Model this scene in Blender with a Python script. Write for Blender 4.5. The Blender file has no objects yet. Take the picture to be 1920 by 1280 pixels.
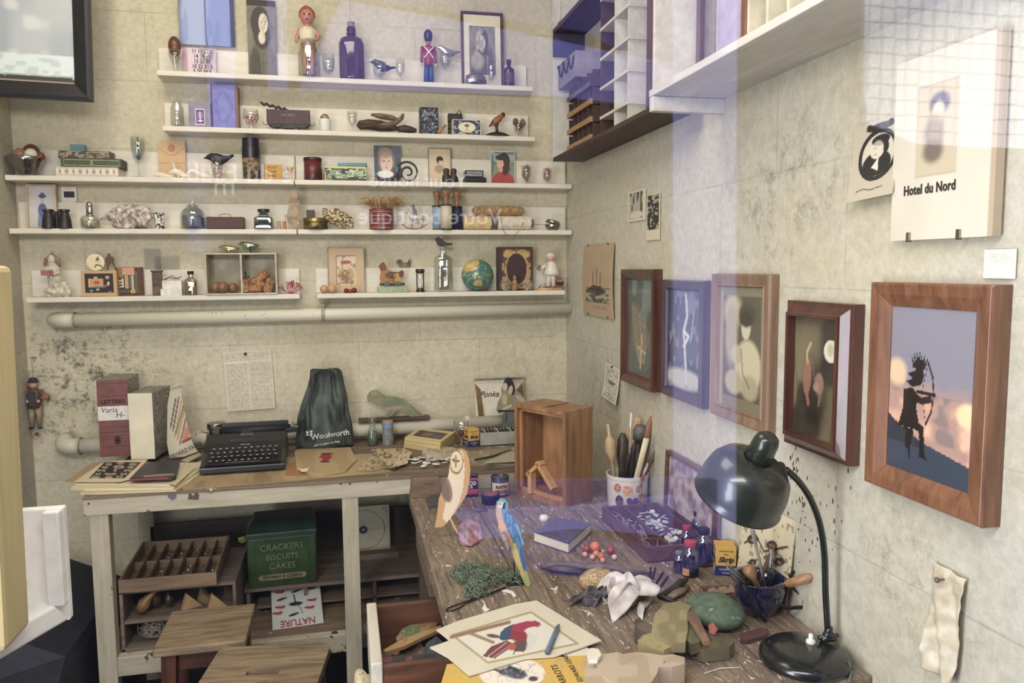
import bpy, bmesh, math, random
import numpy as np
from mathutils import Vector as V,Matrix,Euler
from mathutils.geometry import delaunay_2d_cdt
random.seed(7)
PI = math.pi
cos, sin, rad_, ru, SM = math.cos, math.sin, math.radians, random.uniform, dict(smooth=True)
SC = bpy.context.scene
COL = SC.collection
# ---------------------------------------------------------------- camera, world, light, exposure
F_PX = 1447.45
ZC = 1.5
_yaw,_pit,_rol = [rad_(a) for a in (12.329,5.478,-.4145)]
FW = V((sin(_yaw)*cos(_pit),cos(_yaw)*cos(_pit),-sin(_pit)))
_rt = V((cos(_yaw),-sin(_yaw),0)); _up = _rt.cross(FW)
RT = _rt*cos(_rol) + _up*sin(_rol)
UP = -_rt*sin(_rol) + _up*cos(_rol)
CAM = V((0,0,ZC))
cd = bpy.data.cameras.new('camera'); cam = bpy.data.objects.new('camera',cd); COL.objects.link(cam)
cd.sensor_width = 36; cd.lens = 36*F_PX/1920; cd.clip_start = .02; cd.clip_end = 100
cam.matrix_world = Matrix(((RT.x,UP.x,-FW.x,0),(RT.y,UP.y,-FW.y,0),(RT.z,UP.z,-FW.z,ZC),(0,0,0,1)))
SC.camera = cam
SC.view_settings.view_transform = 'Standard'; SC.view_settings.look = 'None'
SC.view_settings.exposure = -0.1; SC.view_settings.gamma = 1.0; SC.view_settings.use_curve_mapping = False
w = bpy.data.worlds.new('world'); SC.world = w; w.use_nodes = True
w.node_tree.nodes['Background'].inputs[0].default_value = (.42,.52,1,1)
w.node_tree.nodes['Background'].inputs[1].default_value = 2.0
def lamp(name,typ,loc,energy,color,size=.3,size_y=None,aim=None,spot=None):
    l = bpy.data.lights.new(name,typ); l.energy = energy; l.color = color
    o = bpy.data.objects.new(name,l); COL.objects.link(o); o.location = loc
    if typ == 'AREA':
        l.size = size
        if size_y: l.shape = 'RECTANGLE'; l.size_y = size_y
    elif typ != 'SUN': l.shadow_soft_size = size
    if aim is not None: o.rotation_euler = (V(aim)-V(loc)).to_track_quat('-Z','Y').to_euler()
    if spot: l.spot_size = spot; l.spot_blend = .8
    return o
lamp('sun','SUN',(0,0,10),13.0,(1,.97,.92),aim=(-.8,-5,2))
lamp('ceiling_panel_light','AREA',(-.2,1.6,2.95),24,(1,.93,.82),1.2,.9,aim=(-.2,1.7,0))
lamp('window_head_light','AREA',(-.35,.25,2.1),31,(1,.95,.87),1.5,.3,aim=(-.1,3,1.1))
lamp('side_fill_light','AREA',(-.85,.42,1.05),33,(.95,.98,1),.5,1.3,aim=(.88,1.1,.8))  # unseen fill lamp added inside the room to brighten right wall and bench
lamp('shelf_spot_light','SPOT',(-.75,2.1,2.9),12,(1,.82,.5),.05,aim=(-.75,3,2.45),spot=1.6)
# ---------------------------------------------------------------- a pixel of the 1920x1280 frame on a plane of the room
def ray(x,y): return FW*F_PX + RT*(x-960) - UP*(y-640)
def PY(x,y,Y): r = ray(x,y); return CAM + r*(Y/r.y)
def PX(x,y,X): r = ray(x,y); return CAM + r*(X/r.x)
def PZ(x,y,Z): r = ray(x,y); return CAM + r*((Z-ZC)/r.z)
BW,RW,LW = 3.0,.882,-1.09          # back wall, wall on the window's far side, narrow wall
# ---------------------------------------------------------------- colours and materials
def hx(h):
    if not isinstance(h,str): return tuple(h)
    o = []
    for i in (0,2,4):
        c = int(h[i:i+2],16)/255
        o.append(c/12.92 if c <= .04045 else ((c+.055)/1.055)**2.4)
    g = .3*o[0]+.6*o[1]+.1*o[2]
    return tuple(g+(c-g)*.84 for c in o)
def rgba(h): return (*hx(h),1)
_mc = {}
def M(c1,c2=None,rough=.6,metal=0,scale=25,st=(1,1,1),bump=0,det=4,lo=.35,hi=.65,coat=0,c3=None,name='paint'):
    """plain surface: two (or three) colours mixed by noise, optional bump"""
    k = ('M',c1,c2,rough,metal,scale,st,bump,det,lo,hi,coat,c3)
    if k in _mc: return _mc[k]
    m = bpy.data.materials.new(name); m.use_nodes = True; n = m.node_tree.nodes; L = m.node_tree.links
    p = n['Principled BSDF']; p.inputs['Roughness'].default_value = rough; p.inputs['Metallic'].default_value = metal
    p.inputs['Coat Weight'].default_value = coat
    tc = n.new('ShaderNodeTexCoord'); mp = n.new('ShaderNodeMapping'); mp.inputs['Scale'].default_value = st
    no = n.new('ShaderNodeTexNoise'); no.inputs['Scale'].default_value = scale; no.inputs['Detail'].default_value = det
    L.new(tc.outputs['Object'],mp.inputs[0]); L.new(mp.outputs[0],no.inputs['Vector'])
    r = n.new('ShaderNodeValToRGB'); L.new(no.outputs['Fac'],r.inputs[0])
    a = hx(c1); b = hx(c2) if c2 else tuple(x*.86 for x in a)
    r.color_ramp.elements[0].position = lo; r.color_ramp.elements[0].color = (*a,1)
    r.color_ramp.elements[1].position = hi; r.color_ramp.elements[1].color = (*b,1)
    if c3:
        e = r.color_ramp.elements.new(min(.97,hi+.08)); e.color = rgba(c3)
    L.new(r.outputs[0],p.inputs['Base Color'])
    if bump:
        bp = n.new('ShaderNodeBump'); bp.inputs['Strength'].default_value = min(1,bump); bp.inputs['Distance'].default_value = .002
        L.new(no.outputs['Fac'],bp.inputs['Height']); L.new(bp.outputs[0],p.inputs['Normal'])
    _mc[k] = m; return m
def wood(c1,c2,st=(1,12,12),scale=6,rough=.55,bump=.3,spots=None,sp_lo=.62,sp_scale=14,coat=0):
    """grain stretched along the axis whose factor in st is small; spots = paint left on it"""
    k = ('W',c1,c2,st,scale,rough,bump,spots,sp_lo,sp_scale,coat)
    if k in _mc: return _mc[k]
    m = bpy.data.materials.new('wood'); m.use_nodes = True; n = m.node_tree.nodes; L = m.node_tree.links
    p = n['Principled BSDF']; p.inputs['Roughness'].default_value = rough; p.inputs['Coat Weight'].default_value = coat
    tc = n.new('ShaderNodeTexCoord'); mp = n.new('ShaderNodeMapping'); mp.inputs['Scale'].default_value = st
    L.new(tc.outputs['Object'],mp.inputs[0])
    no = n.new('ShaderNodeTexNoise'); no.inputs['Scale'].default_value = scale; no.inputs['Detail'].default_value = 8
    no.inputs['Distortion'].default_value = .6; no.inputs['Roughness'].default_value = .62
    L.new(mp.outputs[0],no.inputs['Vector'])
    r = n.new('ShaderNodeValToRGB'); r.color_ramp.elements[0].position = .34; r.color_ramp.elements[1].position = .68
    r.color_ramp.elements[0].color = rgba(c2); r.color_ramp.elements[1].color = rgba(c1)
    L.new(no.outputs['Fac'],r.inputs[0]); out = r.outputs[0]
    if spots:
        n2 = n.new('ShaderNodeTexNoise'); n2.inputs['Scale'].default_value = sp_scale; n2.inputs['Detail'].default_value = 9; n2.inputs['Roughness'].default_value = .7
        L.new(tc.outputs['Object'],n2.inputs['Vector'])
        r2 = n.new('ShaderNodeValToRGB'); r2.color_ramp.elements[0].position = sp_lo; r2.color_ramp.elements[1].position = sp_lo+.02
        L.new(n2.outputs['Fac'],r2.inputs[0])
        mx = n.new('ShaderNodeMix'); mx.data_type = 'RGBA'; L.new(r2.outputs[0],mx.inputs[0]); L.new(out,mx.inputs[6]); mx.inputs[7].default_value = rgba(spots)
        out = mx.outputs[2]
    L.new(out,p.inputs['Base Color'])
    bp = n.new('ShaderNodeBump'); bp.inputs['Strength'].default_value = bump; bp.inputs['Distance'].default_value = .001
    L.new(no.outputs['Fac'],bp.inputs['Height']); L.new(bp.outputs[0],p.inputs['Normal'])
    _mc[k] = m; return m
def glass(tint='eef4f0',body=.05,rim=.75,rough=.02,gl='ffffff'):
    """blown glass: clear face on, bright and reflecting at its edges"""
    k = ('G',tint,body,rim,rough)
    if k in _mc: return _mc[k]
    m = bpy.data.materials.new('glass'); m.use_nodes = True; n = m.node_tree.nodes; L = m.node_tree.links
    n.remove(n['Principled BSDF']); o = n['Material Output']
    tr = n.new('ShaderNodeBsdfTransparent'); tr.inputs[0].default_value = (*[c**.45 for c in hx(tint)],1)
    g = n.new('ShaderNodeBsdfGlossy'); g.inputs['Roughness'].default_value = rough; g.inputs[0].default_value = rgba(gl)
    lw = n.new('ShaderNodeLayerWeight'); lw.inputs[0].default_value = .5
    pw = n.new('ShaderNodeMath'); pw.operation = 'POWER'; pw.inputs[1].default_value = 3.0; L.new(lw.outputs['Facing'],pw.inputs[0])
    mr = n.new('ShaderNodeMapRange'); mr.inputs['To Min'].default_value = body; mr.inputs['To Max'].default_value = rim; L.new(pw.outputs[0],mr.inputs[0])
    mx = n.new('ShaderNodeMixShader'); L.new(mr.outputs[0],mx.inputs[0]); L.new(tr.outputs[0],mx.inputs[1]); L.new(g.outputs[0],mx.inputs[2])
    L.new(mx.outputs[0],o.inputs[0]); _mc[k] = m; return m
def printed(rough=.55,coat=0):
    """printed or painted design carried by the mesh's own colours"""
    k = ('P',rough,coat)
    if k in _mc: return _mc[k]
    m = bpy.data.materials.new('printed_paper'); m.use_nodes = True; n = m.node_tree.nodes
    a = n.new('ShaderNodeVertexColor'); a.layer_name = 'Col'; p = n['Principled BSDF']
    p.inputs['Roughness'].default_value = rough; p.inputs['Coat Weight'].default_value = coat
    m.node_tree.links.new(a.outputs[0],p.inputs['Base Color']); _mc[k] = m; return m
# ---------------------------------------------------------------- painting a printed design on a fine mesh
class Cv:
    """design over arrays x, y"""
    def __init__(s,x,y,bg): s.x,s.y = np.asarray(x,float),np.asarray(y,float); s.c = np.tile(np.array(hx(bg)),(len(s.x),1))
    def put(s,a,col): a = np.clip(a,0,1)[:,None]; s.c = s.c*(1-a) + np.array(hx(col))*a; return s
    def ell(s,cx,cy,rx,ry,col,soft=.04,rot=0,a=1):
        t = rad_(rot); X = (s.x-cx)*cos(t)+(s.y-cy)*sin(t); Y = -(s.x-cx)*sin(t)+(s.y-cy)*cos(t)
        d = np.sqrt((X/rx)**2+(Y/ry)**2); return s.put(np.clip((1-d)/max(soft,1e-4)+.5,0,1)*a,col)
    def ring(s,cx,cy,rx,ry,wd,col,a=1):
        d = np.sqrt(((s.x-cx)/rx)**2+((s.y-cy)/ry)**2); return s.put((np.abs(d-1) < wd)*a,col)
    def rect(s,x0,y0,x1,y1,col,a=1): return s.put(((s.x >= x0) & (s.x <= x1) & (s.y >= y0) & (s.y <= y1))*a,col)
    def poly(s,pts,col,a=1):
        ins = np.zeros(len(s.x),bool); n = len(pts)
        for i in range(n):
            (x0,y0),(x1,y1) = pts[i],pts[(i+1) % n]
            if y0 == y1: continue
            ins ^= ((s.y < y0) != (s.y < y1)) & (s.x < (x1-x0)*(s.y-y0)/(y1-y0)+x0)
        return s.put(ins*a,col)
    def line(s,pts,wd,col,a=1):
        d = np.full(len(s.x),1e9)
        for (x0,y0),(x1,y1) in zip(pts,pts[1:]):
            dx,dy = x1-x0,y1-y0; t = np.clip(((s.x-x0)*dx+(s.y-y0)*dy)/(dx*dx+dy*dy+1e-12),0,1)
            d = np.minimum(d,np.hypot(s.x-x0-t*dx,s.y-y0-t*dy))
        return s.put(np.clip((wd-d)/(wd*.3)+.5,0,1)*a,col)
    def noise(s,f,seed=0,fy=None):
        X,Y = s.x*f+seed*17.3,s.y*(fy or f)+seed*7.1; i,j = np.floor(X),np.floor(Y); u,v = X-i,Y-j
        u,v = u*u*(3-2*u),v*v*(3-2*v)
        h = lambda a,b: (np.sin(a*127.1+b*311.7)*43758.5453) % 1
        return (h(i,j)*(1-u)+h(i+1,j)*u)*(1-v)+(h(i,j+1)*(1-u)+h(i+1,j+1)*u)*v
    def mott(s,f,col,thr=.6,a=.6,seed=0,fy=None,soft=.08,box=None):
        b = 1 if box is None else (s.x > box[0])*(s.x < box[2])*(s.y > box[1])*(s.y < box[3])
        return s.put(np.clip((s.noise(f,seed,fy)-thr)/soft,0,1)*a*b,col)
    def grain(s,f,amp,seed=0): s.c = s.c*(1+amp*(s.noise(f,seed)-.5))[:,None]; return s
    def lines(s,x0,y0,x1,y1,n,col,a=.7,f=60,seed=1,duty=.5,words=.35):
        """rows of small type"""
        k = (s.y-y0)/(y1-y0)*n; inside = (s.x > x0) & (s.x < x1) & (s.y > y0) & (s.y < y1)
        row = np.floor(k); h = (np.sin(np.floor(s.x*f)*12.9+row*78.2+seed)*43758.5) % 1
        return s.put((inside & ((k-row) < duty) & (h > words))*a,col)
# ---------------------------------------------------------------- mesh building
class G:
    def __init__(s): s.b = bmesh.new(); s.px = None
    def _f(s,vs):
        try: s.b.faces.new(vs)
        except ValueError: pass
    def xf(s,vs,m):
        if m is not None:
            for v in vs: v.co = m @ v.co
    def box(s,x0,x1,y0,y1,z0,z1,m=None):
        v = [s.b.verts.new((x,y,z)) for z in (z0,z1) for y in (y0,y1) for x in (x0,x1)]
        for q in ((0,2,3,1),(4,5,7,6),(0,1,5,4),(2,6,7,3),(0,4,6,2),(1,3,7,5)): s._f([v[i] for i in q])
        s.xf(v,m); return s
    def loft(s,rings,closed=False,caps=True,m=None):
        R = [[s.b.verts.new(p) for p in r] for r in rings]; n = len(R[0])
        K = len(R) if closed else len(R)-1
        for i in range(K):
            a,b = R[i],R[(i+1) % len(R)]
            for j in range(n): s._f((a[j],a[(j+1) % n],b[(j+1) % n],b[j]))
        if caps and not closed: s._f(R[0][::-1]); s._f(R[-1])
        for r in R: s.xf(r,m)
        return s
    def lathe(s,prof,n=24,m=None,caps=True,sq=0):
        rings = []
        for r,z in prof:
            r = max(r,1e-4); ring = []
            for k in range(n):
                t = 2*PI*k/n; f = 1
                if sq: f = 1/((abs(cos(t))**sq+abs(sin(t))**sq)**(1/sq))
                ring.append(V((r*f*cos(t),r*f*sin(t),z)))
            rings.append(ring)
        return s.loft(rings,caps=caps,m=m)
    def tube(s,pts,rad,n=10,closed=False,flat=1.0,m=None):
        pts = [V(p) for p in pts]; rings = []; up = V((0,0,1)); N = len(pts); last = None
        for i,p in enumerate(pts):
            a = pts[(i-1) % N] if (closed or i) else p; b = pts[(i+1) % N] if (closed or i < N-1) else p
            t = (b-a).normalized()
            if last is None: q = t.cross(up) if abs(t.z) < .95 else t.cross(V((0,1,0)))
            else: q = last - t*last.dot(t)
            q.normalize(); last = q; w_ = t.cross(q); r = rad[i] if isinstance(rad,(list,tuple)) else rad
            rings.append([p + q*(cos(2*PI*k/n)*r) + w_*(sin(2*PI*k/n)*r*flat) for k in range(n)])
        return s.loft(rings,closed=closed,m=m)
    def ball(s,c,r,m=None,n=16,k=10,noise=0,f=30,seed=0):
        rx,ry,rz = (r,r,r) if not isinstance(r,(tuple,list)) else r; rings = []; c = V(c)
        from mathutils import noise as nz
        for i in range(k+1):
            a = -PI/2 + PI*i/k; ring = []
            for j in range(n):
                t = 2*PI*j/n; d = V((cos(a)*cos(t),cos(a)*sin(t),sin(a)))
                p = V((d.x*rx,d.y*ry,d.z*rz)) if 0 < i < k else V((d.x*rx+1e-5*cos(t),d.y*ry+1e-5*sin(t),d.z*rz))
                q = c + p
                if noise: q = c + p*(1+noise*nz.noise(p*f+V((seed,seed,seed))))
                ring.append(q)
            rings.append(ring)
        return s.loft(rings,m=m)
    def prism(s,pts,y0,y1,m=None):
        """outline in x,z given thickness along y"""
        a = [s.b.verts.new((x,y0,z)) for x,z in pts]; b = [s.b.verts.new((x,y1,z)) for x,z in pts]; n = len(a)
        s._f(a); s._f(b[::-1])
        for i in range(n): s._f((a[i],b[i],b[(i+1) % n],a[(i+1) % n]))
        s.xf(a+b,m); return s
    def frame(s,w,h,loops):
        """mitred picture frame centred on x, standing on z=0; loops = (inset, y) from the outer back edge to the inner edge"""
        s.loft([[V((-w/2+i,y,i)),V((w/2-i,y,i)),V((w/2-i,y,h-i)),V((-w/2+i,y,h-i))] for i,y in loops],caps=False); return s
    def sheet(s,w,h,nu,nv,bend=None,thick=.0008,flat=False):
        """rectangular sheet; u across x, v up z (or along y when flat); bend(u,v)->offset"""
        bent = bend is not None; bend = bend or (lambda u,v: 0)
        P_ = lambda u,v,t: V(((u-.5)*w,bend(u,v)*-1+t,v*h)) if not flat else V(((u-.5)*w,(v-.5)*h,bend(u,v)+thick-t))
        fr = [[s.b.verts.new(P_(i/nu,j/nv,0)) for i in range(nu+1)] for j in range(nv+1)]
        s.px = [(i/nu,j/nv) for j in range(nv+1) for i in range(nu+1)]
        for j in range(nv):
            for i in range(nu): s._f((fr[j][i],fr[j][i+1],fr[j+1][i+1],fr[j+1][i]))
        if thick:
            e = [(i,0) for i in range(nu)]+[(nu,j) for j in range(nv)]+[(i,nv) for i in range(nu,0,-1)]+[(0,j) for j in range(nv,0,-1)]
            bk = [s.b.verts.new(P_(i/nu,j/nv,thick)) for i,j in e]; s.px += [(i/nu,j/nv) for i,j in e]
            for k in range(len(e)):
                i,j = e[k]; i2,j2 = e[(k+1) % len(e)]; s._f((fr[j][i],bk[k],bk[(k+1) % len(e)],fr[j2][i2]))
            if bent:
                g2 = [[s.b.verts.new(P_(i/nu,j/nv,thick)) for i in range(nu+1)] for j in range(nv+1)]; s.px += [(i/nu,j/nv) for j in range(nv+1) for i in range(nu+1)]
                for j in range(nv):
                    for i in range(nu): s._f((g2[j][i],g2[j+1][i],g2[j+1][i+1],g2[j][i+1]))
            else: s._f(bk)
        return s
    def cut(s,pts,to3,thick,step,nrm):
        """solid board cut to an outline; pts in design coordinates, to3 maps them to 3-D, inner points every step for the design"""
        xs = [p[0] for p in pts]; ys = [p[1] for p in pts]; n = len(pts)
        inner = []
        y = min(ys)+step/2
        while y < max(ys):
            x = min(xs)+step/2
            while x < max(xs):
                c = False
                for i in range(n):
                    (ax,ay),(bx,by) = pts[i],pts[(i+1) % n]
                    if (y < ay) != (y < by) and x < (bx-ax)*(y-ay)/(by-ay)+ax: c = not c
                if c: inner.append((x,y))
                x += step
            y += step
        vs,_,fs,*_ = delaunay_2d_cdt([V(p) for p in list(pts)+inner],[],[list(range(n))],1,1e-6)
        a = [s.b.verts.new(to3(*v)) for v in vs]; s.px = [tuple(v) for v in vs]
        for f_ in fs: s._f([a[i] for i in f_])
        bk = [s.b.verts.new(v.co+V(nrm)*thick) for v in a]; s.px += [tuple(v) for v in vs]
        for f_ in fs: s._f([bk[i] for i in f_[::-1]])
        k0 = [s.b.verts.new(V(to3(*p))+V(nrm)*thick) for p in pts]; s.px += list(pts)
        fr = [s.b.verts.new(to3(*p)) for p in pts]; s.px += list(pts)
        for i in range(n): s._f((fr[i],fr[(i+1) % n],k0[(i+1) % n],k0[i]))
        return s
def add(name,g,mat,parent=None,loc=(0,0,0),rot=(0,0,0),smooth=False,bevel=0,paint=None,label=None,cat=None,group=None,kind=None,sub=0,remesh=0,disp=None,auto=None):
    g.b.verts.ensure_lookup_table(); bmesh.ops.recalc_face_normals(g.b,faces=g.b.faces)
    me = bpy.data.meshes.new(name); g.b.to_mesh(me); g.b.free()
    if paint:
        xy = np.array(g.px) if g.px else np.array([(v.co.x,v.co.z) for v in me.vertices])
        c = Cv(xy[:,0],xy[:,1],'ffffff'); paint(c)
        at = me.color_attributes.new('Col','FLOAT_COLOR','POINT')
        at.data.foreach_set('color',np.concatenate([np.clip(c.c,0,1),np.ones((len(c.c),1))],1).ravel())
    me.materials.append(mat)
    if smooth: me.shade_smooth()
    if auto:
        me.shade_smooth(); me.set_sharp_from_angle(angle=rad_(auto))
    o = bpy.data.objects.new(name,me); COL.objects.link(o); o.location = loc; o.rotation_euler = rot
    if parent: o.parent = parent
    if bevel: md = o.modifiers.new('edge','BEVEL'); md.width = bevel; md.segments = 2; md.limit_method = 'ANGLE'; md.angle_limit = .7
    if remesh: md = o.modifiers.new('one_skin','REMESH'); md.mode = 'VOXEL'; md.voxel_size = remesh; md.use_smooth_shade = True
    if sub: md = o.modifiers.new('fine','SUBSURF'); md.levels = sub; md.render_levels = sub
    if disp:
        t = bpy.data.textures.new('relief','CLOUDS'); t.noise_scale = disp[1]; md = o.modifiers.new('relief','DISPLACE'); md.texture = t; md.strength = disp[0]; md.mid_level = .5
    tag(o,label,cat,group,kind); return o
def tag(o,label=None,cat=None,group=None,kind=None):
    if label: o['label'] = label
    if cat: o['category'] = cat
    if group: o['group'] = group
    if kind: o['kind'] = kind
    return o
def E(name,label,cat,loc=(0,0,0),rot=(0,0,0),group=None):
    o = bpy.data.objects.new(name,None); o.empty_display_size = .02; COL.objects.link(o); o.location = loc
    o.rotation_euler = rot if isinstance(rot,(tuple,list,Euler)) else (0,0,rot)
    return tag(o,label,cat,group)
def dup(o,loc,rot=None,label=None,group=None,scale=None):
    r = o.copy(); COL.objects.link(r); r.location = loc
    if rot is not None: r.rotation_euler = rot
    if scale is not None: r.scale = scale if isinstance(scale,(tuple,list)) else (scale,)*3
    if label: r['label'] = label
    if group: r['group'] = group
    for ch in list(o.children):
        c = ch.copy(); COL.objects.link(c); c.parent = r
        for gch in list(ch.children): d = gch.copy(); COL.objects.link(d); d.parent = c
    return r
def txt(s,size,mat,parent,loc=(0,0,0),rot=(PI/2,0,0),align='CENTER',name='lettering',ext=.0002,bold=0,sx=1,shear=0,sp=1):
    c = bpy.data.curves.new(name,'FONT'); c.body = s; c.size = size; c.align_x = align; c.align_y = 'CENTER'; c.extrude = ext; c.offset = bold; c.resolution_u = 3; c.shear = shear; c.space_character = sp
    o = bpy.data.objects.new(name,c); COL.objects.link(o); bpy.context.view_layer.update()
    me = bpy.data.meshes.new_from_object(o.evaluated_get(bpy.context.evaluated_depsgraph_get())); bpy.data.objects.remove(o)
    me.materials.clear(); me.materials.append(mat)
    if sx != 1:
        for v in me.vertices: v.co.x *= sx
    r = bpy.data.objects.new(name,me); COL.objects.link(r); r.location = loc; r.rotation_euler = rot; r.parent = parent; return r
def rz(m=0,x=0,y=0,z=0): return Matrix.Translation((x,y,z)) @ Matrix.Rotation(m,4,'Z')
def T(x=0,y=0,z=0,rx=0,ry=0,rz_=0): return Matrix.Translation((x,y,z)) @ Euler((rx,ry,rz_)).to_matrix().to_4x4()
def aim_m(a,b):
    """matrix that takes z=0..|ab| onto the segment a-b"""
    a,b = V(a),V(b); return Matrix.Translation(a) @ (b-a).to_track_quat('Z','Y').to_matrix().to_4x4()
# ================================================================ THE SETTING
def wall_mat(stains,tone='e2dabb',dark='989284',seed=0):
    m = bpy.data.materials.new('painted_block_wall'); m.use_nodes = True; n = m.node_tree.nodes; L = m.node_tree.links
    p = n['Principled BSDF']; p.inputs['Roughness'].default_value = .75
    tc = n.new('ShaderNodeTexCoord'); sx = n.new('ShaderNodeSeparateXYZ'); L.new(tc.outputs['Object'],sx.inputs[0])
    ad = n.new('ShaderNodeMath'); L.new(sx.outputs[0],ad.inputs[0]); L.new(sx.outputs[1],ad.inputs[1])
    cb = n.new('ShaderNodeCombineXYZ'); L.new(ad.outputs[0],cb.inputs[0])
    zz = n.new('ShaderNodeMath'); zz.operation = 'ADD'; zz.inputs[1].default_value = -.045-.235*0; L.new(sx.outputs[2],zz.inputs[0]); L.new(zz.outputs[0],cb.inputs[1])
    br = n.new('ShaderNodeTexBrick'); br.inputs['Scale'].default_value = 1; br.inputs['Brick Width'].default_value = .47; br.inputs['Row Height'].default_value = .235
    br.inputs['Mortar Size'].default_value = .003; br.inputs['Mortar Smooth'].default_value = .6; br.inputs['Color1'].default_value = (1,1,1,1); br.inputs['Color2'].default_value = (.93,.93,.93,1); br.inputs['Mortar'].default_value = (.0,.0,.0,1)
    L.new(cb.outputs[0],br.inputs['Vector'])
    def noise(sc,det=6,rough=.6):
        a = n.new('ShaderNodeTexNoise'); a.inputs['Scale'].default_value = sc; a.inputs['Detail'].default_value = det; a.inputs['Roughness'].default_value = rough
        L.new(tc.outputs['Object'],a.inputs['Vector']); return a.outputs['Fac']
    def ramp(src,a,b,c0=(0,0,0,1),c1=(1,1,1,1)):
        r = n.new('ShaderNodeValToRGB'); r.color_ramp.elements[0].position = a; r.color_ramp.elements[1].position = b; r.color_ramp.elements[0].color = c0; r.color_ramp.elements[1].color = c1
        L.new(src,r.inputs[0]); return r.outputs[0]
    def mix(f,a,b,mode='MIX'):
        x = n.new('ShaderNodeMix'); x.data_type = 'RGBA'; x.blend_type = mode
        for s,v in ((0,f),(6,a),(7,b)):
            if hasattr(v,'node'): L.new(v,x.inputs[s])
            else: x.inputs[s].default_value = v
        return x.outputs[2]
    big = noise(2.2,6,.65); base = ramp(big,.3,.7,rgba(tone),rgba('cbc1a0'))
    fine = noise(55,5,.7); base = mix(.34,base,ramp(fine,.3,.7,rgba('8a8372'),rgba('ffffff')),'MULTIPLY')
    jm = ramp(noise(7,3),.35,.6); mm = n.new('ShaderNodeMath'); mm.operation = 'MULTIPLY'; L.new(br.outputs['Fac'],mm.inputs[0]); L.new(jm,mm.inputs[1])
    m2 = n.new('ShaderNodeMath'); m2.operation = 'MULTIPLY'; m2.inputs[1].default_value = .42; L.new(mm.outputs[0],m2.inputs[0])
    base = mix(m2.outputs[0],base,rgba(dark))
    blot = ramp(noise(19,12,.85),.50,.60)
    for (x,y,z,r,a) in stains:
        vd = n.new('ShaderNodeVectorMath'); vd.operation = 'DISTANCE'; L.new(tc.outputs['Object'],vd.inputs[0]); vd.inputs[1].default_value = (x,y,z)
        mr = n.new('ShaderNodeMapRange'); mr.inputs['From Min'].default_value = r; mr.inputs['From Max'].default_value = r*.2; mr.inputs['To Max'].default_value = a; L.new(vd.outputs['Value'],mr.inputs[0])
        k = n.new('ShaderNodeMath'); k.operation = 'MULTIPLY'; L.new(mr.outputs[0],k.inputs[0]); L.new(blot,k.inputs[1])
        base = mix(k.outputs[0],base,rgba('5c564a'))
    L.new(base,p.inputs['Base Color'])
    b1 = n.new('ShaderNodeBump'); b1.invert = True; b1.inputs['Strength'].default_value = .3; b1.inputs['Distance'].default_value = .0025; L.new(br.outputs['Fac'],b1.inputs['Height'])
    b2 = n.new('ShaderNodeBump'); b2.inputs['Strength'].default_value = .8; b2.inputs['Distance'].default_value = .003; L.new(noise(70,6,.75),b2.inputs['Height']); L.new(b1.outputs[0],b2.inputs['Normal'])
    L.new(b2.outputs[0],p.inputs['Normal']); return m
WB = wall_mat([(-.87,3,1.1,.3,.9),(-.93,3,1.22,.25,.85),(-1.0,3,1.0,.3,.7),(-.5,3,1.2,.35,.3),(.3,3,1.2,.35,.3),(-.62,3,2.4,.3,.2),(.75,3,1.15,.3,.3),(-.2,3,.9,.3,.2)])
WR = wall_mat([(RW,1.3,1.68,.16,.4),(RW,1.5,1.66,.26,.5),(RW,1.05,1.0,.22,.4),(RW,2.6,1.0,.4,.35),(RW,1.75,1.4,.2,.3)],tone='cdc9ba')
add('wall_back',G().box(-1.4,1.1,BW,BW+.12,0,3.1),WB,kind='structure')
add('wall_right',G().box(RW,RW+.12,-.1,BW,0,3.1),WR,kind='structure')
add('wall_left',G().box(LW-.3,LW,.95,BW,0,3.1),wall_mat([(LW,2.9,1.0,.4,.3)],tone='b9b5a8'),kind='structure')
add('wall_front_side',G().box(-2.4,LW-.3,.83,.95,0,3.1),WB,kind='structure')
add('floor',G().box(-2.4,1.1,-.3,3.1,-.05,0),M('2b2a2e','1c1c22',rough=.7,scale=4),kind='structure')
add('ceiling',G().box(-2.4,1.1,-.1,3.12,3.1,3.16),M('cfcabd','bfb9aa',rough=.8,scale=3),kind='structure')
# shop window between street and room
gm = glass('fcfdff',.035,.9,.0)
wn = E('window_1',None,None,(0,.12,0)); wn['kind'] = 'structure'
add('glass_pane',G().box(-2.3,RW+.1,-.004,.004,.42,2.98),gm,wn)
fm = M('26262a',rough=.4)
add('window_frame',G().box(-2.4,RW+.12,-.03,.03,0,.42).box(-2.4,RW+.12,-.03,.03,2.98,3.1).box(-2.4,-2.3,-.03,.03,.42,2.98).box(RW+.1,RW+.14,-.03,.03,.42,2.98),fm,wn)
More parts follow.
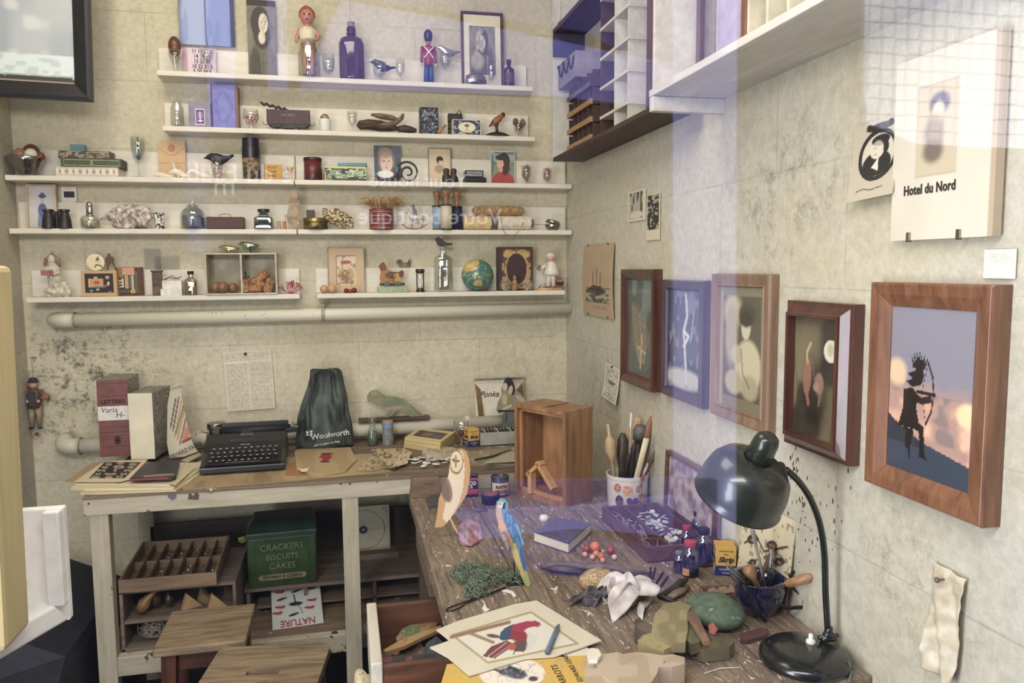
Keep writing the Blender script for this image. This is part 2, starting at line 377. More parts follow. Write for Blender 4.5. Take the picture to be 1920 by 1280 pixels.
# ---------------------------------------------------------------- the street behind the window pane, which reflects in it
YS = -4.0
def RP(px,py,Y=YS): return PY(px,py,.24-Y) * 1.0        # the street point whose mirror image shows at this place of the frame
def rpt(px,py,Y=YS): p = RP(px,py,Y); return V((p.x,Y,p.z))
add('wall_street',G().box(-9,9,YS-.3,YS-.12,-1.5,6.0),M('0b0b10','15151c',rough=.9,scale=2),kind='structure')
add('floor_street',G().box(-9,9,YS-.3,-.3,-1.6,-1.5),M('101014','1a1a20',rough=.9,scale=2),kind='structure')
pale = M('b9bdf2','a4a8ea',rough=.8,scale=1.5)
pale2 = M('8d90e8','7478d8',rough=.8,scale=1.5)
dim = M('4644a0','38367f',rough=.8,scale=1.5)
def street_panel(name,pts,mat,label,y=0):  # made-up panels, shaped and tinted to show as reflections in the pane
    g = G(); q = [rpt(a,b,YS+y) for a,b in pts]; g.prism([(p.x,p.z) for p in q],YS+y,YS+y-.04)
    return add(name,g,mat,label=label,cat='reflection panel')
bmat = M('e4e4f6','d6d6ee',rough=.8,scale=1.49)
_n = bmat.node_tree.nodes; _v = _n.new('ShaderNodeTexVoronoi'); _v.feature = 'DISTANCE_TO_EDGE'; _v.inputs['Scale'].default_value = 11; _v.inputs['Randomness'].default_value = .12
_r = _n.new('ShaderNodeValToRGB'); _r.color_ramp.elements[0].position = .05; _r.color_ramp.elements[1].position = .09; _r.color_ramp.elements[0].color = rgba('8e8e9a'); _r.color_ramp.elements[1].color = rgba('ececf4')
bmat.node_tree.links.new(_n['Texture Coordinate'].outputs['Object'],_v.inputs['Vector']); bmat.node_tree.links.new(_v.outputs['Distance'],_r.inputs[0]); bmat.node_tree.links.new(_r.outputs[0],_n['Principled BSDF'].inputs['Base Color'])
street_panel('dim_reflection_strip',[(337,-60),(384,-60),(388,470),(352,470)],dim,'dim lavender panel added across the street to reflect as a long strip')
street_panel('violet_reflection_strip',[(384,-60),(436,-60),(444,240),(390,240)],pale2,'bright violet panel added across the street to reflect over the long dim strip',.06)
street_panel('violet_reflection_strip',[(500,-60),(534,-60),(540,168),(502,168)],pale2,'short violet panel added across the street to reflect beside the bright one',.06)
street_panel('tall_reflection_strip',[(1262,-80),(1382,-80),(1380,1010),(1262,1010)],pale,'tall pale panel added across the street to reflect down the shop window')
street_panel('dim_reflection_panel',[(560,-120),(1262,-120),(1262,155),(1100,60),(640,-8)],dim,'dark blue panel added across the street to reflect above the sloping one')
street_panel('sloped_reflection_panel',[(640,0),(900,46),(1262,120),(1262,205),(1040,180),(800,172),(560,168)],pale2,'pale violet panel added across the street to reflect as a sloping patch',.05)
street_panel('pattern_reflection_panel',[(1622,-120),(2200,-120),(2200,285),(1900,278),(1720,270),(1622,228)],bmat,'large white patterned panel added across the street to reflect in the upper corner')
street_panel('haze_panel',[(842,905),(1262,895),(1345,900),(1345,1040),(1240,1110),(1000,1070),(850,1010)],dim,'blue violet panel added across the street to reflect as haze over the workbench',.08)  # this panel and the next are added to lay violet haze over the bench
street_panel('pale_haze_panel',[(850,962),(1100,950),(1262,930),(1262,1005),(1080,990),(900,1010)],pale2,'lighter panel added across the street to brighten the haze over the workbench',.12)
lm = M('f4f4ff',rough=.6)
for s_,px,py,sz,lb in (('Votre boutique',808,407,.085,'sign lettering across the street, lower line'),('Your house',785,340,.075,'sign lettering across the street, upper line'),('e du Faubo',437,326,.09,'street name lettering across the street'),('m',421,350,.1,'single small letter under the street name across the street')):
    p = rpt(px,py,YS+.1); e = E('shop_sign',lb,'sign',(p.x,YS+.1,p.z)); o = txt(s_,sz*1.45,lm,e,rot=(PI/2,0,PI),ext=.01)
# ================================================================ WALL SHELVES
cream = wood('e2dccb','d3cbb6',st=(1,6,6),scale=5,rough=.6,bump=.15)
creamY = wood('dcd8cc','cfc9b8',st=(6,1,6),scale=5,rough=.6,bump=.15)
RZ = {1: 2.178,2: 1.993,3: 1.818,4: 1.642,5: 1.410}
def ledge(name,x0,x1,z,bx0,bx1,bh,label):
    e = E(name,label,'shelf',((x0+x1)/2,2.95,z)); c = (x0+x1)/2; w = (x1-x0)/2
    add('shelf_board',G().box(-w,w,-.05,.05,-.018,0),cream,e,bevel=.003)
    add('back_board',G().box(bx0-c,bx1-c,.036,.05,0,bh),cream,e,bevel=.002)
ledge('wall_shelf',-.599,.723,RZ[1],-.607,.718,.097,'topmost narrow cream picture shelf, under the blue portrait print')
ledge('wall_shelf',-.589,.731,RZ[2],-.597,.725,.094,'second narrow cream picture shelf from the top, carrying the freight wagon')
ledge('wall_shelf',-1.085,-.159,RZ[3],-1.083,-.159,.097,'third cream shelf down, length carrying the glass bowl of balls')
ledge('wall_shelf',-.156,.876,RZ[3],-.156,.874,.097,'third cream shelf down, length carrying the red canister and portraits')
ledge('wall_shelf',-1.083,-.155,RZ[4],-1.08,-.155,.095,'fourth cream shelf down, length carrying the binoculars and coral')
ledge('wall_shelf',-.152,.876,RZ[4],-.152,.874,.095,'fourth cream shelf down, length carrying the raffia can and twine')
ledge('wall_shelf',-1.046,-.152,RZ[5],-1.055,-.155,.092,'lowest cream shelf, length carrying the two-bay crate')
ledge('wall_shelf',-.092,.848,RZ[5],-.097,.846,.092,'lowest cream shelf, length carrying the globe')
def SH(row,xl,xr,yt,Y=2.94):
    a = PY(xl,yt,Y); b = PY(xr,yt,Y); return (a.x+b.x)/2,RZ[row],b.x-a.x,(a.z+b.z)/2-RZ[row]
def lp(prof,w,h): return [(r*w/2,z*h) for r,z in prof]
GL = glass('f8faf8',.1,.9); GLb = glass('e2eeee',.1,.85); GLg = glass('c5d6c6',.08,.8)
GLamb = glass('5a1c12',.06,.55,gl='ffd9c8'); GLblue = glass('34309a',.05,.5,gl='c9c9ff'); GLgray = glass('aab6b4',.1,.7)
metal = M('b9b4aa','8f8a80',rough=.25,metal=1,scale=20); dmetal = M('3a3733','1f1d1b',rough=.4,metal=.7); brass = M('b39a52','7e6a32',rough=.35,metal=.9)
blk = M('1a1918','2a2826',rough=.5); woodm = wood('b98c55','8a5c30',st=(8,8,1)); dwood = wood('6d4a30','3d2617',st=(1,8,8)); lwood = wood('d8b582','bb925c',st=(1,8,8))
paper = M('e6dfca','d8cfb4',rough=.8,scale=8); tan = M('c9a877','b8945f',rough=.8,scale=10); white = M('e9e6dd','d6d2c6',rough=.6,scale=12)
PR = printed()
def put(name,label,cat,x,y,z,g,mat,**k):
    return add(name,g,mat,loc=(x,y,z),label=label,cat=cat,**k)
def goblet(name,label,x,y,z,w,h,mat=GL,stem=.35,group=None,foot=.7):
    p = [(foot,0),(foot,.015),(.12,.05),(.09,stem-.05),(.16,stem),(.6,stem+.1),(.92,stem+.3),(1,1),(.94,1),(.86,stem+.32),(.5,stem+.14),(.02,stem+.06)]
    return put(name,label,'glass',x,y,z,G().lathe(lp(p,w,h),28),mat,**SM,group=group)
def card(name,label,cat,x,y,z,w,h,paint,res=70,lean=.08,thick=.0025,rzz=0,mat=None,edge=None):
    nu = max(8,int(res*min(1.6,w/max(h,.001)))); nv = res
    g = G().sheet(w,h,nu,nv,thick=thick)
    return add(name,g,mat or PR,loc=(x,y,z),rot=(-lean,0,rzz),paint=paint,label=label,cat=cat)
def bird(g,s,pts,rad,m=None,n=14,flat=1.3):
    g.tube([V((x*s,0,z*s)) for x,z in pts],[r*s for r in rad],n,flat=flat,m=m); return g
SONG = ([(-.5,.3),(-.42,.3),(-.36,.31),(-.27,.33),(-.16,.27),(-.02,.17),(.14,.1),(.27,.08),(.42,.1),(.62,.13)],[.004,.02,.055,.095,.12,.17,.16,.11,.05,.03])
# ---------------------------------------------------------------- row 1
x,z,w,h = SH(1,313,340,69,2.925)
v = E('egg_glass','small glass on the top shelf holding a dark wooden darning egg','glass',(x,2.925,z))
add('bowl',G().lathe(lp([(.45,0),(.5,.03),(.3,.12),(.45,.2),(.9,.42),(1,.62),(.94,.62),(.85,.43),(.4,.24)],w,h),24),GL,v,**SM)
put('darning_egg','brown wooden darning egg sitting in a small glass at the end of the top shelf','wooden egg',x,2.925,z+h*.45,G().ball((0,0,h*.28),(w*.46,w*.46,h*.29)),wood('7a4a28','4d2a14',st=(6,6,1),rough=.3),**SM)
x,z,w,h = SH(1,341,403,88,2.96)
def lotto(c):
    c.rect(0,0,.15,1,'c79aa0'); c.rect(.15,0,1,1,'d9c3c4'); c.rect(.13,.0,.15,1,'6d4350')
    c.rect(0,0,1,.05,'b98c93')
o = card('lotto_card','pinkish lotto card with rows of printed numbers on the top shelf','game card',x,2.965,z,w,h,lotto,30)
ink = M('3a2740',rough=.8)
for i,s_ in enumerate(('11 17 33 5','14 19 43','15 25 36','10 22 32 5','5 20 34 5')): txt(s_,h*.2,ink,o,(w*.08,-.001,h*(.88-.18*i)),sx=.8,bold=.0003)
x,z,w,h = SH(1,374,402,90,2.92); goblet('cut_glass','small cut glass in front of the lotto card',x,2.92,z,w,h)
def torso(c):
    c.c[:] = hx('2b3350'); c.mott(3,'11142a',.5,.8,1)
    c.ell(.5,.3,.46,.72,'8fa3cc',.25); c.ell(.3,.1,.3,.5,'a9b6d8',.4,a=.7); c.ell(.72,.15,.25,.5,'6f83b8',.5,a=.7)
    c.line([(.5,1),(.47,.6),(.49,0)],.012,'2e3a66'); c.ell(.55,.98,.14,.06,'dfe4ee',.3); c.mott(14,'5f73a8',.6,.35,4,fy=4)
    c.rect(.93,0,1,1,'17161a')
a = PY(337,80,2.985); b = PY(441,92,2.985)
card('portrait_print','large blue toned print of a figure in a pale buttoned tunic, above the lotto card','print',(a.x+b.x)/2,2.985,a.z-.005,b.x-a.x,.36,torso,90,0)
def woman(c,hood='3b332e',bg='7b7668',skin='d9cfb8',dress='6b6554',dark='2a2624'):
    c.c[:] = hx(bg); c.grain(5,.3); c.rect(0,.93,1,1,dark); c.ell(.5,0,.55,.52,dress,.15); c.ell(.25,.1,.2,.3,dark,.3,a=.7)
    c.ell(.45,.72,.33,.2,hood,.1); c.ell(.5,.58,.3,.2,hood,.2); c.ell(.56,.71,.16,.125,skin,.12); c.ell(.5,.53,.12,.08,skin,.3)
    c.ell(.51,.725,.025,.01,dark,.5); c.ell(.63,.725,.025,.01,dark,.5); c.line([(.58,.72),(.6,.685),(.575,.68)],.007,'8c7d66'); c.line([(.55,.65),(.61,.65)],.007,'7d5548')
    c.line([(.5,.5),(.52,.05)],.008,dark,.6); c.mott(18,dark,.62,.25,3)
x,z,w,h = SH(1,461,515,-2,2.975)
card('portrait_print','narrow print of a hooded woman standing on the top shelf beside the doll','print',x,2.975,z,w,h,woman,100,.04)
x,z,w,h = SH(1,557,600,76,2.925)
j = put('glass_jar','clear jar on the top shelf with a small doll standing in it','jar',x,2.925,z,G().lathe(lp([(.9,0),(1,.05),(1,.6),(.8,.8),(.8,1),(.74,1),(.74,.8),(.92,.6),(.92,.06),(.02,.05)],w,h),28),glass('f0f5f0',.12,.8,.05),**SM)
dh = SH(1,557,600,13,2.925)[3]
d = E('celluloid_doll','little pink celluloid doll in a knitted top, standing in the jar','doll',(x-.003,2.925,z+.004)); skin = M('c98a7e','b87468',rough=.35)
s = dh
g = G(); g.tube([(0,0,.4*s),(0,0,.5*s),(0,0,.6*s),(0,0,.68*s),(0,0,.73*s)],[.09*s,.1*s,.11*s,.085*s,.045*s]); g.ball((0,-.004,.84*s),(.1*s,.1*s,.125*s))
g.tube([(-.1*s,0,.66*s),(-.14*s,-.01,.56*s),(-.16*s,-.012,.46*s)],[.035*s,.03*s,.022*s]); g.tube([(.1*s,0,.66*s),(.16*s,-.01,.57*s),(.12*s,-.02,.5*s)],[.035*s,.03*s,.024*s])
for q in (-1,1): g.tube([(q*.05*s,0,.42*s),(q*.055*s,-.003,.2*s),(q*.05*s,-.004,.03*s)],[.045*s,.036*s,.028*s])
add('body',g,skin,d,remesh=.0022)
add('hair',G().ball((0,.004,.885*s),(.116*s,.112*s,.112*s),noise=.12,f=90),M('b5603f','96482d'),d,**SM)
add('knitted_top',G().tube([(0,0,.47*s),(0,0,.55*s),(0,0,.63*s),(0,0,.69*s)],[.112*s,.122*s,.122*s,.09*s]),M('e8e0c4','cfc39c',st=(30,30,1),scale=5),d,**SM)
g = G()
for q in (-1,1): g.ball((q*.035*s,-.012-.075*s,.85*s),.012*s,n=8,k=6)
add('eye',g,blk,d); add('mouth',G().ball((0,-.104*s,.785*s),(.018*s,.006,.008*s),n=8,k=6),M('8e1f1f'),d)
x,z,w,h = SH(1,603,628,102,2.925); goblet('cut_glass','tiny round glass between the doll jar and the amber bottle',x,2.925,z,w,h,stem=.15)
x,z,w,h = SH(1,634,682,42,2.93)
b_ = E('flask_bottle','large amber glass flask bottle with a cork on the top shelf','bottle',(x,2.93,z))
add('bottle_body',G().lathe(lp([(.95,0),(1,.04),(1,.62),(.85,.72),(.4,.76),(.33,.78),(.33,.93),(.28,.93)],w,h),32,m=Matrix.Diagonal((1,.6,1,1))),M('43191a','32121c',rough=.12,coat=.8,scale=5),b_,**SM)
add('neck_rings',G().lathe([(w*.19,h*.79),(w*.19,h*.82),(w*.17,h*.825),(w*.17,h*.85),(w*.19,h*.855),(w*.19,h*.88),(w*.16,h*.89)],20),M('2e1416',rough=.15),b_,**SM)
add('cork',G().lathe([(w*.13,h*.92),(w*.15,h),(w*.14,h*1.0)],16),M('8f8478','6b6055',scale=60),b_)
x,z,w,h = SH(1,692,735,92,2.92)
e = put('bird_figurine','dark blue glass songbird perched in a low glass on the top shelf','bird',x,2.92,z+h*.35,bird(G(),w*1.02,*SONG),M('28304f','151a33',rough=.15,coat=.6),**SM)
goblet('cut_glass','low clear glass under the dark blue songbird',x-.004,2.92,z,w*.62,h*.62,stem=.1)
x,z,w,h = SH(1,740,760,111,2.92); goblet('cut_glass','tiny empty glass between the songbird and the toy soldier',x,2.92,z,w,h,stem=.2)
# toy soldier
x,z,w,h = SH(1,787,818,56,2.92)
t = E('toy_soldier','wooden toy guardsman in red coat and tall bearskin on the top shelf','toy soldier',(x,2.92,z)); red = M('a32236','861a2c',rough=.35); nav = M('1f4f86','183e70',rough=.35); hat = M('1c2446','10142c',rough=.3)
for q in (-1,1): add('leg',G().tube([(q*w*.15,0,0),(q*w*.14,0,h*.4)],[w*.17,w*.13],16),nav,t,**SM)
add('coat',G().lathe([(w*.27,h*.33),(w*.29,h*.4),(w*.25,h*.5),(w*.3,h*.64),(w*.26,h*.69),(w*.05,h*.7)],24),red,t,**SM)
for q in (-1,1):
    a_ = add('arm',G().tube([(q*w*.36,0,h*.68),(q*w*.42,-.004,h*.45),(q*w*.42,-.006,h*.38)],[w*.1,w*.1,w*.08]),red,t,**SM); add('hand',G().ball((q*w*.42,-.006,h*.34),(w*.08,w*.08,h*.03)),M('d8b48e'),a_,**SM)
add('head',G().ball((0,0,h*.76),(w*.15,w*.15,h*.055)),M('b06a48',rough=.4),t,**SM)
add('bearskin',G().lathe([(w*.19,h*.78),(w*.27,h*.86),(w*.26,h*.94),(w*.15,h*.995),(.001,h)],24),hat,t,**SM)
g = G()
for q in (-1,1): g.tube([(q*w*.27,-w*.2,h*.66),(0,-w*.31,h*.57),(-q*w*.25,-w*.24,h*.46)],w*.035,6)
add('cross_belts',g,white,t)
# silver bird on wine glass
x,z,w,h = SH(1,821,848,100,2.925); goblet('wine_glass','stemmed wine glass carrying the silver glass bird',x,2.925,z,w,h,stem=.45)
x2,_,w2,h2 = SH(1,815,866,78,2.925)
put('bird_figurine','silvery glass bird resting on the wine glass beside the toy soldier','bird',x2,2.925,z+h*.92,bird(G(),w2*.95,[(-.5,.32),(-.44,.3),(-.38,.3),(-.3,.3),(-.18,.2),(0,.1),(.14,.1),(.24,.13),(.4,.17),(.55,.17)],[.005,.02,.06,.075,.1,.13,.1,.06,.03,.02]),M('d8e2ea','a8b4c4',rough=.12,metal=.9),**SM)
# framed print
x,z,w,h = SH(1,864,943,22,2.975)
f_ = E('picture_frame','dark wood frame with a cream mount around a sepia sketched portrait, top shelf','framed picture',(x,2.975,z),(-.05,0,0))
add('frame',G().frame(w,h,[(0,0),(0,-.012),(.008,-.012),(.01,-.006)]),dwood,f_)
add('mount',G().box(-w/2+.008,w/2-.008,-.006,-.002,.008,h-.008),paper,f_)
def sepia(c):
    c.c[:] = hx('8d8675'); c.grain(4,.5); c.ell(.5,.1,.5,.55,'59574d',.4); c.ell(.45,.66,.2,.26,'b9b19a',.2); c.ell(.6,.7,.13,.22,'4a4840',.3); c.ell(.5,.66,.12,.15,'cdc5ae',.2)
    c.ell(.3,.3,.25,.2,'a59e88',.5); c.mott(16,'403e37',.6,.4,2,fy=9); c.line([(.35,.5),(.5,.42),(.65,.5)],.02,'3d3b34')
add('picture',G().sheet(w*.62,h*.64,44,66,thick=.0005),PR,f_,(0,-.0065,h*.18),paint=sepia)
x,z,w,h = SH(1,872,912,140,2.915)
put('oval_tin','small oval silver box lying before the framed print on the top shelf','box',x,2.915,z,G().lathe([(w*.5,0),(w*.5,h*.5),(w*.47,h*.55),(w*.47,h*.85),(w*.35,h),(.001,h)],28,m=Matrix.Diagonal((1,.45,1,1))),metal,**SM)
x,z,w,h = SH(1,912,930,105,2.915); goblet('cut_glass','narrow tall glass before the framed print',x,2.915,z,w,h,stem=.12)
def smallbottle(name,label,x,y,z,w,h,mat,cap,capc=None,neck=.35,sh=.66,lab=None,square=0,liquid=None,liqh=.45):
    e = E(name,label,'bottle',(x,y,z))
    add('bottle_body',G().lathe(lp([(.9,0),(1,.03),(1,sh-.06),(.9,sh),(neck,sh+.08),(neck,.92),(neck*.8,.92),(neck*.8,sh+.08),(.85,sh-.03),(.92,sh-.08),(.92,.04),(.02,.03)],w,h),28,sq=square),mat,e,smooth=not square,auto=40 if square else None)
    if cap: add('cap',G().lathe([(w*neck*.62,h*.86),(w*neck*.64,h*.87),(w*neck*.64,h*.99),(w*neck*.58,h)],20),cap,e,auto=40)
    if lab: add('paper_label',G().loft([[V((w*.505*sin(t),-w*.505*cos(t),q)) for t in [(-.9+1.8*k/8) for k in range(9)]+[(.9-1.8*k/8) for k in range(9)]][:9]+[V((w*.5*sin(.9-1.8*k/8),-w*.5*cos(.9-1.8*k/8),q)) for k in range(9)] for q in (h*.15,h*.5)]),lab,e)
    if liquid: add('contents',G().lathe([(w*.44,h*.05),(w*.45,h*.06),(w*.45,h*liqh),(.001,h*liqh)],20,sq=square),liquid,e,smooth=not square)
    return e
x,z,w,h = SH(1,944,964,112,2.93); smallbottle('medicine_bottle','small brown medicine bottle at the far end of the top shelf',x,2.93,z,w,h,M('3c1a1c',rough=.2),M('2a1a1e'),lab=M('6a4144','54323a',scale=60))
# ---------------------------------------------------------------- row 2
x,z,w,h = SH(2,318,344,188,2.93)
j = put('glass_jar','clear jar at the near end of the second shelf with a pale figurine inside','jar',x,2.93,z,G().lathe(lp([(.9,0),(1,.04),(1,.7),(.7,.85),(.7,1),(.62,1),(.62,.85),(.9,.7),(.9,.06),(.02,.05)],w,h),28),GL,**SM)
put('figurine','tiny pale figurine shut inside the clear jar','figurine',x,2.93,z+.004,G().lathe([(w*.25,0),(w*.22,h*.1),(w*.12,h*.3),(w*.2,h*.5),(w*.16,h*.66),(w*.07,h*.7),(w*.12,h*.77),(w*.1,h*.86),(.001,h*.9)],16),M('c9c2ae','a59d88'),**SM)
x,z,w,h = SH(2,357,397,195,2.955)
e = put('slipcase_book','thick grey book with a purple crest label on the second shelf','book',x,2.955,z,G().box(-w/2,w/2,-.04,.04,0,h),M('8f8b93','7d7984',scale=40),bevel=.001)
add('cover_label',G().sheet(w*.42,h*.62,24,30,thick=.0006),PR,e,(w*.02,-.0415,h*.1),paint=lambda c: (c.rect(0,0,1,1,'e8dfe8'),c.rect(.07,.06,.93,.94,'6b2f78'),c.line([(.5,.2),(.5,.8)],.05,'e8dfe8'),c.line([(.3,.4),(.3,.75)],.03,'e8dfe8'),c.line([(.7,.4),(.7,.75)],.03,'e8dfe8'),c.line([(.25,.25),(.75,.25)],.03,'e8dfe8')))
x,z,w,h = SH(2,397,447,162,2.965)
e = E('embossed_book','tall lavender cloth book with an embossed panel, tallest on the second shelf','book',(x,2.965,z))
add('cover',G().box(-w/2,w/2-.01,-.028,-.025,0,h).box(-w/2,w/2-.01,.022,.025,0,h).box(-w/2-.001,-w/2+.004,-.028,.025,0,h),M('7d7cb4','6c6aa4',scale=30,bump=.3),e,bevel=.0008)
add('page_block',G().box(-w/2+.004,w/2-.012,-.025,.022,.002,h-.003),paper,e); add('edge_board',G().box(w/2-.009,w/2+.0,-.03,.025,0,h*.99),wood('8a6040','6c4528',st=(8,8,1)),e)
g = G()
for k in range(2): g.tube([((w*(.3-.07*k))*cos(t)*(1+.18*cos(4*t))-.005,-.0285,h*.5+h*(.36-.05*k)*sin(t)) for t in [2*PI*i/40 for i in range(40)]],.0007,6,closed=True)
add('embossing',g,M('5c5a98',rough=.5),e)
x,z,w,h = SH(2,455,486,205,2.925)
e = put('glass_cup','small glass cup filled with pink beads on the second shelf','glass',x,2.925,z,G().lathe(lp([(.5,0),(.5,.04),(.2,.12),(.6,.22),(1,.55),(.92,1),(.87,1),(.93,.56),(.5,.24),(.02,.2)],w,h),26),GL,**SM)
g = G(); random.seed(3)
for i in range(46):
    a = random.random()*2*PI; r = random.random()**.5*w*.36; g.ball((r*cos(a),r*sin(a),h*(.32+.4*random.random())),w*.07,n=6,k=4)
tag(add('glass_beads',g,M('b9504a','e8c9b8',scale=120,lo=.4,hi=.6,rough=.3),None,(x,2.925,z),**SM),'pink and white beads heaped in the small glass cup','beads',kind='stuff')
# freight wagon
x,z,w,h = SH(2,501,581,208,2.93)
wg = E('toy_freight_wagon','maroon tinplate toy freight wagon on the second shelf','toy wagon',(x,2.93,z)); mar = M('4c2026','3c181e',rough=.45,scale=40)
g = G().box(-w/2,w/2,-.022,.022,h*.3,h*.34)
for a in (-.022,.02): g.box(-w/2,w/2,a,a+.002,h*.34,h)
for a in (-w/2,w/2-.002): g.box(a,a+.002,-.022,.022,h*.34,h)
for i in range(9): q = -w/2+w*i/8; g.box(q-.001,q+.001,-.0235,-.022,h*.32,h)
for i in range(4): g.box(-w/2,w/2,-.0228,-.022,h*(.45+.13*i),h*(.46+.13*i))
add('wagon_body',g,mar,wg); txt('NORD',h*.24,M('8f6a60'),wg,(0,-.024,h*.72),bold=.0002)
add('chassis',G().box(-w*.46,w*.46,-.02,.02,h*.2,h*.3).box(-w*.4,-w*.2,-.021,-.019,h*.12,h*.22).box(w*.2,w*.4,-.021,-.019,h*.12,h*.22).box(-w*.12,w*.12,-.02,.0,h*.08,h*.2),blk,wg)
for q in (-.34,-.16,.16,.34): add('wheel',G().lathe([(h*.02,-.017),(h*.13,-.017),(h*.13,-.014),(h*.11,-.014),(h*.11,.014),(h*.13,.014),(h*.13,.017),(h*.02,.017)],18,m=T(q*w,0,h*.13,PI/2)),blk,wg,smooth=False)
for q in (-1,1): add('coupling_hook',G().tube([(q*w*.5,0,h*.28),(q*w*.57,0,h*.28),(q*w*.61,0,h*.34),(q*w*.6,0,h*.45)],.0011,6),dmetal,wg)
g = G(); g.tube([(-w*.6,-.012,h*1.3),(-w*.4,-.012,h*1.15),(-w*.15,-.01,h*1.05),(w*.02,-.008,h*.98)],.001,5)
for i in range(9):
    t_ = i/8; cx,cz = -w*.6+w*.55*t_,h*(1.3-.28*t_); g.ball((0,0,0),(.0095,.0028,.0045),m=T(cx,-.012,cz,0,.7*(-1)**i,0),n=8,k=5)
put('leaf_sprig','dark green leafy sprig lying on the toy freight wagon','sprig',x,2.93,z,g,M('20281f','131a14',rough=.4),**SM)
x,z,w,h = SH(2,597,621,224,2.925)
put('egg_cup','white porcelain egg cup holding a speckled egg on the second shelf','egg cup',x,2.925,z,G().lathe(lp([(.75,0),(.8,.1),(.9,.7),(1,.95),(1,1),(.8,1),(.6,.7),(.02,.6)],w,h),28),white,**SM)
h2 = SH(2,597,621,213,2.925)[3]
put('speckled_egg','brown speckled egg in the white egg cup','egg',x,2.925,z+h*.62,G().ball((0,0,(h2-h*.62)*.5),(w*.36,w*.36,(h2-h*.62)*.5)),M('a58a6c','5b4434',scale=120,lo=.45,hi=.6),**SM)
x,z,w,h = SH(2,650,670,209,2.925); goblet('cut_glass','small stemmed glass between the egg cup and the driftwood',x,2.925,z,w,h,stem=.25)
# driftwood
x,z,w,h = SH(2,668,780,212,2.92)
dr = M('5c4534','33241b',rough=.8,scale=30,st=(1,4,4),bump=.6); dr2 = M('8a735a','5a4634',rough=.8,scale=40,st=(1,4,4),bump=.6)
put('driftwood','broad dark slab of driftwood on the second shelf, lowest of the pile','driftwood',x,2.92,z,G().tube([(-w*.5,0,h*.35),(-w*.45,0,h*.36),(-w*.3,0,h*.42),(-w*.1,0,h*.35),(w*.08,0,h*.28),(w*.2,0,h*.25)],[.006,.02,.024,.024,.018,.008],12,flat=.8),dr,**SM,disp=(.006,.02))
put('driftwood','flat pale plank of driftwood laid atop the dark driftwood slab','driftwood',x,2.915,z,G().tube([(-w*.26,-.01,h*.86),(-w*.1,-.01,h*.8),(w*.1,-.01,h*.72),(w*.22,-.01,h*.6)],[.006,.014,.014,.006],10,flat=.7),dr2,**SM,disp=(.004,.02))
put('driftwood','thin forked stick of driftwood rising against the pile on the second shelf','driftwood',x,2.905,z,G().tube([(-w*.28,0,h*.42),(0,0,h*.38),(w*.15,0,h*.5),(w*.25,0,h*.75),(w*.28,0,h*.95)],[.005,.008,.009,.008,.005],10),dr2,**SM)
put('driftwood','short dark knob of driftwood next to the black decorated tin','driftwood',x,2.915,z,G().tube([(w*.18,0,h*.2),(w*.3,0,h*.24),(w*.42,0,h*.18),(w*.5,0,h*.16)],[.01,.014,.012,.006],10),M('2c2420','4a3a30',scale=30,bump=.4),**SM)
x,z,w,h = SH(2,786,820,203,2.94)
def dtin(c):
    c.c[:] = hx('1c2030'); c.rect(.12,.08,.88,.94,'3c4358'); c.mott(9,'14161f',.5,.9,2); c.mott(16,'a8adb8',.66,.8,5); c.rect(.2,.74,.8,.84,'9aa0b0',.5); c.mott(30,'10131c',.6,.6,8); c.ring(.5,.5,.8,.8,.02,'0e1018')
e = put('decorated_tin','tall black tin with worn pale ornament on the second shelf','tin',x,2.94,z,G().box(-w/2,w/2,-.022,.022,0,h),M('17181e',rough=.4),bevel=.003)
add('front_design',G().sheet(w*.92,h*.93,40,54,thick=.0004),PR,e,(0,-.0226,h*.03),paint=dtin)
put('wooden_stick','short round wooden stick leaning on the black decorated tin','stick',x,2.91,z,G().tube([(w*.45,0,.006),(w*.9,.006,h*.35)],.005,10),woodm,**SM)
x,z,w,h = SH(2,847,900,226,2.93)
def oval(c):
    c.c[:] = hx('ddd6c0'); c.rect(.03,.05,.97,.95,'2e3a66'); c.mott(12,'c9c4b2',.6,.8,3); c.mott(20,'1d2540',.6,.6,9); c.ell(.5,.5,.34,.38,'25304f',.03); c.ell(.5,.5,.31,.34,'e2d6a8',.03); c.ell(.5,.62,.09,.1,'6d6550',.3); c.line([(.5,.6),(.5,.3)],.014,'5b5344'); c.line([(.42,.3),(.58,.3)],.015,'5b5344')
e = put('matchbox','small blue patterned box with a cream oval label on the second shelf','box',x,2.93,z,G().box(-w/2,w/2,-.02,.02,0,h),M('c9b88a',rough=.7),bevel=.0006)
add('front_design',G().sheet(w*.99,h*.98,64,40,thick=.0004),PR,e,(0,-.0206,h*.01),paint=oval)
x2,_,w2,h2 = SH(2,840,866,214,2.965)
put('wooden_crate','tiny dark slatted crate behind the oval label box','box',x2,2.968,z,G().box(-w2/2,w2/2,-.016,.01,0,h2*.3).box(-w2/2,w2/2,-.016,.01,h2*.34,h2*.62).box(-w2/2,w2/2,-.016,.01,h2*.66,h2).tube([(w2*.1,-.004,h2),(w2*.3,-.006,h2*1.2),(w2*.45,-.004,h2*1.0)],.002,6),M('3c302a','251d19',scale=40))
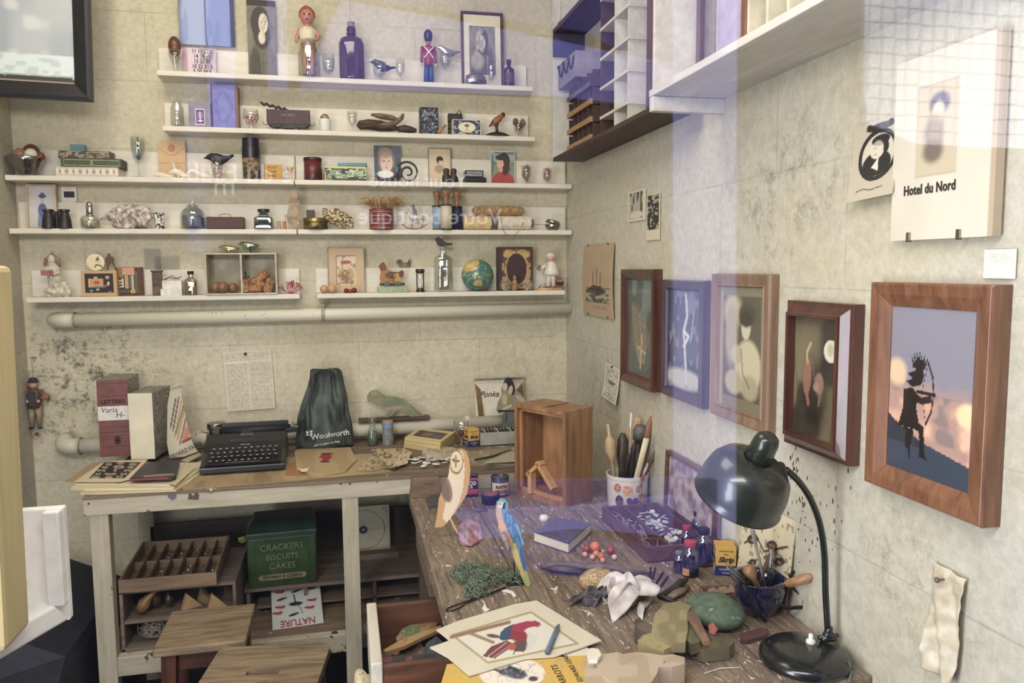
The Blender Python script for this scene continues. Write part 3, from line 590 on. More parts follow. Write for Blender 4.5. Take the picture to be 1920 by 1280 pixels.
# bird on stand
x,z,w,h = SH(2,909,955,202,2.92)
bs = E('bird_on_stand','painted robin figurine on a branch with dark base, second shelf','bird',(x,2.92,z)); s = w*.75
add('stand_base',G().lathe([(w*.5,0),(w*.5,h*.04),(w*.3,h*.12),(w*.1,h*.16),(.001,h*.17)],26,m=Matrix.Diagonal((1,.6,1,1))),M('1b1717','2b2320'),bs,**SM)
add('branch',G().tube([(0,0,h*.1),(-.002,0,h*.3),(.003,0,h*.5)],[.007,.005,.004]).tube([(-.002,0,h*.3),(-.01,0,h*.4)],[.004,.003]),M('4a3628','2d2018',bump=.5),bs,**SM)
add('breast',bird(G(),s,[(.45,.86),(.38,.9),(.3,.92),(.2,.84),(.08,.72),(-.08,.6),(-.25,.46),(-.42,.3)],[.005,.06,.11,.1,.14,.14,.08,.03],m=T(0,0,h*.5-s*.55)),M('a35a34','8a4526'),bs,**SM)
add('wing',G().tube([(s*.16,.0,h*.5+s*.27),(0,0,h*.5+s*.14),(-s*.2,0,h*.5-s*.02),(-s*.45,0,h*.5-s*.26)],[s*.04,s*.12,s*.1,s*.02],12,flat=1.3),M('4c4330','332c20'),bs,**SM)
add('head',G().ball((s*.31,0,h*.5+s*.4),s*.12),M('3a2c24','241a16'),bs,**SM)
x,z,w,h = SH(2,960,986,222,2.92)
goblet('cut_glass','stemmed glass at the far end of the second shelf holding seed pods',x,2.92,z,w*.8,h*.85,stem=.12)
for i,(a,b2,c_) in enumerate(((-.25,.8,.28),(.28,.75,.3),(.0,.55,.26))): put('seed_pod',('rounded brown seed pod in the stemmed glass, the taller one','rounded brown seed pod in the stemmed glass, leaning outward','rounded brown seed pod in the stemmed glass, lowest down')[i],'seed pod',x+a*w,2.92+.002*i,z+h*b2,G().ball((0,0,0),(w*.2,w*.18,w*c_)),M('6d5240','4b372a',scale=60),**SM,group='seed pods in the stemmed glass')
# ---------------------------------------------------------------- row 3
x,z,w,h = SH(3,11,84,295,2.925)
nest = M('6f655c','4a423c',rough=.6,scale=50,st=(1,1,3),bump=.8)
put('glass_bowl','flared smoky glass bowl of balls at the end of the third shelf','bowl',x,2.925,z,G().lathe(lp([(.5,0),(.55,.04),(.62,.3),(.85,.75),(1.02,1),(.99,1),(.8,.74),(.5,.3),(.02,.2)],w,h),36),glass('7d756c',.25,.7,.15),**SM)
put('twig_nest','coiled grey twig nest lying inside the flared glass bowl','nest',x,2.925,z,G().lathe(lp([(.4,.1),(.6,.5),(.74,.85),(.6,.9),(.02,.5)],w,h),30),nest,**SM,disp=(.006,.008))
for nm,cx,cy,r,col,lb in (('wooden_ball',59,284,12.5,('6d3f2b','54301f'),'large dark brown ball on top in the glass bowl'),('wooden_ball',38,291,12,('a77a5a','8d6244'),'light brown ball beside the large dark one in the glass bowl'),('wooden_ball',58,289,9.5,('e6dcc4','d6c8aa'),'cream white ball in the glass bowl'),('wooden_ball',76,293,7,('8a4a30','74391f'),'small reddish ball at the rim of the glass bowl')):
    yy = 2.93 if r == 12.5 else (2.90 if r == 9.5 else 2.915); p = PY(cx,cy,yy); put(nm,lb,'ball',p.x,yy,p.z,G().ball((0,0,0),r*2.9/1447),M(*col,rough=.4),**SM,group='balls in the glass bowl')
# books
def box_item(name,label,cat,row,xl,xr,yt,yb,Y,dep,mat,bevel=.001,paint=None,rzz=0):
    a = PY(xl,yt,Y-dep/2); b = PY(xr,yb,Y-dep/2); c = PY((xl+xr)/2,yb,Y-dep/2); x = (a.x+b.x)/2; w = b.x-a.x; h = a.z-c.z; return x,c.z,w,h
def bx(name,label,cat,x,y,z,w,d,h,mat,paint=None,bevel=.0012,rzz=0,res=40,group=None):
    e = put(name,label,cat,x,y,z,G().box(-w/2,w/2,-d/2,d/2,0,h),mat,bevel=bevel,group=group); e.rotation_euler = (0,0,rzz)
    if paint: add('front_design',G().sheet(w*.985,h*.97,int(min(140,res*w/h)),res,thick=.0004),PR,e,(0,-d/2-.0005,h*.015),paint=paint)
    return e
x,_,w,_ = SH(3,103,221,307,2.9); z = RZ[3]
def roses(c):
    c.c[:] = hx('e3dac4'); c.rect(0,.08,1,.14,'bfae90'); c.rect(0,.86,1,.92,'bfae90')
    for i in range(9): c.ell(.06+.11*i,.5,.02+.012*(i % 2),.28,('b58a78','9aa08a')[i % 2],.5)
h1 = .030; bx('patterned_box','cream box with a faded floral border, bottom of the third shelf stack','box',x,2.94,z,w,.075,h1,M('ddd3bb','cfc4a8'),roses,res=22,rzz=-.02)
x,_,w,_ = SH(3,112,226,292,2.9)
def gold(c): c.c[:] = hx('44512f'); c.rect(.04,.14,.96,.86,'a9a673'); c.rect(.05,.22,.95,.78,'3c4a2a'); c.rect(.06,.3,.94,.7,'4b5834'); c.rect(.48,.15,.52,.85,'a9a673',.7); c.mott(30,'2a351c',.62,.4)
h2 = .030; bx('patterned_box','dark green box with gold lines, middle of the third shelf stack','box',x,2.945,z+h1,w,.08,h2,M('333d24','28301c'),gold,res=24,rzz=.03)
x,_,w,_ = SH(3,105,203,275,2.9)
def bark(c): c.c[:] = hx('a89a76'); c.mott(14,'3f3525',.5,.9,3,fy=6); c.mott(26,'5f5238',.55,.7,5,fy=9); c.rect(0,0,1,.06,'342b1e')
h3 = .026; bx('bark_box','mottled bark covered box, top of the third shelf stack','box',x,2.945,z+h1+h2,w,.06,h3,M('7d6f50','453a28',scale=50),bark,res=26,rzz=-.04)
x,_,w,h = SH(3,127,162,262,2.93)
e = bx('blue_parcel','little faded blue packet on the bark covered box','box',x,2.94,z+h1+h2+h3,w*.8,.03,.022,M('5e8a90','4e7a82',scale=30),rzz=.1)
# goblet blue
x,z,w,h = SH(3,243,272,257,2.925)
goblet('wine_glass','tall clear goblet with a blue glass drop inside on the third shelf',x,2.925,z,w,h,GLb,stem=.36)
put('glass_drop','deep blue glass drop standing in the tall clear goblet','glass drop',x,2.925,z+h*.44,G().lathe([(.001,0),(w*.14,h*.03),(w*.16,h*.08),(w*.07,h*.14),(w*.04,h*.3),(w*.05,h*.5),(w*.04,h*.56),(.001,h*.57)],16),M('2f6d84','22556c',rough=.1,coat=.5),**SM)
x,z,w,h = SH(3,295,346,263,2.965)
def env(c):
    c.c[:] = hx('c9a472'); c.grain(10,.08); c.line([(0,.83),(.3,.66),(.5,.62),(.7,.66),(1,.83)],.006,'7d6040'); c.line([(0,.42),(1,.42)],.004,'6f5233',.8); c.line([(.52,.0),(.52,.62)],.004,'6f5233',.8); c.ell(.5,.8,.13,.09,'b5492e',.05); c.ring(.5,.8,.09,.062,.1,'e0b08a'); c.ell(.5,.8,.03,.02,'e8c8a0',.3)
card('kraft_envelope','tan envelope tied with string and closed with a red seal, third shelf','envelope',x,2.962,z,w,h,env,90,.04,.004)
shell = M('e3d6bf','cdbb9f',rough=.5,scale=15)
for i,(a,b2,t_,lb) in enumerate(((284,322,318,'folded pale paper bird before the envelope, its beak low'),(316,352,304,'folded pale paper bird standing upright before the envelope seal flap'),(350,392,304,'folded pale paper bird beyond the envelope with a long flat tail'))):
    x,z,w,h = SH(3,a,b2,t_,2.915)
    g = G().tube([(-w*.5,0,h*.3),(-w*.3,0,h*.45),(-w*.05,0,h*.35),(w*.2,0,h*.2),(w*.5,0,h*.12)],[.002,w*.07,w*.11,w*.09,.003],8,flat=1.5)
    if i: g.tube([(-w*.1,0,h*.3),(-w*.22,0,h*.7),(-w*.3,0,h)],[w*.1,w*.06,.002],8,flat=1.2)
    g.tube([(-w*.02,0,0),(0,0,h*.3)],[w*.04,w*.07],6)
    put('paper_bird',lb,'bird',x,2.915,z,g,shell,smooth=False)
x,z,w,h = SH(3,380,438,282,2.92)
goblet('cut_glass','clear tumbler with red threads holding the dark bird on the third shelf',x-.006,2.92,z,w*.42,h*.72,stem=.06,foot=.6)
put('red_thread_tuft','tuft of red threads inside the tumbler under the dark bird','thread',x-.006,2.92,z+.002,G().ball((0,0,h*.2),(w*.13,w*.13,h*.2),noise=.5,f=200),M('a0503c','d8c8b4',scale=200,lo=.45,hi=.55))
put('bird_figurine','dark blue black bird with rusty throat lying over the tumbler','bird',x,2.92,z+h*.46,bird(G(),w*.98,[(-.5,.24),(-.42,.26),(-.36,.28),(-.26,.3),(-.1,.24),(.08,.2),(.22,.24),(.36,.3),(.5,.38)],[.006,.03,.06,.1,.15,.15,.09,.05,.035]),M('1d2a36','18202a',c3='7a4a30',rough=.4,scale=30,hi=.7),**SM)
x,z,w,h = SH(3,452,487,259,2.93)
e = E('storage_tube','tall tube with dark glossy lid and marbled lower half, third shelf','tube',(x,2.93,z))
add('lid',G().lathe([(w*.5,h*.52),(w*.5,h*.76),(w*.47,h*.765),(w*.46,h*.99),(w*.42,h),(.001,h)],30),M('201c2a','151220',rough=.3),e,auto=40)
add('tube_body',G().lathe([(w*.47,0),(w*.48,h*.53)],30),M('8d7656','4b3a2a',scale=70,lo=.45,hi=.55),e,**SM)
x,z,w,h = SH(3,496,528,309,2.93)
e = bx('ticket_box','small yellow printed box on the third shelf','box',x,2.93,z,w,.035,h,M('d09a24','b9841c'),None,rzz=.12)
for i,s_ in enumerate(('TICKET','STAMP','MARK')): txt(s_,h*.24,M('4a2a10'),e,(-w*.08,-.0183,h*(.78-.27*i)),sx=.8)
x,z,w,h = SH(3,537,551,313,2.925)
put('wooden_spool','thin flared wooden spool next to the yellow printed box','spool',x,2.925,z,G().lathe(lp([(.5,0),(.45,.1),(.35,.6),(.9,.85),(1,1),(.02,.95)],w,h),18),lwood,**SM)
x,z,w,h = SH(3,569,603,296,2.93)
e = E('canister','worn red round canister on the third shelf','tin',(x,2.93,z)); rd = M('6d1f17','3a1812',rough=.35,scale=18)
add('canister_body',G().lathe([(w*.49,0),(w*.5,h*.02),(w*.49,h*.9)],32),rd,e,**SM); add('lid',G().lathe([(w*.515,h*.88),(w*.52,h*.89),(w*.52,h*.98),(w*.49,h),(.001,h)],32),M('4a231a','2a1612',rough=.4),e,auto=40)
x,z,w,h = SH(3,608,686,312,2.915)
def ytin(c):
    c.c[:] = hx('b9b25a'); c.rect(.03,.12,.97,.84,'1f3524'); c.rect(.06,.2,.94,.76,'7f9a72'); c.mott(7,'16281c',.45,.9,2,fy=3); c.mott(18,'d9dcb4',.66,.9,6); c.rect(.0,.88,1,1,'cdc66e'); c.rect(.02,.05,.98,.1,'3a4426')
bx('pictorial_tin','long yellow tin with a dark green landscape on the third shelf','tin',x,2.93,z,w,.05,h,M('a9a050','8f8840',rough=.35),ytin,.003,.02,res=34)
x,_,w2,_ = SH(3,633,688,304,2.93); put('pencil_tin','slim teal tin lying on top of the long yellow tin','tin',x,2.935,z+h,G().box(-w2/2,w2/2,-.018,.018,0,.014),M('4f8f9a','3d7884',rough=.35),bevel=.004)
def girl(c):
    c.c[:] = hx('5b6672'); c.mott(5,'3c4650',.5,.7,2); c.ell(.45,.62,.3,.32,'8f7f66',.3); c.ell(.46,.56,.23,.28,'ddb9a2',.1); c.ell(.42,.8,.26,.14,'9c8a6c',.4,a=.8); c.ell(.3,.6,.06,.05,'c58f7a',.8); c.ell(.38,.585,.035,.015,'3a3c44',.5); c.ell(.55,.585,.035,.015,'3a3c44',.5)
    c.line([(.47,.56),(.45,.48),(.48,.47)],.008,'b58a76'); c.ell(.46,.41,.05,.015,'a34c46',.5); c.ell(.55,.12,.5,.2,'22242c',.2); c.ell(.42,.24,.3,.1,'e6e2d8',.3); c.grain(22,.12)
x,z,w,h = SH(3,701,751,272,2.97); card('portrait_print','colour print of a fair child with a white collar, third shelf','print',x,2.972,z,w,h,girl,90,.06)
x,z,w,h = SH(3,726,786,306,2.92)
pts = [(-w*.48,0,h*.06),(-w*.3,0,h*.1),(-w*.2,0,h*.35),(-w*.1,0,h*.75)]
for i in range(34):
    a = rad_(150-i*19); r = w*.36*(1-i/40); pts.append((w*.14+r*cos(a),0,h*.5+r*1.0*sin(a)))
put('iron_scroll','black wrought iron spiral scroll standing on the third shelf','iron scroll',x,2.92,z,G().tube(pts,[.0035+.0008*sin(i*.3) for i in range(len(pts))],8),M('15151a','24242a',rough=.5),**SM)
def lady(c):
    c.c[:] = hx('c3ab85'); c.ell(.5,.5,.5,.6,'d3bd97',.8); c.rect(0,0,.03,1,'4a3626'); c.rect(.97,0,1,1,'4a3626'); c.rect(0,.98,1,1,'4a3626'); c.rect(0,0,1,.015,'4a3626')
    c.ell(.48,.42,.22,.12,'a8916c',.6); c.ell(.5,.67,.15,.11,'2e2218',.15); c.ell(.53,.63,.085,.075,'d9c29c',.15); c.ell(.5,.7,.15,.05,'2e2218',.3); c.ell(.5,.64,.012,.008,'3a2c20',.5); c.ell(.57,.64,.012,.008,'3a2c20',.5)
x,z,w,h = SH(3,803,846,277,2.97); card('portrait_photograph','sepia vignette photograph of a woman with bobbed hair, third shelf','photograph',x,2.972,z,w,h,lady,90,.06)
x,z,w,h = SH(3,829,858,315,2.915)
for q,lb in ((-1,'squat dark owl figurine of the huddled pair, touching the sepia photograph'),(1,'squat dark owl figurine of the huddled pair, next to the black box')):
    put('owl_figurine',lb,'figurine',x+q*w*.24,2.915,z,G().lathe([(w*.25,0),(w*.3,h*.1),(w*.27,h*.4),(w*.17,h*.6),(w*.2,h*.75),(w*.19,h*.92),(.001,h)],16),M('3f302a','241b18',rough=.5,scale=60,bump=.4),**SM,group='huddled owl figurines')
x,z,w,h = SH(3,870,911,334,2.92)
bx('black_case','low black case under the glossy black box on the third shelf','case',x,2.93,z,w,.05,.02,M('141416',rough=.35),bevel=.004)
bx('glass_slide_box','glossy black box with silver window resting on the low black case','box',x-.004,2.93,z+.02,w*.84,.045,.026,M('1c1c1f',rough=.2),lambda c: (c.rect(0,0,1,1,'1c1c1f'),c.rect(.07,.2,.93,.8,'9a9a94'),c.rect(.07,.45,.93,.55,'4a4a48'),c.mott(12,'3a3a38',.6,.5)),bevel=.004)
def page(c):
    c.c[:] = hx('7d8a78'); c.ell(.5,.9,.6,.25,'9db0b4',.5); c.mott(6,'4d5a44',.55,.6,2); c.ell(.5,-.02,.5,.42,'a93a34',.06); c.ell(.56,.7,.24,.26,'4a3024',.1); c.ell(.6,.5,.17,.22,'4a3024',.2); c.ell(.4,.63,.14,.15,'d9a988',.1); c.ell(.42,.8,.22,.08,'2f4238',.15); c.ell(.42,.45,.08,.08,'cf9c7c',.2)
    c.ell(.34,.65,.02,.01,'2e2018',.5); c.ell(.46,.65,.02,.01,'2e2018',.5); c.line([(.4,.56),(.44,.56)],.006,'8e4034'); c.rect(0,0,.03,1,'d9d4c0'); c.rect(.97,0,1,1,'d9d4c0'); c.rect(0,.975,1,1,'d9d4c0'); c.line([(.45,.38),(.46,0)],.006,'7d2622')
x,z,w,h = SH(3,920,966,282,2.965); card('portrait_print','colour print of a long haired youth in red doublet and dark cap','print',x,2.968,z,w,h,page,90,.06)
for a,b2,t_,lb,lb2 in ((975,1000,310,'clear tumbler with brown shells past the red doublet print','brown shells piled in the tumbler past the red doublet print'),(1015,1038,316,'clear tumbler with reddish coral nearest the third shelf end','reddish coral bits in the tumbler nearest the third shelf end')):
    x,z,w,h = SH(3,a,b2,t_,2.92); goblet('cut_glass',lb,x,2.92,z,w*.8,h,stem=.12)
    put('shell_cluster',lb2,'shells',x,2.92,z+h*.24,G().ball((0,0,h*.36),(w*.26,w*.24,h*.4),noise=.5,f=120,n=20,k=14),M('6d5348','9a7a6a',scale=90) if a < 1000 else M('8a4a42','b58a80',scale=90))
# ---------------------------------------------------------------- row 4
x,z,w,h = SH(4,48,104,346,2.965)
f_ = E('picture_frame','thin pale wood frame with a blue silhouette of a lady in a hat, fourth shelf','framed picture',(x,2.965,z),(-.06,0,0))
add('frame',G().frame(w,h,[(0,0),(0,-.012),(.006,-.012),(.006,-.004)]),wood('cbb593','ab9270',st=(6,6,1)),f_)
def lady2(c): c.c[:] = hx('b9b3b4'); c.ell(.5,.5,.6,.6,'c6c0bd',.8); c.ell(.5,.12,.17,.3,'7285b4',.2); c.ell(.52,.42,.17,.17,'4d5f94',.15); c.ell(.53,.66,.06,.06,'b5a8b0',.2); c.ell(.53,.76,.15,.05,'46527a',.2); c.ell(.53,.79,.08,.06,'46527a',.2); c.ell(.46,.36,.1,.04,'5b6c9f',.3)
add('picture',G().sheet(w-.01,h-.01,40,60,thick=.0005),PR,f_,(0,-.006,.005),paint=lady2)
x,z,w,h = SH(4,116,144,355,2.985)
zb = RZ[4]+.095; p0 = PY(130,379,2.985)
e = card('slide_mount','small white slide mount with a dark window, leaning above the fourth shelf board','slide',p0.x,2.988,zb,w,.052,lambda c: (c.rect(0,0,1,1,'ddd6c4'),c.rect(.15,.3,.85,.72,'10131f'),c.rect(.25,.86,.75,.93,'c99a6a',.8),c.rect(.8,0,1,.06,'c98a4a',.8)),44,.0,.002)
# binoculars
x,z,w,h = SH(4,76,134,392,2.915)
e = E('binoculars','small black opera binoculars standing on the fourth shelf','binoculars',(x,2.915,z)); lb_ = M('201c1a','2e2926',rough=.35,scale=60)
for q in (-1,1): add('barrel',G().lathe([(w*.225,0),(w*.235,h*.03),(w*.225,h*.1),(w*.21,h*.45),(w*.15,h*.78),(w*.14,h*.85),(w*.185,h*.88),(w*.185,h*.98),(w*.12,h),(w*.1,h*.95)],26,m=T(q*w*.26,0,0)),lb_,e,auto=40)
add('focus_bridge',G().lathe([(w*.06,h*.05),(w*.06,h*.75),(w*.09,h*.76),(w*.09,h*.88),(w*.04,h*.9)],16).box(-w*.2,w*.2,-.003,.003,h*.68,h*.74).box(-w*.2,w*.2,-.003,.003,h*.3,h*.36),dmetal,e,auto=40)
# inkwell with metal cap
x,z,w,h = SH(4,148,186,378,2.92)
e = E('glass_inkwell','squat glass inkwell of seeds with a tall chrome dome cap, fourth shelf','inkwell',(x,2.92,z))
add('glass_base',G().lathe(lp([(.9,0),(1,.03),(1,.4),(.8,.47),(.4,.5),(.35,.5),(.75,.44),(.9,.38),(.9,.05),(.02,.05)],w,h),26),GL,e,**SM)
add('contents',G().lathe([(w*.42,h*.05),(w*.43,h*.34),(.001,h*.36)],22),M('c9bd98','8a7d5c',scale=160,lo=.45,hi=.55),e,**SM)
add('metal_cap',G().lathe([(w*.2,h*.47),(w*.2,h*.52),(w*.17,h*.53),(w*.17,h*.85),(w*.13,h*.95),(w*.06,h*.995),(.001,h)],22),M('b0aba4','d8d4cc',rough=.15,metal=1),e,**SM)
a = PY(186,412,2.92); add('handle',G().tube([(w*.5,0,h*.38),(w*.7,0,h*.41),(w*.8,0,h*.36),(w*.72,0,h*.33),(w*.52,0,h*.33)],.0015,6),metal,e,**SM)
# coral
x,z,w,h = SH(4,200,287,383,2.92); cor = M('ddd3c2','8b7a72',rough=.7,scale=70,lo=.35,hi=.6,bump=1)
g = G().ball((0,0,h*.5),(w*.5,.032,h*.5),noise=.55,f=38,n=56,k=34,seed=2)
for v in g.b.verts: v.co.z = max(v.co.z,.0)
put('brain_coral','large crinkled white and mauve coral on the fourth shelf','coral',x,2.925,z,g,cor,**SM)
x,z,w,h = SH(4,288,308,399,2.92)
put('speckled_cup','small black and white speckled cup next to the large coral','cup',x,2.92,z,G().lathe(lp([(.85,0),(.9,.05),(.85,.5),(1,1),(.9,1),(.75,.5),(.02,.1)],w,h),24),M('e2ddd0','3b3733',scale=110,lo=.46,hi=.54),**SM)
x,z,w,h = SH(4,336,384,373,2.925)
e = E('apothecary_bottle','wide clear pressed glass bottle with a ball stopper, fourth shelf','bottle',(x,2.925,z))
add('bottle_body',G().lathe(lp([(.9,0),(1,.04),(1,.5),(.8,.64),(.45,.72),(.45,.8),(.35,.8),(.35,.74),(.7,.64),(.9,.5),(.9,.06),(.02,.06)],w,h),30),glass('dfe4e0',.12,.85,.08),e,**SM)
add('contents',G().lathe([(w*.42,h*.05),(w*.42,h*.45),(.001,h*.47)],10),M('8f8e8a','605f5e',scale=90),e)
add('stopper',G().lathe([(w*.15,h*.78),(w*.15,h*.84),(w*.22,h*.86),(w*.1,h*.9),(w*.14,h*.95),(w*.08,h),(.001,h)],16),GL,e,**SM)
# red box with shells
x,z,w,h = SH(4,388,458,408,2.92)
e = E('lacquer_box','dark red lacquered box open on top on the fourth shelf','box',(x,2.925,z)); lr = M('4f1712','3a100d',rough=.5)
add('box_body',G().box(-w/2,w/2,-.025,.025,0,.003).box(-w/2,w/2,-.025,-.022,.003,h).box(-w/2,w/2,.022,.025,.003,h).box(-w/2,-w/2+.003,-.022,.022,.003,h).box(w/2-.003,w/2,-.022,.022,.003,h),lr,e,bevel=.001)
add('rim',G().tube([(-w/2,-.026,h),(w/2,-.026,h),(w/2,.026,h),(-w/2,.026,h)],.0016,6,closed=True),M('6d2a20',rough=.25),e)
g = G(); random.seed(5)
for i in range(14):
    g.ball((ru(-.45,.45)*w,ru(-.015,.015),h*(.62+.35*random.random())),(.009,.007,.007),noise=.6,f=150,n=10,k=6)
tag(add('shell_fragments',g,M('c9bfb0','7d7168',scale=90),None,(x,2.925,z),**SM),'pale shell fragments heaped in the dark red lacquered box','shells',kind='stuff')
put('bent_wire','thin bent wire loop standing among the shells in the lacquered box','wire',x,2.915,z+h*.9,G().tube([(-.022,0,0),(-.02,0,.014),(0,0,.017),(.016,0,.015),(.02,0,0)],.0011,6),dmetal,**SM)
x,z,w,h = SH(4,476,512,392,2.925)
smallbottle('ink_bottle','grey green glass ink bottle with black cap, fourth shelf',x,2.925,z,w,h,glass('a8bcb8',.18,.6),M('1d1a18',rough=.4),neck=.5,sh=.6,square=8,liquid=M('46605a',rough=.5),liqh=.35)
x,z,w,h = SH(4,519,527,415,2.92)
for q,cc,lb in ((x,('c8976a','b08050'),'tiny tan thread reel of the pair by the green ink bottle'),(x+w+.0035,('c97a5a','b06445'),'tiny salmon thread reel of the pair by the wooden mannequin')):
    put('thread_reel',lb,'reel',q,2.92,z,G().lathe([(w*.5,0),(w*.5,h*.1),(w*.42,h*.14),(w*.42,h*.86),(w*.5,h*.9),(w*.5,h)],16),M(*cc,scale=80,st=(1,1,4)),auto=40,group='thread reels by the ink bottle')
# cut out figure
px = [(551,354),(556,355),(559,360),(558,366),(556,370),(561,374),(563,385),(565,394),(567,400),(565,408),(561,412),(562,420),(566,424),(558,427),(541,427),(541,418),(538,406),(533,403),(532,401),(538,399),(540,390),(541,375),(545,370),(544,364),(547,357)]
zb = PY(550,427,2.91).z
px = [(a,b) for a,b in px]
g = G().cut(px,lambda a,b: PY(a,b,2.91)-V((0,0,zb-RZ[4])),.012,2.0,(0,1,0))
def ply(c): c.c[:] = hx('9d8664'); c.mott(.12,'7b6344',.5,.7,3); c.mott(.3,'b89f7a',.6,.5,8); c.line([(549,414),(550,424)],.6,'5b4834'); c.ell(553,393,6,9,'a9906c',.5)
add('cutout_figure',g,PR,paint=ply,label='tan plywood silhouette of a robed figure on the fourth shelf',cat='wooden figure')
# round tin, plate
x,z,w,h = SH(4,568,615,409,2.925)
e = E('round_tin','low round brass coloured tin on the fourth shelf','tin',(x,2.93,z))
add('tin_body',G().lathe([(w*.49,0),(w*.49,h*.7)],32),M('8d7c3c','4e4420',rough=.35,metal=.6,scale=40),e,**SM); add('lid',G().lathe([(w*.5,h*.68),(w*.5,h*.96),(w*.48,h),(.001,h)],32),brass,e,auto=40)
x2,_,w2,_ = SH(4,574,590,394,2.92)
put('engraved_tile','tiny brown engraved square tile on top of the low round tin','tile',x2,2.93,z+h,G().box(-w2/2,w2/2,-.003,.003,0,w2).box(-w2*.28,w2*.28,-.0036,-.003,w2*.2,w2*.26).box(-w2*.06,w2*.06,-.0036,-.003,w2*.26,w2*.8).box(-w2*.2,w2*.2,-.0036,-.003,w2*.8,w2*.86),M('5b4634','3a2c20',scale=60),bevel=.001)
x,z,w,h = SH(4,601,667,387,2.915)
g = G().ball((0,0,0),(w*.5,.02,h*.33),m=T(0,0,h*.5,0,.38),noise=.35,f=60,n=44,k=26,seed=9)
for v in g.b.verts: v.co.z = max(v.co.z,0)
o = put('sea_sponge','lacy yellow holed sea sponge on the fourth shelf','sponge',x,2.92,z,g,M('d4c08f','5a4524',rough=.8,scale=130,lo=.42,hi=.56,bump=1),**SM)
# raffia can
x,z,w,h = SH(4,692,737,392,2.92)
def cancol(c): pass
can = bpy.data.materials.new('striped_paper'); can.use_nodes = True; n = can.node_tree.nodes; L = can.node_tree.links
tc = n.new('ShaderNodeTexCoord'); sp = n.new('ShaderNodeSeparateXYZ'); L.new(tc.outputs['Object'],sp.inputs[0]); ma = n.new('ShaderNodeMath'); ma.operation = 'MULTIPLY'; ma.inputs[1].default_value = 5/.072; L.new(sp.outputs[2],ma.inputs[0]); mf = n.new('ShaderNodeMath'); mf.operation = 'FRACT'; L.new(ma.outputs[0],mf.inputs[0])
r = n.new('ShaderNodeValToRGB'); r.color_ramp.interpolation = 'CONSTANT'; e0 = r.color_ramp.elements; e0[0].color = rgba('6a1f24'); e0[1].position = .4; e0[1].color = rgba('b08a5c'); e1 = e0.new(.6); e1.color = rgba('3a1a1c'); e2 = e0.new(.75); e2.color = rgba('96302c'); L.new(mf.outputs[0],r.inputs[0]); L.new(r.outputs[0],n['Principled BSDF'].inputs['Base Color'])
put('striped_can','red and tan striped round can on the fourth shelf','can',x,2.925,z,G().lathe([(w*.5,0),(w*.5,h),(w*.47,h),(w*.47,h*.8),(.001,h*.8)],32),can,auto=40)
g = G(); random.seed(11); x2,_,w2,h2 = SH(4,670,745,368,2.92)
for i in range(110):
    a = ru(-PI,PI); r0 = w*.3*random.random(); pts = []
    dx = ru(-1,1)*w2*.66; top = h+(h2-h)*ru(.25,1); end = ru(h-.018 if abs(dx) > w*.55 else h,top)
    for k in range(6): t_ = k/5; pts.append((r0*cos(a)*(1-t_)+dx*t_**.8,r0*sin(a)*(1-t_)+ru(-.02,.012)*t_ - .008,h*.85+(top-h*.85)*sin(PI*.5*min(1,t_*1.5))*(1 if t_ < .7 else 1-(t_-.7)*.5)+ru(-.004,.004)))
    g.tube(pts,[.0016]*5+[.0008],5,flat=.5)
tag(add('raffia_bundle',g,M('c09552','9b7336',rough=.7,scale=40),None,(x,2.925,z)),'shaggy golden raffia bundle spilling from the striped can','raffia',kind='stuff')
# rocking horse
x,z,w,h = SH(4,752,798,377,2.915)
e = E('rocking_horse','tiny tin rocking horse with rider on red rockers, fourth shelf','toy horse',(x+.002,2.915,z)); s = w
add('rocker',G().tube([(-s*.5,-.006,s*.22),(-s*.3,-.006,s*.08),(0,-.006,s*.03),(s*.3,-.006,s*.08),(s*.5,-.006,s*.22)],.0018,6),M('a34450',rough=.4),e,**SM); add('rocker',G().tube([(-s*.5,.006,s*.22),(-s*.3,.006,s*.08),(0,.006,s*.03),(s*.3,.006,s*.08),(s*.5,.006,s*.22)],.0018,6),M('a34450',rough=.4),e,**SM)
g = G().tube([(s*.4,0,s*.38),(s*.36,0,s*.5),(s*.15,0,s*.5),(-s*.1,0,s*.5),(-s*.2,0,s*.62),(-s*.24,0,s*.78)],[s*.03,s*.1,s*.11,s*.12,s*.09,s*.06],10).tube([(-s*.2,0,s*.8),(-s*.28,0,s*.74),(-s*.36,0,s*.66)],[s*.06,s*.06,s*.035],8)
for q in (-.12,.3): g.tube([(s*q,-.003,s*.42),(s*(q-.03),-.005,s*.1)],[s*.05,s*.03],6); g.tube([(s*q,.003,s*.42),(s*(q+.06),.005,s*.1)],[s*.05,s*.03],6)
add('horse_body',g,M('d8cfc4','b0a294',rough=.35),e,**SM)
add('rider',G().tube([(s*.05,0,s*.55),(s*.02,0,s*.75),(-s*.02,0,s*.9)],[s*.07,s*.08,s*.05],8).ball((-s*.03,0,s*.98),s*.07,n=8,k=6),M('8c6a70','5c6a90',scale=60),e,**SM)
add('wire_lance',G().tube([(s*.0,0,s*.8),(-s*.3,0,s*1.2),(-s*.5,0,s*1.4),(-s*.48,0,s*1.3),(-s*.1,0,s*.9)],.0007,5),brass,e)
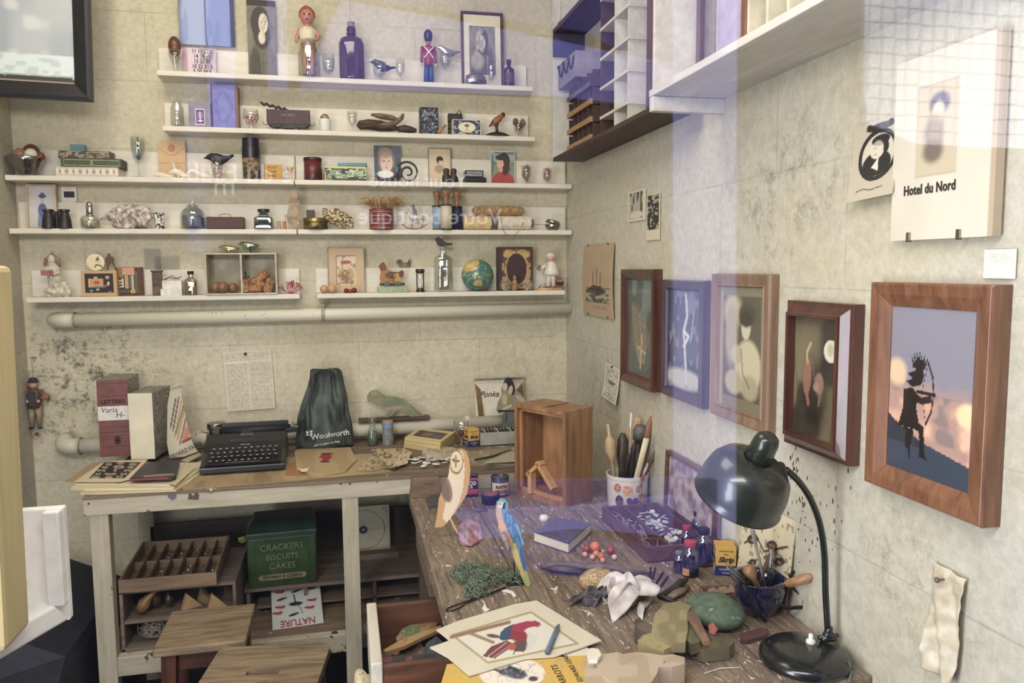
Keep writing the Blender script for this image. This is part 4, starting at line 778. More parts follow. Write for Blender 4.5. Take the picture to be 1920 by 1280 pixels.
# three cylinders with pegs
for i,(a,b2,yt,ypeg,Yq,cc,nm) in enumerate(((810,829,386,358,2.935,('8fa5b5','7a92a6'),'pale blue'),(825,848,384,356,2.91,('cfc0a2','bba988'),'cream'),(847,867,387,358,2.93,('1c2340','141930'),'navy blue'))):
    x,z,w,h = SH(4,a,b2,yt,Yq)
    e = E('thread_cylinder',f'{nm} paper cylinder with dark rims holding a wooden peg, fourth shelf','cylinder',(x,Yq,z))
    add('tube_body',G().lathe([(w*.47,h*.03),(w*.47,h*.97)],26),M(*cc,scale=10,rough=.5),e,**SM); add('rim',G().lathe([(w*.5,0),(w*.5,h*.04),(w*.46,h*.05)],26),M('20201f',rough=.4),e,auto=40); add('rim',G().lathe([(w*.46,h*.95),(w*.5,h*.96),(w*.5,h),(.001,h)],26),M('20201f',rough=.4),e,auto=40)
    ph = PY(a,ypeg,Yq).z-z
    put('wooden_peg',f'turned wooden peg standing in the {nm} paper cylinder','peg',x,Yq,z+h,G().lathe([(w*.22,0),(w*.24,(ph-h)*.1),(w*.2,(ph-h)*.3),(w*.32,(ph-h)*.65),(w*.4,(ph-h)*.8),(w*.36,(ph-h)*.95),(.001,ph-h)],18),wood('9b6f45','74492a',st=(6,6,1),rough=.4),**SM)
# twine spools lying
def spool(name,label,xl,xr,yt,yb,Y,cc,hole,z0):
    a = PY(xl,(yt+yb)/2,Y); b = PY(xr,(yt+yb)/2,Y); L_ = b.x-a.x; rr = (PY(xl,yt,Y).z-PY(xl,yb,Y).z)/2
    e = E(name,label,'spool',(a.x,Y,z0+rr)); m = T(0,0,0,0,PI/2)
    add('core',G().lathe([(rr*.55,0),(rr*.55,L_)],20,m=m,caps=False).lathe([(rr*.42,L_),(rr*.42,0)],20,m=m,caps=False),M('8d8070','5e5348'),e,**SM)
    pr = [(rr*.56,L_*.04)]
    nw = 22
    for k in range(nw): pr += [(rr*(.96),L_*(.06+.86*k/nw)),(rr*1.0,L_*(.06+.86*(k+.5)/nw))]
    pr.append((rr*.56,L_*.94))
    add('thread_winding',G().lathe(pr,24,m=m,caps=False),M(*cc,scale=60,rough=.7),e,**SM); return rr
r1 = spool('twine_spool','fat spool of golden cream thread lying on the fourth shelf',866,925,405,432,2.93,('d9c08a','c2a468'),0,RZ[4])
r2 = spool('twine_spool','fat spool of white string lying next to the metal scoop',930,1000,405,432,2.925,('ded6bf','c4b99c'),0,RZ[4])
a = PY(886,398,2.93); b = PY(982,400,2.93)
g = G().lathe([(.0105,0),(.017,.01),(.019,.04),(.019,b.x-a.x-.03),(.016,b.x-a.x-.01),(.009,b.x-a.x)],20,m=T(0,0,0,0,PI/2)); random.seed(4)
for i in range(13): q = .015+i*(b.x-a.x-.03)/13; g.tube([(q+.012*sin(t),-.0195*cos(t),.0195*sin(t)) for t in [2*PI*k/12 for k in range(12)]],.0012,4,closed=True)
put('twine_bundle','long brown twine bundle resting across both fat spools','twine',a.x,2.928,RZ[4]+2*r1+.019,g,M('b08a55','8d6a3c',rough=.8,scale=60),**SM)
put('loose_cord','thin brown cord looping from the white string spool down over the shelf edge','cord',PY(938,410,2.9).x,2.897,RZ[4],G().tube([(0,0,.05),(.004,-.006,.02),(.012,-.01,-.01),(.03,-.012,-.024),(.055,-.012,-.018),(.075,-.008,.005),(.09,-.004,.03)],.001,5),M('8d6f48'),**SM)
x,z,w,h = SH(4,1022,1050,411,2.92)
e = E('tea_infuser','little round chrome infuser with a thin handle at the far end of the fourth shelf','infuser',(x,2.92,z))
add('cup',G().lathe([(w*.3,0),(w*.46,h*.25),(w*.5,h*.55),(w*.46,h*.56),(w*.3,h*.2),(.001,h*.1)],24),metal,e,**SM); add('lid',G().lathe([(w*.5,0),(w*.42,h*.28),(.001,h*.36)],24,m=T(0,0,h*.6,0,.25)),metal,e,**SM); add('handle',G().tube([(-w*.5,0,h*.5),(-w*1.6,-.002,h*.55)],.0011,6),metal,e)
# ---------------------------------------------------------------- row 5
x,z,w,h = SH(5,73,130,475,2.915)
e = E('plaster_figurine','cream plaster figurine of a long haired reader with a red book, lowest shelf','figurine',(x,2.92,z)); pl = M('ddd3bd','a99d86',rough=.6,scale=60,bump=.6)
g = G().ball((0,0,h*.1),(w*.48,.02,h*.12),noise=.5,f=60,n=26,k=12)
for v in g.b.verts: v.co.z = max(v.co.z,0)
g.tube([(-w*.1,0,h*.1),(-w*.12,-.004,h*.3),(-w*.1,-.006,h*.42)],[.012,.013,.014]).tube([(w*.05,0,h*.1),(w*.0,-.003,h*.35),(-w*.06,0,h*.5),(-w*.08,0,h*.68),(-w*.12,0,h*.78)],[.014,.02,.022,.018,.008])
g.tube([(-w*.22,-.01,h*.68),(-w*.32,-.02,h*.55),(-w*.1,-.026,h*.52)],[.008,.007,.006]).tube([(w*.08,-.005,h*.68),(w*.12,-.014,h*.55),(-w*.02,-.026,h*.52)],[.008,.008,.006])
g.ball((-w*.12,-.002,h*.87),(.012,.012,.015)); g.tube([(w*.3,0,0),(w*.32,0,h*.2),(w*.24,0,h*.35)],[.012,.014,.006])
add('figure_body',g,pl,e,remesh=.0022)
add('hair',G().tube([(-w*.36,.004,h*.72),(-w*.32,.004,h*.85),(-w*.12,.006,h*.98),(w*.08,.004,h*.85),(w*.12,.004,h*.7)],[.005,.007,.009,.007,.005]),M('9d7f70','7d6054'),e,**SM)
add('red_book',G().box(-w*.45,-w*.18,-.034,-.03,h*.5,h*.62,T(0,0,0,0,0,.25)).box(-w*.18,w*.1,-.034,-.03,h*.5,h*.62,T(0,0,0,0,0,-.25)),M('b06a70','96525a'),e)
# frame box with blocks
zc = RZ[5]
x,z,w,h = SH(5,151,218,507,2.92)
def blocks(c):
    c.rect(0,0,1,1,'c39a5c'); c.rect(.09,.13,.9,.9,'161b26')
    c.rect(.2,.35,.62,.7,'c9854a'); c.rect(.2,.35,.24,.7,'dfa060')
    for i in range(6): c.rect(.22+i*.07,.36,.235+i*.07,.69,'b9c05a')
    c.rect(.36,.48,.5,.6,'c22a22'); c.rect(.34,.34,.52,.42,'7a7d7c'); c.rect(.36,.7,.46,.78,'d9a068'); c.ell(.74,.74,.06,.07,'c48a74',.1); c.ell(.7,.42,.08,.04,'c23a3a',.1,20); c.ell(.76,.5,.035,.08,'dcb890',.1); c.ell(.27,.22,.06,.05,'5f8a6a',.1,30); c.ell(.45,.26,.045,.045,'d09a80',.1); c.ell(.6,.36,.07,.03,'4f7a80',.2); c.rect(.74,.16,.84,.18,'b8b8b8')
e = bx('puzzle_box','tan framed game box with coloured shapes on black, lowest shelf','game box',x,2.935,z,w,.03,h,wood('c39a5c','a67e42',st=(1,6,6)),blocks,.0015,res=64)
x,z,w,h = SH(5,214,265,503,2.95)
def mosaic(c):
    c.c[:] = hx('5b2a18'); c.rect(.04,.05,.88,.93,'3a2418'); ii = np.floor(c.x*22); jj = np.floor(c.y*20); q = (np.sin(ii*12.9+jj*4.1)*43758) % 1
    chk = ((ii+jj) % 2 == 0); c.put(chk*(c.x < .35)*(c.y > .66)*1.,'b89a4a'); c.put(chk*(c.x > .3)*(c.x < .74)*(c.y > .74)*1.,'c9402a'); c.put((~chk)*(c.x > .3)*(c.x < .74)*(c.y > .74)*.9,'d8c8a0')
    c.rect(.08,.3,.34,.62,'c2b288'); c.rect(.14,.34,.26,.4,'2c1a14'); c.rect(.14,.45,.26,.51,'2c1a14'); c.rect(.14,.56,.26,.62,'2c1a14'); c.rect(.38,.25,.5,.72,'cdb58c'); c.put(chk*(c.x > .42)*(c.x < .48)*(c.y > .25)*(c.y < .72)*1.,'b8321f'); c.rect(.53,.28,.6,.7,'4f6a52'); c.rect(.62,.2,.72,.72,'bba27a')
    c.put(chk*(c.x > .74)*(c.x < .86)*(c.y > .1)*(c.y < .9)*1.,'5d7a50'); c.put(chk*(c.x > .05)*(c.x < .55)*(c.y > .1)*(c.y < .2)*1.,'4a6a5a'); c.rect(.56,.08,.74,.2,'b89a3a')
bx('mosaic_box','brown wooden box with checkered mosaic tiles, tucked behind the tan game box','box',x,2.962,z,w,.03,h+.004,wood('7a4526','5b3018',st=(8,8,1)),mosaic,.0012,res=70)
hb = SH(5,151,218,507,2.92)[3]
x2,_,w2,_ = SH(5,161,195,475,2.94); ht = SH(5,161,195,475,2.94)[3]
def disc(c): c.c[:] = hx('e0cf9c'); c.grain(9,.1); c.ell(.62,.62,.1,.16,'5a4a44',.2); c.ell(.65,.8,.05,.05,'8a7060',.2); c.line([(.45,.2),(.55,.35),(.75,.3),(.85,.2)],.035,'2d2a3a'); c.line([(.1,.3),(.35,.12)],.012,'a98c5c'); c.ell(.66,.52,.12,.1,'cdbba0',.3)
n_ = 26; pts = [(.5+.5*cos(2*PI*k/n_),.5+.5*sin(2*PI*k/n_)) for k in range(n_)]
add('painted_disc',G().cut(pts,lambda a,b: V(((a-.5)*w2,0,b*w2)),.004,.03,(0,1,0)),PR,None,(x2,2.94,RZ[5]+hb),paint=disc,label='round cream disc with a tiny seated figure, on top of the tan game box',cat='disc')
x2,_,w2,_ = SH(5,196,213,475,2.94)
s = (ht-hb)*1.0
put('walking_silhouette','tiny brown walking man silhouette next to the round cream disc','figure',x2,2.945,RZ[5]+hb+.001,G().prism([(a*s,b*s) for a,b in [(-.2,0),(-.1,0),(-.05,.3),(.1,.45),(.3,.05),(.42,0),(.45,.04),(.33,.12),(.2,.45),(.22,.7),(.05,.85),(.05,.93),(-.03,1),(-.13,.98),(-.12,.85),(-.22,.72),(-.25,.5),(-.18,.4)]],-.002,.002),M('6a4a2e','4a321e'))
# grey glass plates leaning above the shelf
zb = RZ[5]+.092
for i,(a,b2,yt,lb) in enumerate(((269,300,466,'tall greyish translucent plate leaning over the lowest shelf board'),(289,335,480,'short greyish translucent plate leaning over the lowest shelf board'))):
    x,z,w,h = SH(5,a,b2,yt,2.985)
    put('glass_plate',lb,'plate',x,2.988-.006*i,zb,G().box(-w/2,w/2,-.0015,.0015,0,h-.092),glass('cfccbe',.05,.2,.5))
x,z,w,h = SH(5,283,304,510,2.92)
e = bx('narrow_box','upright narrow brown box with worn writing, lowest shelf','box',x,2.925,z,w*.85,.02,h,M('6d5240','4d372a',scale=50),None,.0015)
add('lid',G().box(-w*.5,w*.5,-.013,.013,h,h+.007),M('5b4334'),e,bevel=.001); txt('ME',h*.2,M('3a2a20'),e,(0,-.0106,h*.68),rot=(PI/2,0,0)); txt('EX',h*.2,M('3a2a20'),e,(0,-.0106,h*.45))
x,z,w,h = SH(5,301,341,526,2.915)
e = E('white_block','stepped white plaster block on the lowest shelf','block',(x,2.925,z))
add('block_base',G().box(-w*.5,w*.5,-.02,.02,0,h*.45),M('eae5d8','cfc9ba',scale=40),e,bevel=.0012); add('block_top',G().box(-w*.42,w*.5,-.018,.018,h*.45,h),M('eae5d8','c4bdac',scale=40),e,bevel=.0012)
x3 = x; put('dried_twig','curl of dried brown stems lying over the stepped white block','stem',x,2.925,z+h,G().tube([(-w*.4,0,.003),(-w*.1,-.004,.012),(w*.2,0,.006),(w*.45,.004,.014)],.002,5).tube([(-w*.3,.004,.003),(0,0,.018),(w*.35,-.002,.005)],.0016,5),M('7d6a5c','55463c'))
x,z,w,h = SH(5,343,370,508,2.92)
smallbottle('specimen_bottle','square clear bottle of amber liquid with black stopper, lowest shelf',x,2.925,z,w*.88,h,glass('d8cfb4',.12,.6),M('17140f',rough=.4),neck=.4,sh=.66,square=6,liquid=M('a08a5a','7d683c',rough=.4),liqh=.55)
# two bay crate
x,z,w,h = SH(5,383,518,474,2.9)
e = E('display_crate','open two-bay crate of worn cream wood on the lowest shelf','crate',(x,2.94,z)); wc = wood('cbc4ab','a39a7e',st=(6,6,6),scale=4,spots='6d634c',sp_lo=.66); t = .006
add('crate_frame',G().box(-w/2,w/2,-.045,.04,0,t).box(-w/2,w/2,-.045,.04,h-t,h).box(-w/2,-w/2+t,-.045,.04,t,h-t).box(w/2-t,w/2,-.045,.04,t,h-t),wc,e,bevel=.001)
add('divider',G().box(-.003,.003,-.044,.04,t,h-t),wc,e); add('back_panel',G().box(-w/2+t,w/2-t,.037,.04,t,h-t),M('a9a184','8f876a',scale=20),e)
zt = z+t; bl = M('9a6f48','75502f',rough=.35,scale=30)
for i,(cx,rr,yy,lb) in enumerate(((405,17,2.925,'large brown wooden ball in the crate, at the outer wall'),(418,16.5,2.91,'large brown wooden ball in the crate, foremost of the balls'),(436,15,2.93,'brown wooden ball in the crate, up against the divider'))):
    p = PY(cx,530,yy); r_ = rr*2.9/1447*.62
    put('wooden_ball',lb,'ball',p.x,yy,zt+r_,G().ball((0,0,0),r_,n=24,k=14),bl,**SM,group='wooden balls in the crate')
ck = M('b98550','7d5228',rough=.7,scale=120,lo=.4,hi=.6); random.seed(2)
for i,(cx,cy,an,rx,L_,lb) in enumerate(((460,535,0,9,20,'stout cork standing by the divider'),(465,545,1.2,8,20,'cork lying at the bottom by the divider'),(478,528,1.3,9,22,'cork tilted on top of the pile, middle'),(480,545,1.57,7,22,'cork lying flat in the bottom middle'),(493,517,.8,8,20,'cork leaning highest of all'),(492,543,.2,6,12,'short cork end facing out at the bottom'),(505,535,.4,9,24,'large cork against the far wall'),(487,532,2.2,8,20,'cork wedged deep in the heart'))):
    k = 2.93/1447; yy = 2.915+.012*(i % 3); p = PY(cx,cy,yy); cz = max(p.z,zt+rx*k*1.05)
    put('cork',lb+' of the pile in the crate','cork',p.x,yy,cz,G().lathe([(rx*k*.9,-L_*k/2),(rx*k,-L_*k/2+.001),(rx*k*.92,L_*k/2-.001),(rx*k*.8,L_*k/2)],18,m=T(0,0,0,.3,an,0)),ck,auto=40,group='corks in the crate')
put('dried_sprig','dark dried sprig standing behind the corks in the crate','sprig',PY(463,530,2.965).x,2.965,zt,G().tube([(0,0,0),(.003,0,.04),(-.003,0,.07)],.001,5).tube([(.002,0,.03),(.012,0,.045)],.0009,4).ball((.012,0,.047),.003,n=6,k=4).ball((-.003,0,.072),.003,n=6,k=4).ball((-.006,0,.055),.003,n=6,k=4).ball((.006,0,.058),.0028,n=6,k=4).ball((.008,0,.035),.0035,n=6,k=4),M('3c3430'))
gb = M('c9b470','8f9a7a',rough=.12,metal=.8,scale=30)
for (a,b2,yt,lb,dz) in ((410,452,457,'gold mirrored glass bird on the crate, the lower front one',.0),(438,496,455,'silver green mirrored glass bird on the crate, the one with a long straw tail',.012)):
    x,_,w2,_ = SH(5,a,b2,yt,2.93)
    e = E('glass_bird',lb,'bird',(x,2.92+dz,z+h+dz)); sc = .085
    add('bird_body',bird(G(),sc,[(-.5,.24),(-.42,.25),(-.36,.25),(-.27,.26),(-.12,.18),(.05,.14),(.2,.15),(.4,.19)],[.004,.012,.05,.07,.12,.13,.09,.03]),gb if dz == 0 else M('b8bda8','4f6a5a',rough=.12,metal=.8,scale=40),e,**SM)
    add('tail',G().tube([(sc*.38,0,sc*.19),(sc*(.5 if dz == 0 else .95),0,sc*.22)],[.0015,.003],6,flat=.4),M('cdbf9a'),e)
    if dz: add('clip',G().tube([(0,0,sc*.1),(.002,0,-.006),(.008,0,-.012)],.0015,6),dmetal,e)
# red coral
x,z,w,h = SH(5,526,562,524,2.92); random.seed(8); g = G()
def branch(p,d,L_,r,k):
    q = p+d*L_; g.tube([p,p+d*L_*.5+V((ru(-1,1),ru(-1,1),0))*L_*.12,q],[r,r*.85,r*.7],5)
    if k:
        for _ in range(3 if k > 1 else 2):
            nd = (d+V((ru(-1,1),ru(-.7,.7),ru(-.1,.7)))).normalized(); branch(q,nd,L_*.72,r*.72,k-1)
for an in (-1.1,-.6,-.15,.3,.75,1.15): branch(V((0,0,0)),V((sin(an),ru(-.3,.3),cos(an))).normalized(),h*.38,.0022,3)
for v in g.b.verts: v.co.z = max(v.co.z,0)
put('red_coral','small branching crimson coral at the crate end of the lowest shelf','coral',x,2.925,z,g,M('9b2f3e','b95a66',rough=.5,scale=60))
# wooden balls, framed drawing
x,z,w,h = SH(5,613,682,463,2.965)
f_ = E('picture_frame','tan mounted drawing of a costumed figure in a thin grey frame, lowest shelf','framed picture',(x,2.972,z),(-.05,0,0))
add('frame',G().frame(w,h,[(0,0),(0,-.012),(.003,-.012),(.003,-.004)]),M('b5ab94','8f866e',scale=30),f_)
def harl(c):
    c.c[:] = hx('c5a67a'); c.grain(8,.08); c.rect(.22,.15,.79,.82,'6d5a44'); c.rect(.23,.16,.78,.81,'d9c298'); c.ell(.5,.38,.24,.2,'b9975e',.3); c.mott(16,'4c4440',.58,.6,2); c.rect(0,0,.22,1,'c5a67a'); c.rect(.79,0,1,1,'c5a67a'); c.rect(0,.82,1,1,'c5a67a'); c.rect(0,0,1,.15,'c5a67a'); c.ell(.5,.58,.09,.08,'d8b99a',.2); c.ell(.5,.67,.16,.04,'9a4a3e',.3); c.ell(.5,.3,.14,.06,'8d5a54',.4,a=.6); c.line([(.3,.2),(.7,.2)],.01,'5b5347')
add('picture',G().sheet(w-.006,h-.005,48,60,thick=.0005),PR,f_,(0,-.006,.003),paint=harl)
k = 2.9/1447
for cx,rr,yy,cc,nm,lb in ((608,8,2.91,('cfa878','b98f5c'),'wooden_ball','pale wooden ball at the very end of the globe shelf'),(623,8,2.912,('d2ad7e','bd9462'),'wooden_ball','pale wooden ball touching the mounted drawing'),(649,4.6,2.912,('8d2418','6d1a10'),'red_bead','dark red bead before the drawing, first of three'),(656,3.8,2.905,('a03a28','86301f'),'red_bead','smallest red bead before the drawing, between the other two'),(664,5,2.912,('8d2418','6d1a10'),'red_bead','dark red bead before the drawing, on the hen side')):
    p = PY(cx,540,yy); put(nm,lb,'ball',p.x,yy,RZ[5]+rr*k,G().ball((0,0,0),rr*k,n=20,k=12),M(*cc,rough=.3),**SM)
# hen on box
x,z,w,h = SH(5,708,764,537,2.92)
bx('green_box','pale green box under the wheeled toy hen','box',x,2.925,z,w,.05,h,M('a9b98a','96a678',scale=40),None,.002)
x,_,w,_ = SH(5,711,758,492,2.925); hz = SH(5,711,758,492,2.925)[3]-h
e = E('toy_hen','flat wooden toy hen on green wheels with a yellow chick painted on','toy hen',(x,2.925,z+h))
pts = [(716,492),(720,491),(723,496),(726,503),(735,509),(747,510),(754,506),(758,510),(756,518),(752,524),(755,531),(714,531),(712,520),(714,510),(712,503),(710,498)]
o3 = e.location.copy(); dz_ = PY(730,531,2.92).z
def hen(c): c.c[:] = hx('a5702f'); c.ell(718,499,8,9,'7b3f22',.15); c.ell(738,516,16,7,'6a4527',.2); c.line([(728,512),(738,509),(748,512),(744,519),(732,519)],.8,'2c1f16'); c.ell(754,512,7,7,'5a3a22',.15); c.ell(744,517,5,5,'c99434',.1); c.ell(747,525,9,7,'c08a30',.1); c.ring(747,525,9,7,.09,'3c2a16'); c.ell(742,516,.9,.9,'1c140e'); c.line([(722,531),(730,526),(750,529)],.7,'6a3f1c')
add('hen_board',G().cut(pts,lambda a,b: PY(a,b,2.92)-o3-V((0,0,dz_-o3.z-.012)),.006,1.6,(0,1,0)),PR,e,paint=hen)
add('axle_bar',G().box(-w*.5,w*.5,-.004,.006,.004,.014),M('1e2a20',rough=.4),e,bevel=.001)
for q in (-.22,.22): add('wheel',G().lathe([(.0095,-.011),(.0095,-.007),(.001,-.006)],20,m=T(q*w,0,.0095,PI/2,0,0)).lathe([(.0095,.011),(.0095,.007),(.001,.006)],20,m=T(q*w,0,.0095,PI/2,0,0)),M('4f6a62','3c544e',rough=.4),e)
x,_,w,_ = SH(5,742,770,486,2.985)
pts = [(742,493),(747,487),(752,488),(755,494),(764,494),(768,485),(770,494),(768,502),(750,503),(748,497)]
dz_ = PY(756,503,2.985).z; o3 = V((x,2.985,RZ[5]+.092))
def duck(c): c.c[:] = hx('7a5c36'); c.ell(750,492,5,4,'5d4a36',.2); c.ell(760,500,8,4,'a5823c',.3); c.line([(752,498),(760,501),(768,499)],.7,'2a2016'); c.ell(749,491,.8,.8,'14100c'); c.ell(765,493,5,5,'5a4026',.4)
o = add('duckling_cutout',G().cut(pts,lambda a,b: PY(a,b,2.985)-V((x,2.985,dz_)),.006,1.4,(0,1,0)),PR,None,o3,paint=duck,label='small brown wooden duckling standing on the back board above the toy hen',cat='wooden duck')
# hourglass
x,z,w,h = SH(5,779,796,504,2.92)
e = E('hourglass','slender brass bound hourglass on the lowest shelf','hourglass',(x,2.92,z))
add('end_cap',G().lathe([(w*.5,0),(w*.5,h*.05),(w*.4,h*.12),(w*.42,h*.17),(.001,h*.17)],20),M('4a3524','2c1f16',rough=.3),e,auto=40); add('end_cap',G().lathe([(.001,h*.8),(w*.42,h*.8),(w*.5,h*.88),(w*.5,h),(.001,h)],20),M('4a3524','2c1f16',rough=.3),e,auto=40)
for q in (-1,1): add('pillar',G().tube([(q*w*.36,0,h*.16),(q*w*.36,0,h*.82)],w*.07,8),M('3a2a1c'),e)
add('glass_bulb',G().lathe([(w*.2,h*.17),(w*.22,h*.3),(w*.06,h*.49),(w*.22,h*.66),(w*.2,h*.8)],18,caps=False),GL,e,**SM); add('sand',G().lathe([(w*.17,h*.17),(w*.18,h*.3),(w*.05,h*.42)],14),white,e,**SM)
x,z,w,h = SH(5,812,850,462,2.925)
e = E('clear_bottle','tall clear glass medicine bottle under the dark bird, lowest shelf','bottle',(x,2.93,z))
add('bottle_body',G().lathe([(w*.47,0),(w*.5,h*.02),(w*.5,h*.7),(w*.42,h*.78),(w*.2,h*.81),(w*.17,h*.84),(w*.17,h*.94),(w*.2,h*.95),(w*.2,h),(w*.13,h),(w*.13,h*.84),(w*.38,h*.76),(w*.44,h*.7),(w*.44,h*.05),(.001,h*.04)],36,m=Matrix.Diagonal((1,.62,1,1))),glass('f4f8f2',.12,.9),e,**SM)
hb = h; x,_,w,_ = SH(5,814,850,441,2.925)
pts = [(814,446),(819,443),(822,440),(826,444),(830,446),(836,452),(848,453),(849,457),(838,458),(828,460),(821,457),(818,450)]
dz_ = PY(826,460,2.925).z
add('bird_cutout',G().cut(pts,lambda a,b: PY(a,b,2.925)-V((x,2.925,dz_)),.006,2,(0,1,0)),PR,None,(x,2.925,RZ[5]+hb-.001),paint=lambda c: (c.rect(0,0,2000,2000,'3a2c2c'),c.mott(.3,'241b1d',.5,.6)),label='flat dark crested bird perched on the tall clear bottle',cat='wooden bird')
# globe
x,z,w,h = SH(5,867,927,487,2.9)
def globe(c):
    pass
g = G().ball((0,0,w/2),w/2,n=96,k=64)
g.px = [((v.co.x)/w*2,(v.co.z-w/2)/w*2) if v.co.y < 0 else (9+v.co.x,9+v.co.z) for v in g.b.verts]
def globe(c):
    c.c[:] = hx('45776c'); c.mott(6,'3d6d64',.5,.4,2)
    c.poly([(-.98,.4),(-.7,.72),(-.35,.92),(0,.98),(.02,.7),(-.12,.6),(-.25,.42),(-.4,.36),(-.48,.2),(-.6,.3),(-.7,.16),(-.85,.3)],'c9a24c'); c.mott(9,'9db06a',.62,.5,5); c.ell(-.55,.6,.2,.14,'d8b868',.3); c.ell(-.35,.75,.15,.07,'b5b05a',.3)
    c.poly([(-.35,-.5),(-.3,-.36),(-.12,-.3),(-.02,-.36),(.06,-.3),(.16,-.45),(.2,-.58),(.1,-.68),(-.05,-.62),(-.2,-.66),(-.32,-.62)],'d0a860'); c.ell(-.08,-.48,.08,.05,'c08a4a',.5)
    for a_,b_2 in ((-.42,.02),(-.3,-.02),(-.2,.06),(-.32,.14),(-.1,-.08),(.02,-.12)): c.ell(a_,b_2,.06,.03,'c9b878',.3)
    c.line([(-.9,.05),(.9,-.35)],.006,'b8cfc0',.6); c.ell(.42,-.85,.1,.03,'c9a860',.3)
e = E('globe','small teal desk globe without stand on the lowest shelf','globe',(x,2.93,z)); add('globe_ball',g,printed(.25,.4),e,**SM,paint=globe)
add('ring_foot',G().lathe([(w*.22,.0),(w*.22,.004),(w*.19,.004),(w*.19,0)],20),GL,e)
# ornate book
x,z,w,h = SH(5,932,998,463,2.96)
def obook(c):
    c.c[:] = hx('4d2c26'); c.grain(12,.25)
    for k_,(a_,b_2) in enumerate(((0,0),(1,0),(0,1),(1,1))): pass
    c.rect(.14,.06,.9,.93,'6a4a2e',.55); c.mott(13,'b18f4e',.5,.9,4); c.ell(.53,.5,.29,.36,'3b2222',.06); c.rect(0,0,.1,1,'402420'); c.rect(.94,0,1,1,'452822'); c.rect(.1,.95,1,1,'452822'); c.rect(.1,0,1,.04,'452822')
    c.ring(.53,.5,.31,.385,.035,'c9a75e',.8); c.ell(.2,.12,.13,.12,'b9a878',.6,a=.6); c.ell(.85,.12,.13,.12,'c9b888',.6,a=.6); c.ell(.25,.84,.1,.08,'c9a04a',.3,a=.7); c.ell(.82,.84,.1,.08,'c9a04a',.3,a=.7)
e = E('ornate_album','dark brown album with gilt wreath on its cover, lowest shelf','book',(x,2.968,z))
add('cover',G().box(-w/2,w/2,-.02,.018,0,h),M('43251f','331a16',scale=40,bump=.3),e,bevel=.003); add('cover_design',G().sheet(w*.985,h*.985,70,90,thick=.0004),PR,e,(0,-.0206,h*.007),paint=obook)
# little animals in front + figure
x,z,w,h = SH(5,958,972,515,2.912)
put('bird_figurine','slim tan penguin like figurine before the ornate album','figurine',x,2.912,z,G().lathe([(w*.3,0),(w*.42,h*.1),(w*.45,h*.4),(w*.3,h*.65),(w*.2,h*.72),(w*.25,h*.85),(w*.12,h*.97),(.001,h)],16),M('b08a55','6a4a2c',scale=80),**SM)
for a,b2,yt,lb,sd in ((937,958,520,'cluster of tiny pale flowers before the album, on the globe side',1),(976,1000,525,'cluster of tiny pale flowers before the album, on the girl figurine side',2)):
    x,z,w,h = SH(5,a,b2,yt,2.915); g = G(); random.seed(sd)
    for i in range(26): q = random.random(); g.ball((ru(-.5,.5)*w*(1.1-q*.7),ru(-.008,.008),q*h*.95+.002),.0026,n=6,k=4,noise=.4,f=400)
    g.tube([(0,0,0),(0,0,h*.8)],.002,5); put('flower_cluster',lb,'flowers',x,2.915,z,g,M('d8cfae','6d6a44',scale=160,lo=.45,hi=.55))
x,z,w,h = SH(5,1007,1060,473,2.915)
e = E('porcelain_figurine','porcelain girl in white hooded cape with a red basket, lowest shelf','figurine',(x,2.93,z)); por = M('e6ddcc','d3c8b2',rough=.25)
add('base',G().lathe([(w*.5,0),(w*.5,h*.04),(w*.46,h*.07),(.001,h*.07)],28,m=Matrix.Diagonal((1,.5,1,1))),M('c79a5c','b08448',rough=.4),e,auto=40)
g = G()
for q in (-.12,.08): g.tube([(w*q+.004,0,h*.06),(w*q*.8+.004,0,h*.3),(w*q*.5+.004,0,h*.45)],[w*.06,w*.09,w*.11])
add('legs_and_trousers',g,por,e,**SM)
add('shoe',G().ball((w*-.15+.004,-.004,h*.075),(w*.08,w*.1,h*.03)),M('7a2a1c',rough=.3),e,**SM); add('shoe',G().ball((w*.1+.004,-.004,h*.075),(w*.08,w*.1,h*.03)),M('7a2a1c',rough=.3),e,**SM)
add('cape',G().lathe([(w*.3,h*.4),(w*.27,h*.5),(w*.16,h*.72),(w*.07,h*.78)],20,m=T(.004,0,0)),por,e,**SM)
add('head',G().ball((0,-.004,h*.86),(w*.12,w*.12,h*.08)),M('dcae90',rough=.35),e,**SM); add('hood',G().ball((w*.02,.003,h*.9),(w*.16,w*.16,h*.1)),por,e,**SM)
add('arm',G().tube([(-w*.12,-.004,h*.68),(-w*.3,-.01,h*.6),(-w*.4,-.012,h*.56)],[w*.08,w*.07,w*.04]),por,e,**SM); add('posy',G().ball((-w*.42,-.012,h*.6),w*.09,noise=.5,f=200),M('5c6a3c','a8886a',scale=120),e)
add('basket',G().lathe([(w*.11,0),(w*.16,h*.1),(w*.15,h*.1),(w*.1,h*.02)],16,m=T(w*.34,.0,h*.12)).tube([(w*.34-w*.15,0,h*.22),(w*.34,0,h*.34),(w*.34+w*.15,0,h*.22)],.0012,5),M('7d2620','5b1a16',rough=.35),e)
g = G()
for q in (.5,.62,.72): g.ball((.004,-w*.24*(1.25-q),h*q),w*.025,n=8,k=5)
add('buttons',g,M('b03a2a'),e)
add('duck_figures',G().ball((-w*.38,0,h*.1),(w*.06,w*.05,h*.03)).ball((-w*.34,0,h*.15),w*.03).ball((-w*.2,.004,h*.1),(w*.06,w*.05,h*.03)).ball((-w*.2,.004,h*.16),w*.03),M('9aa078','5c6a50'),e,**SM)
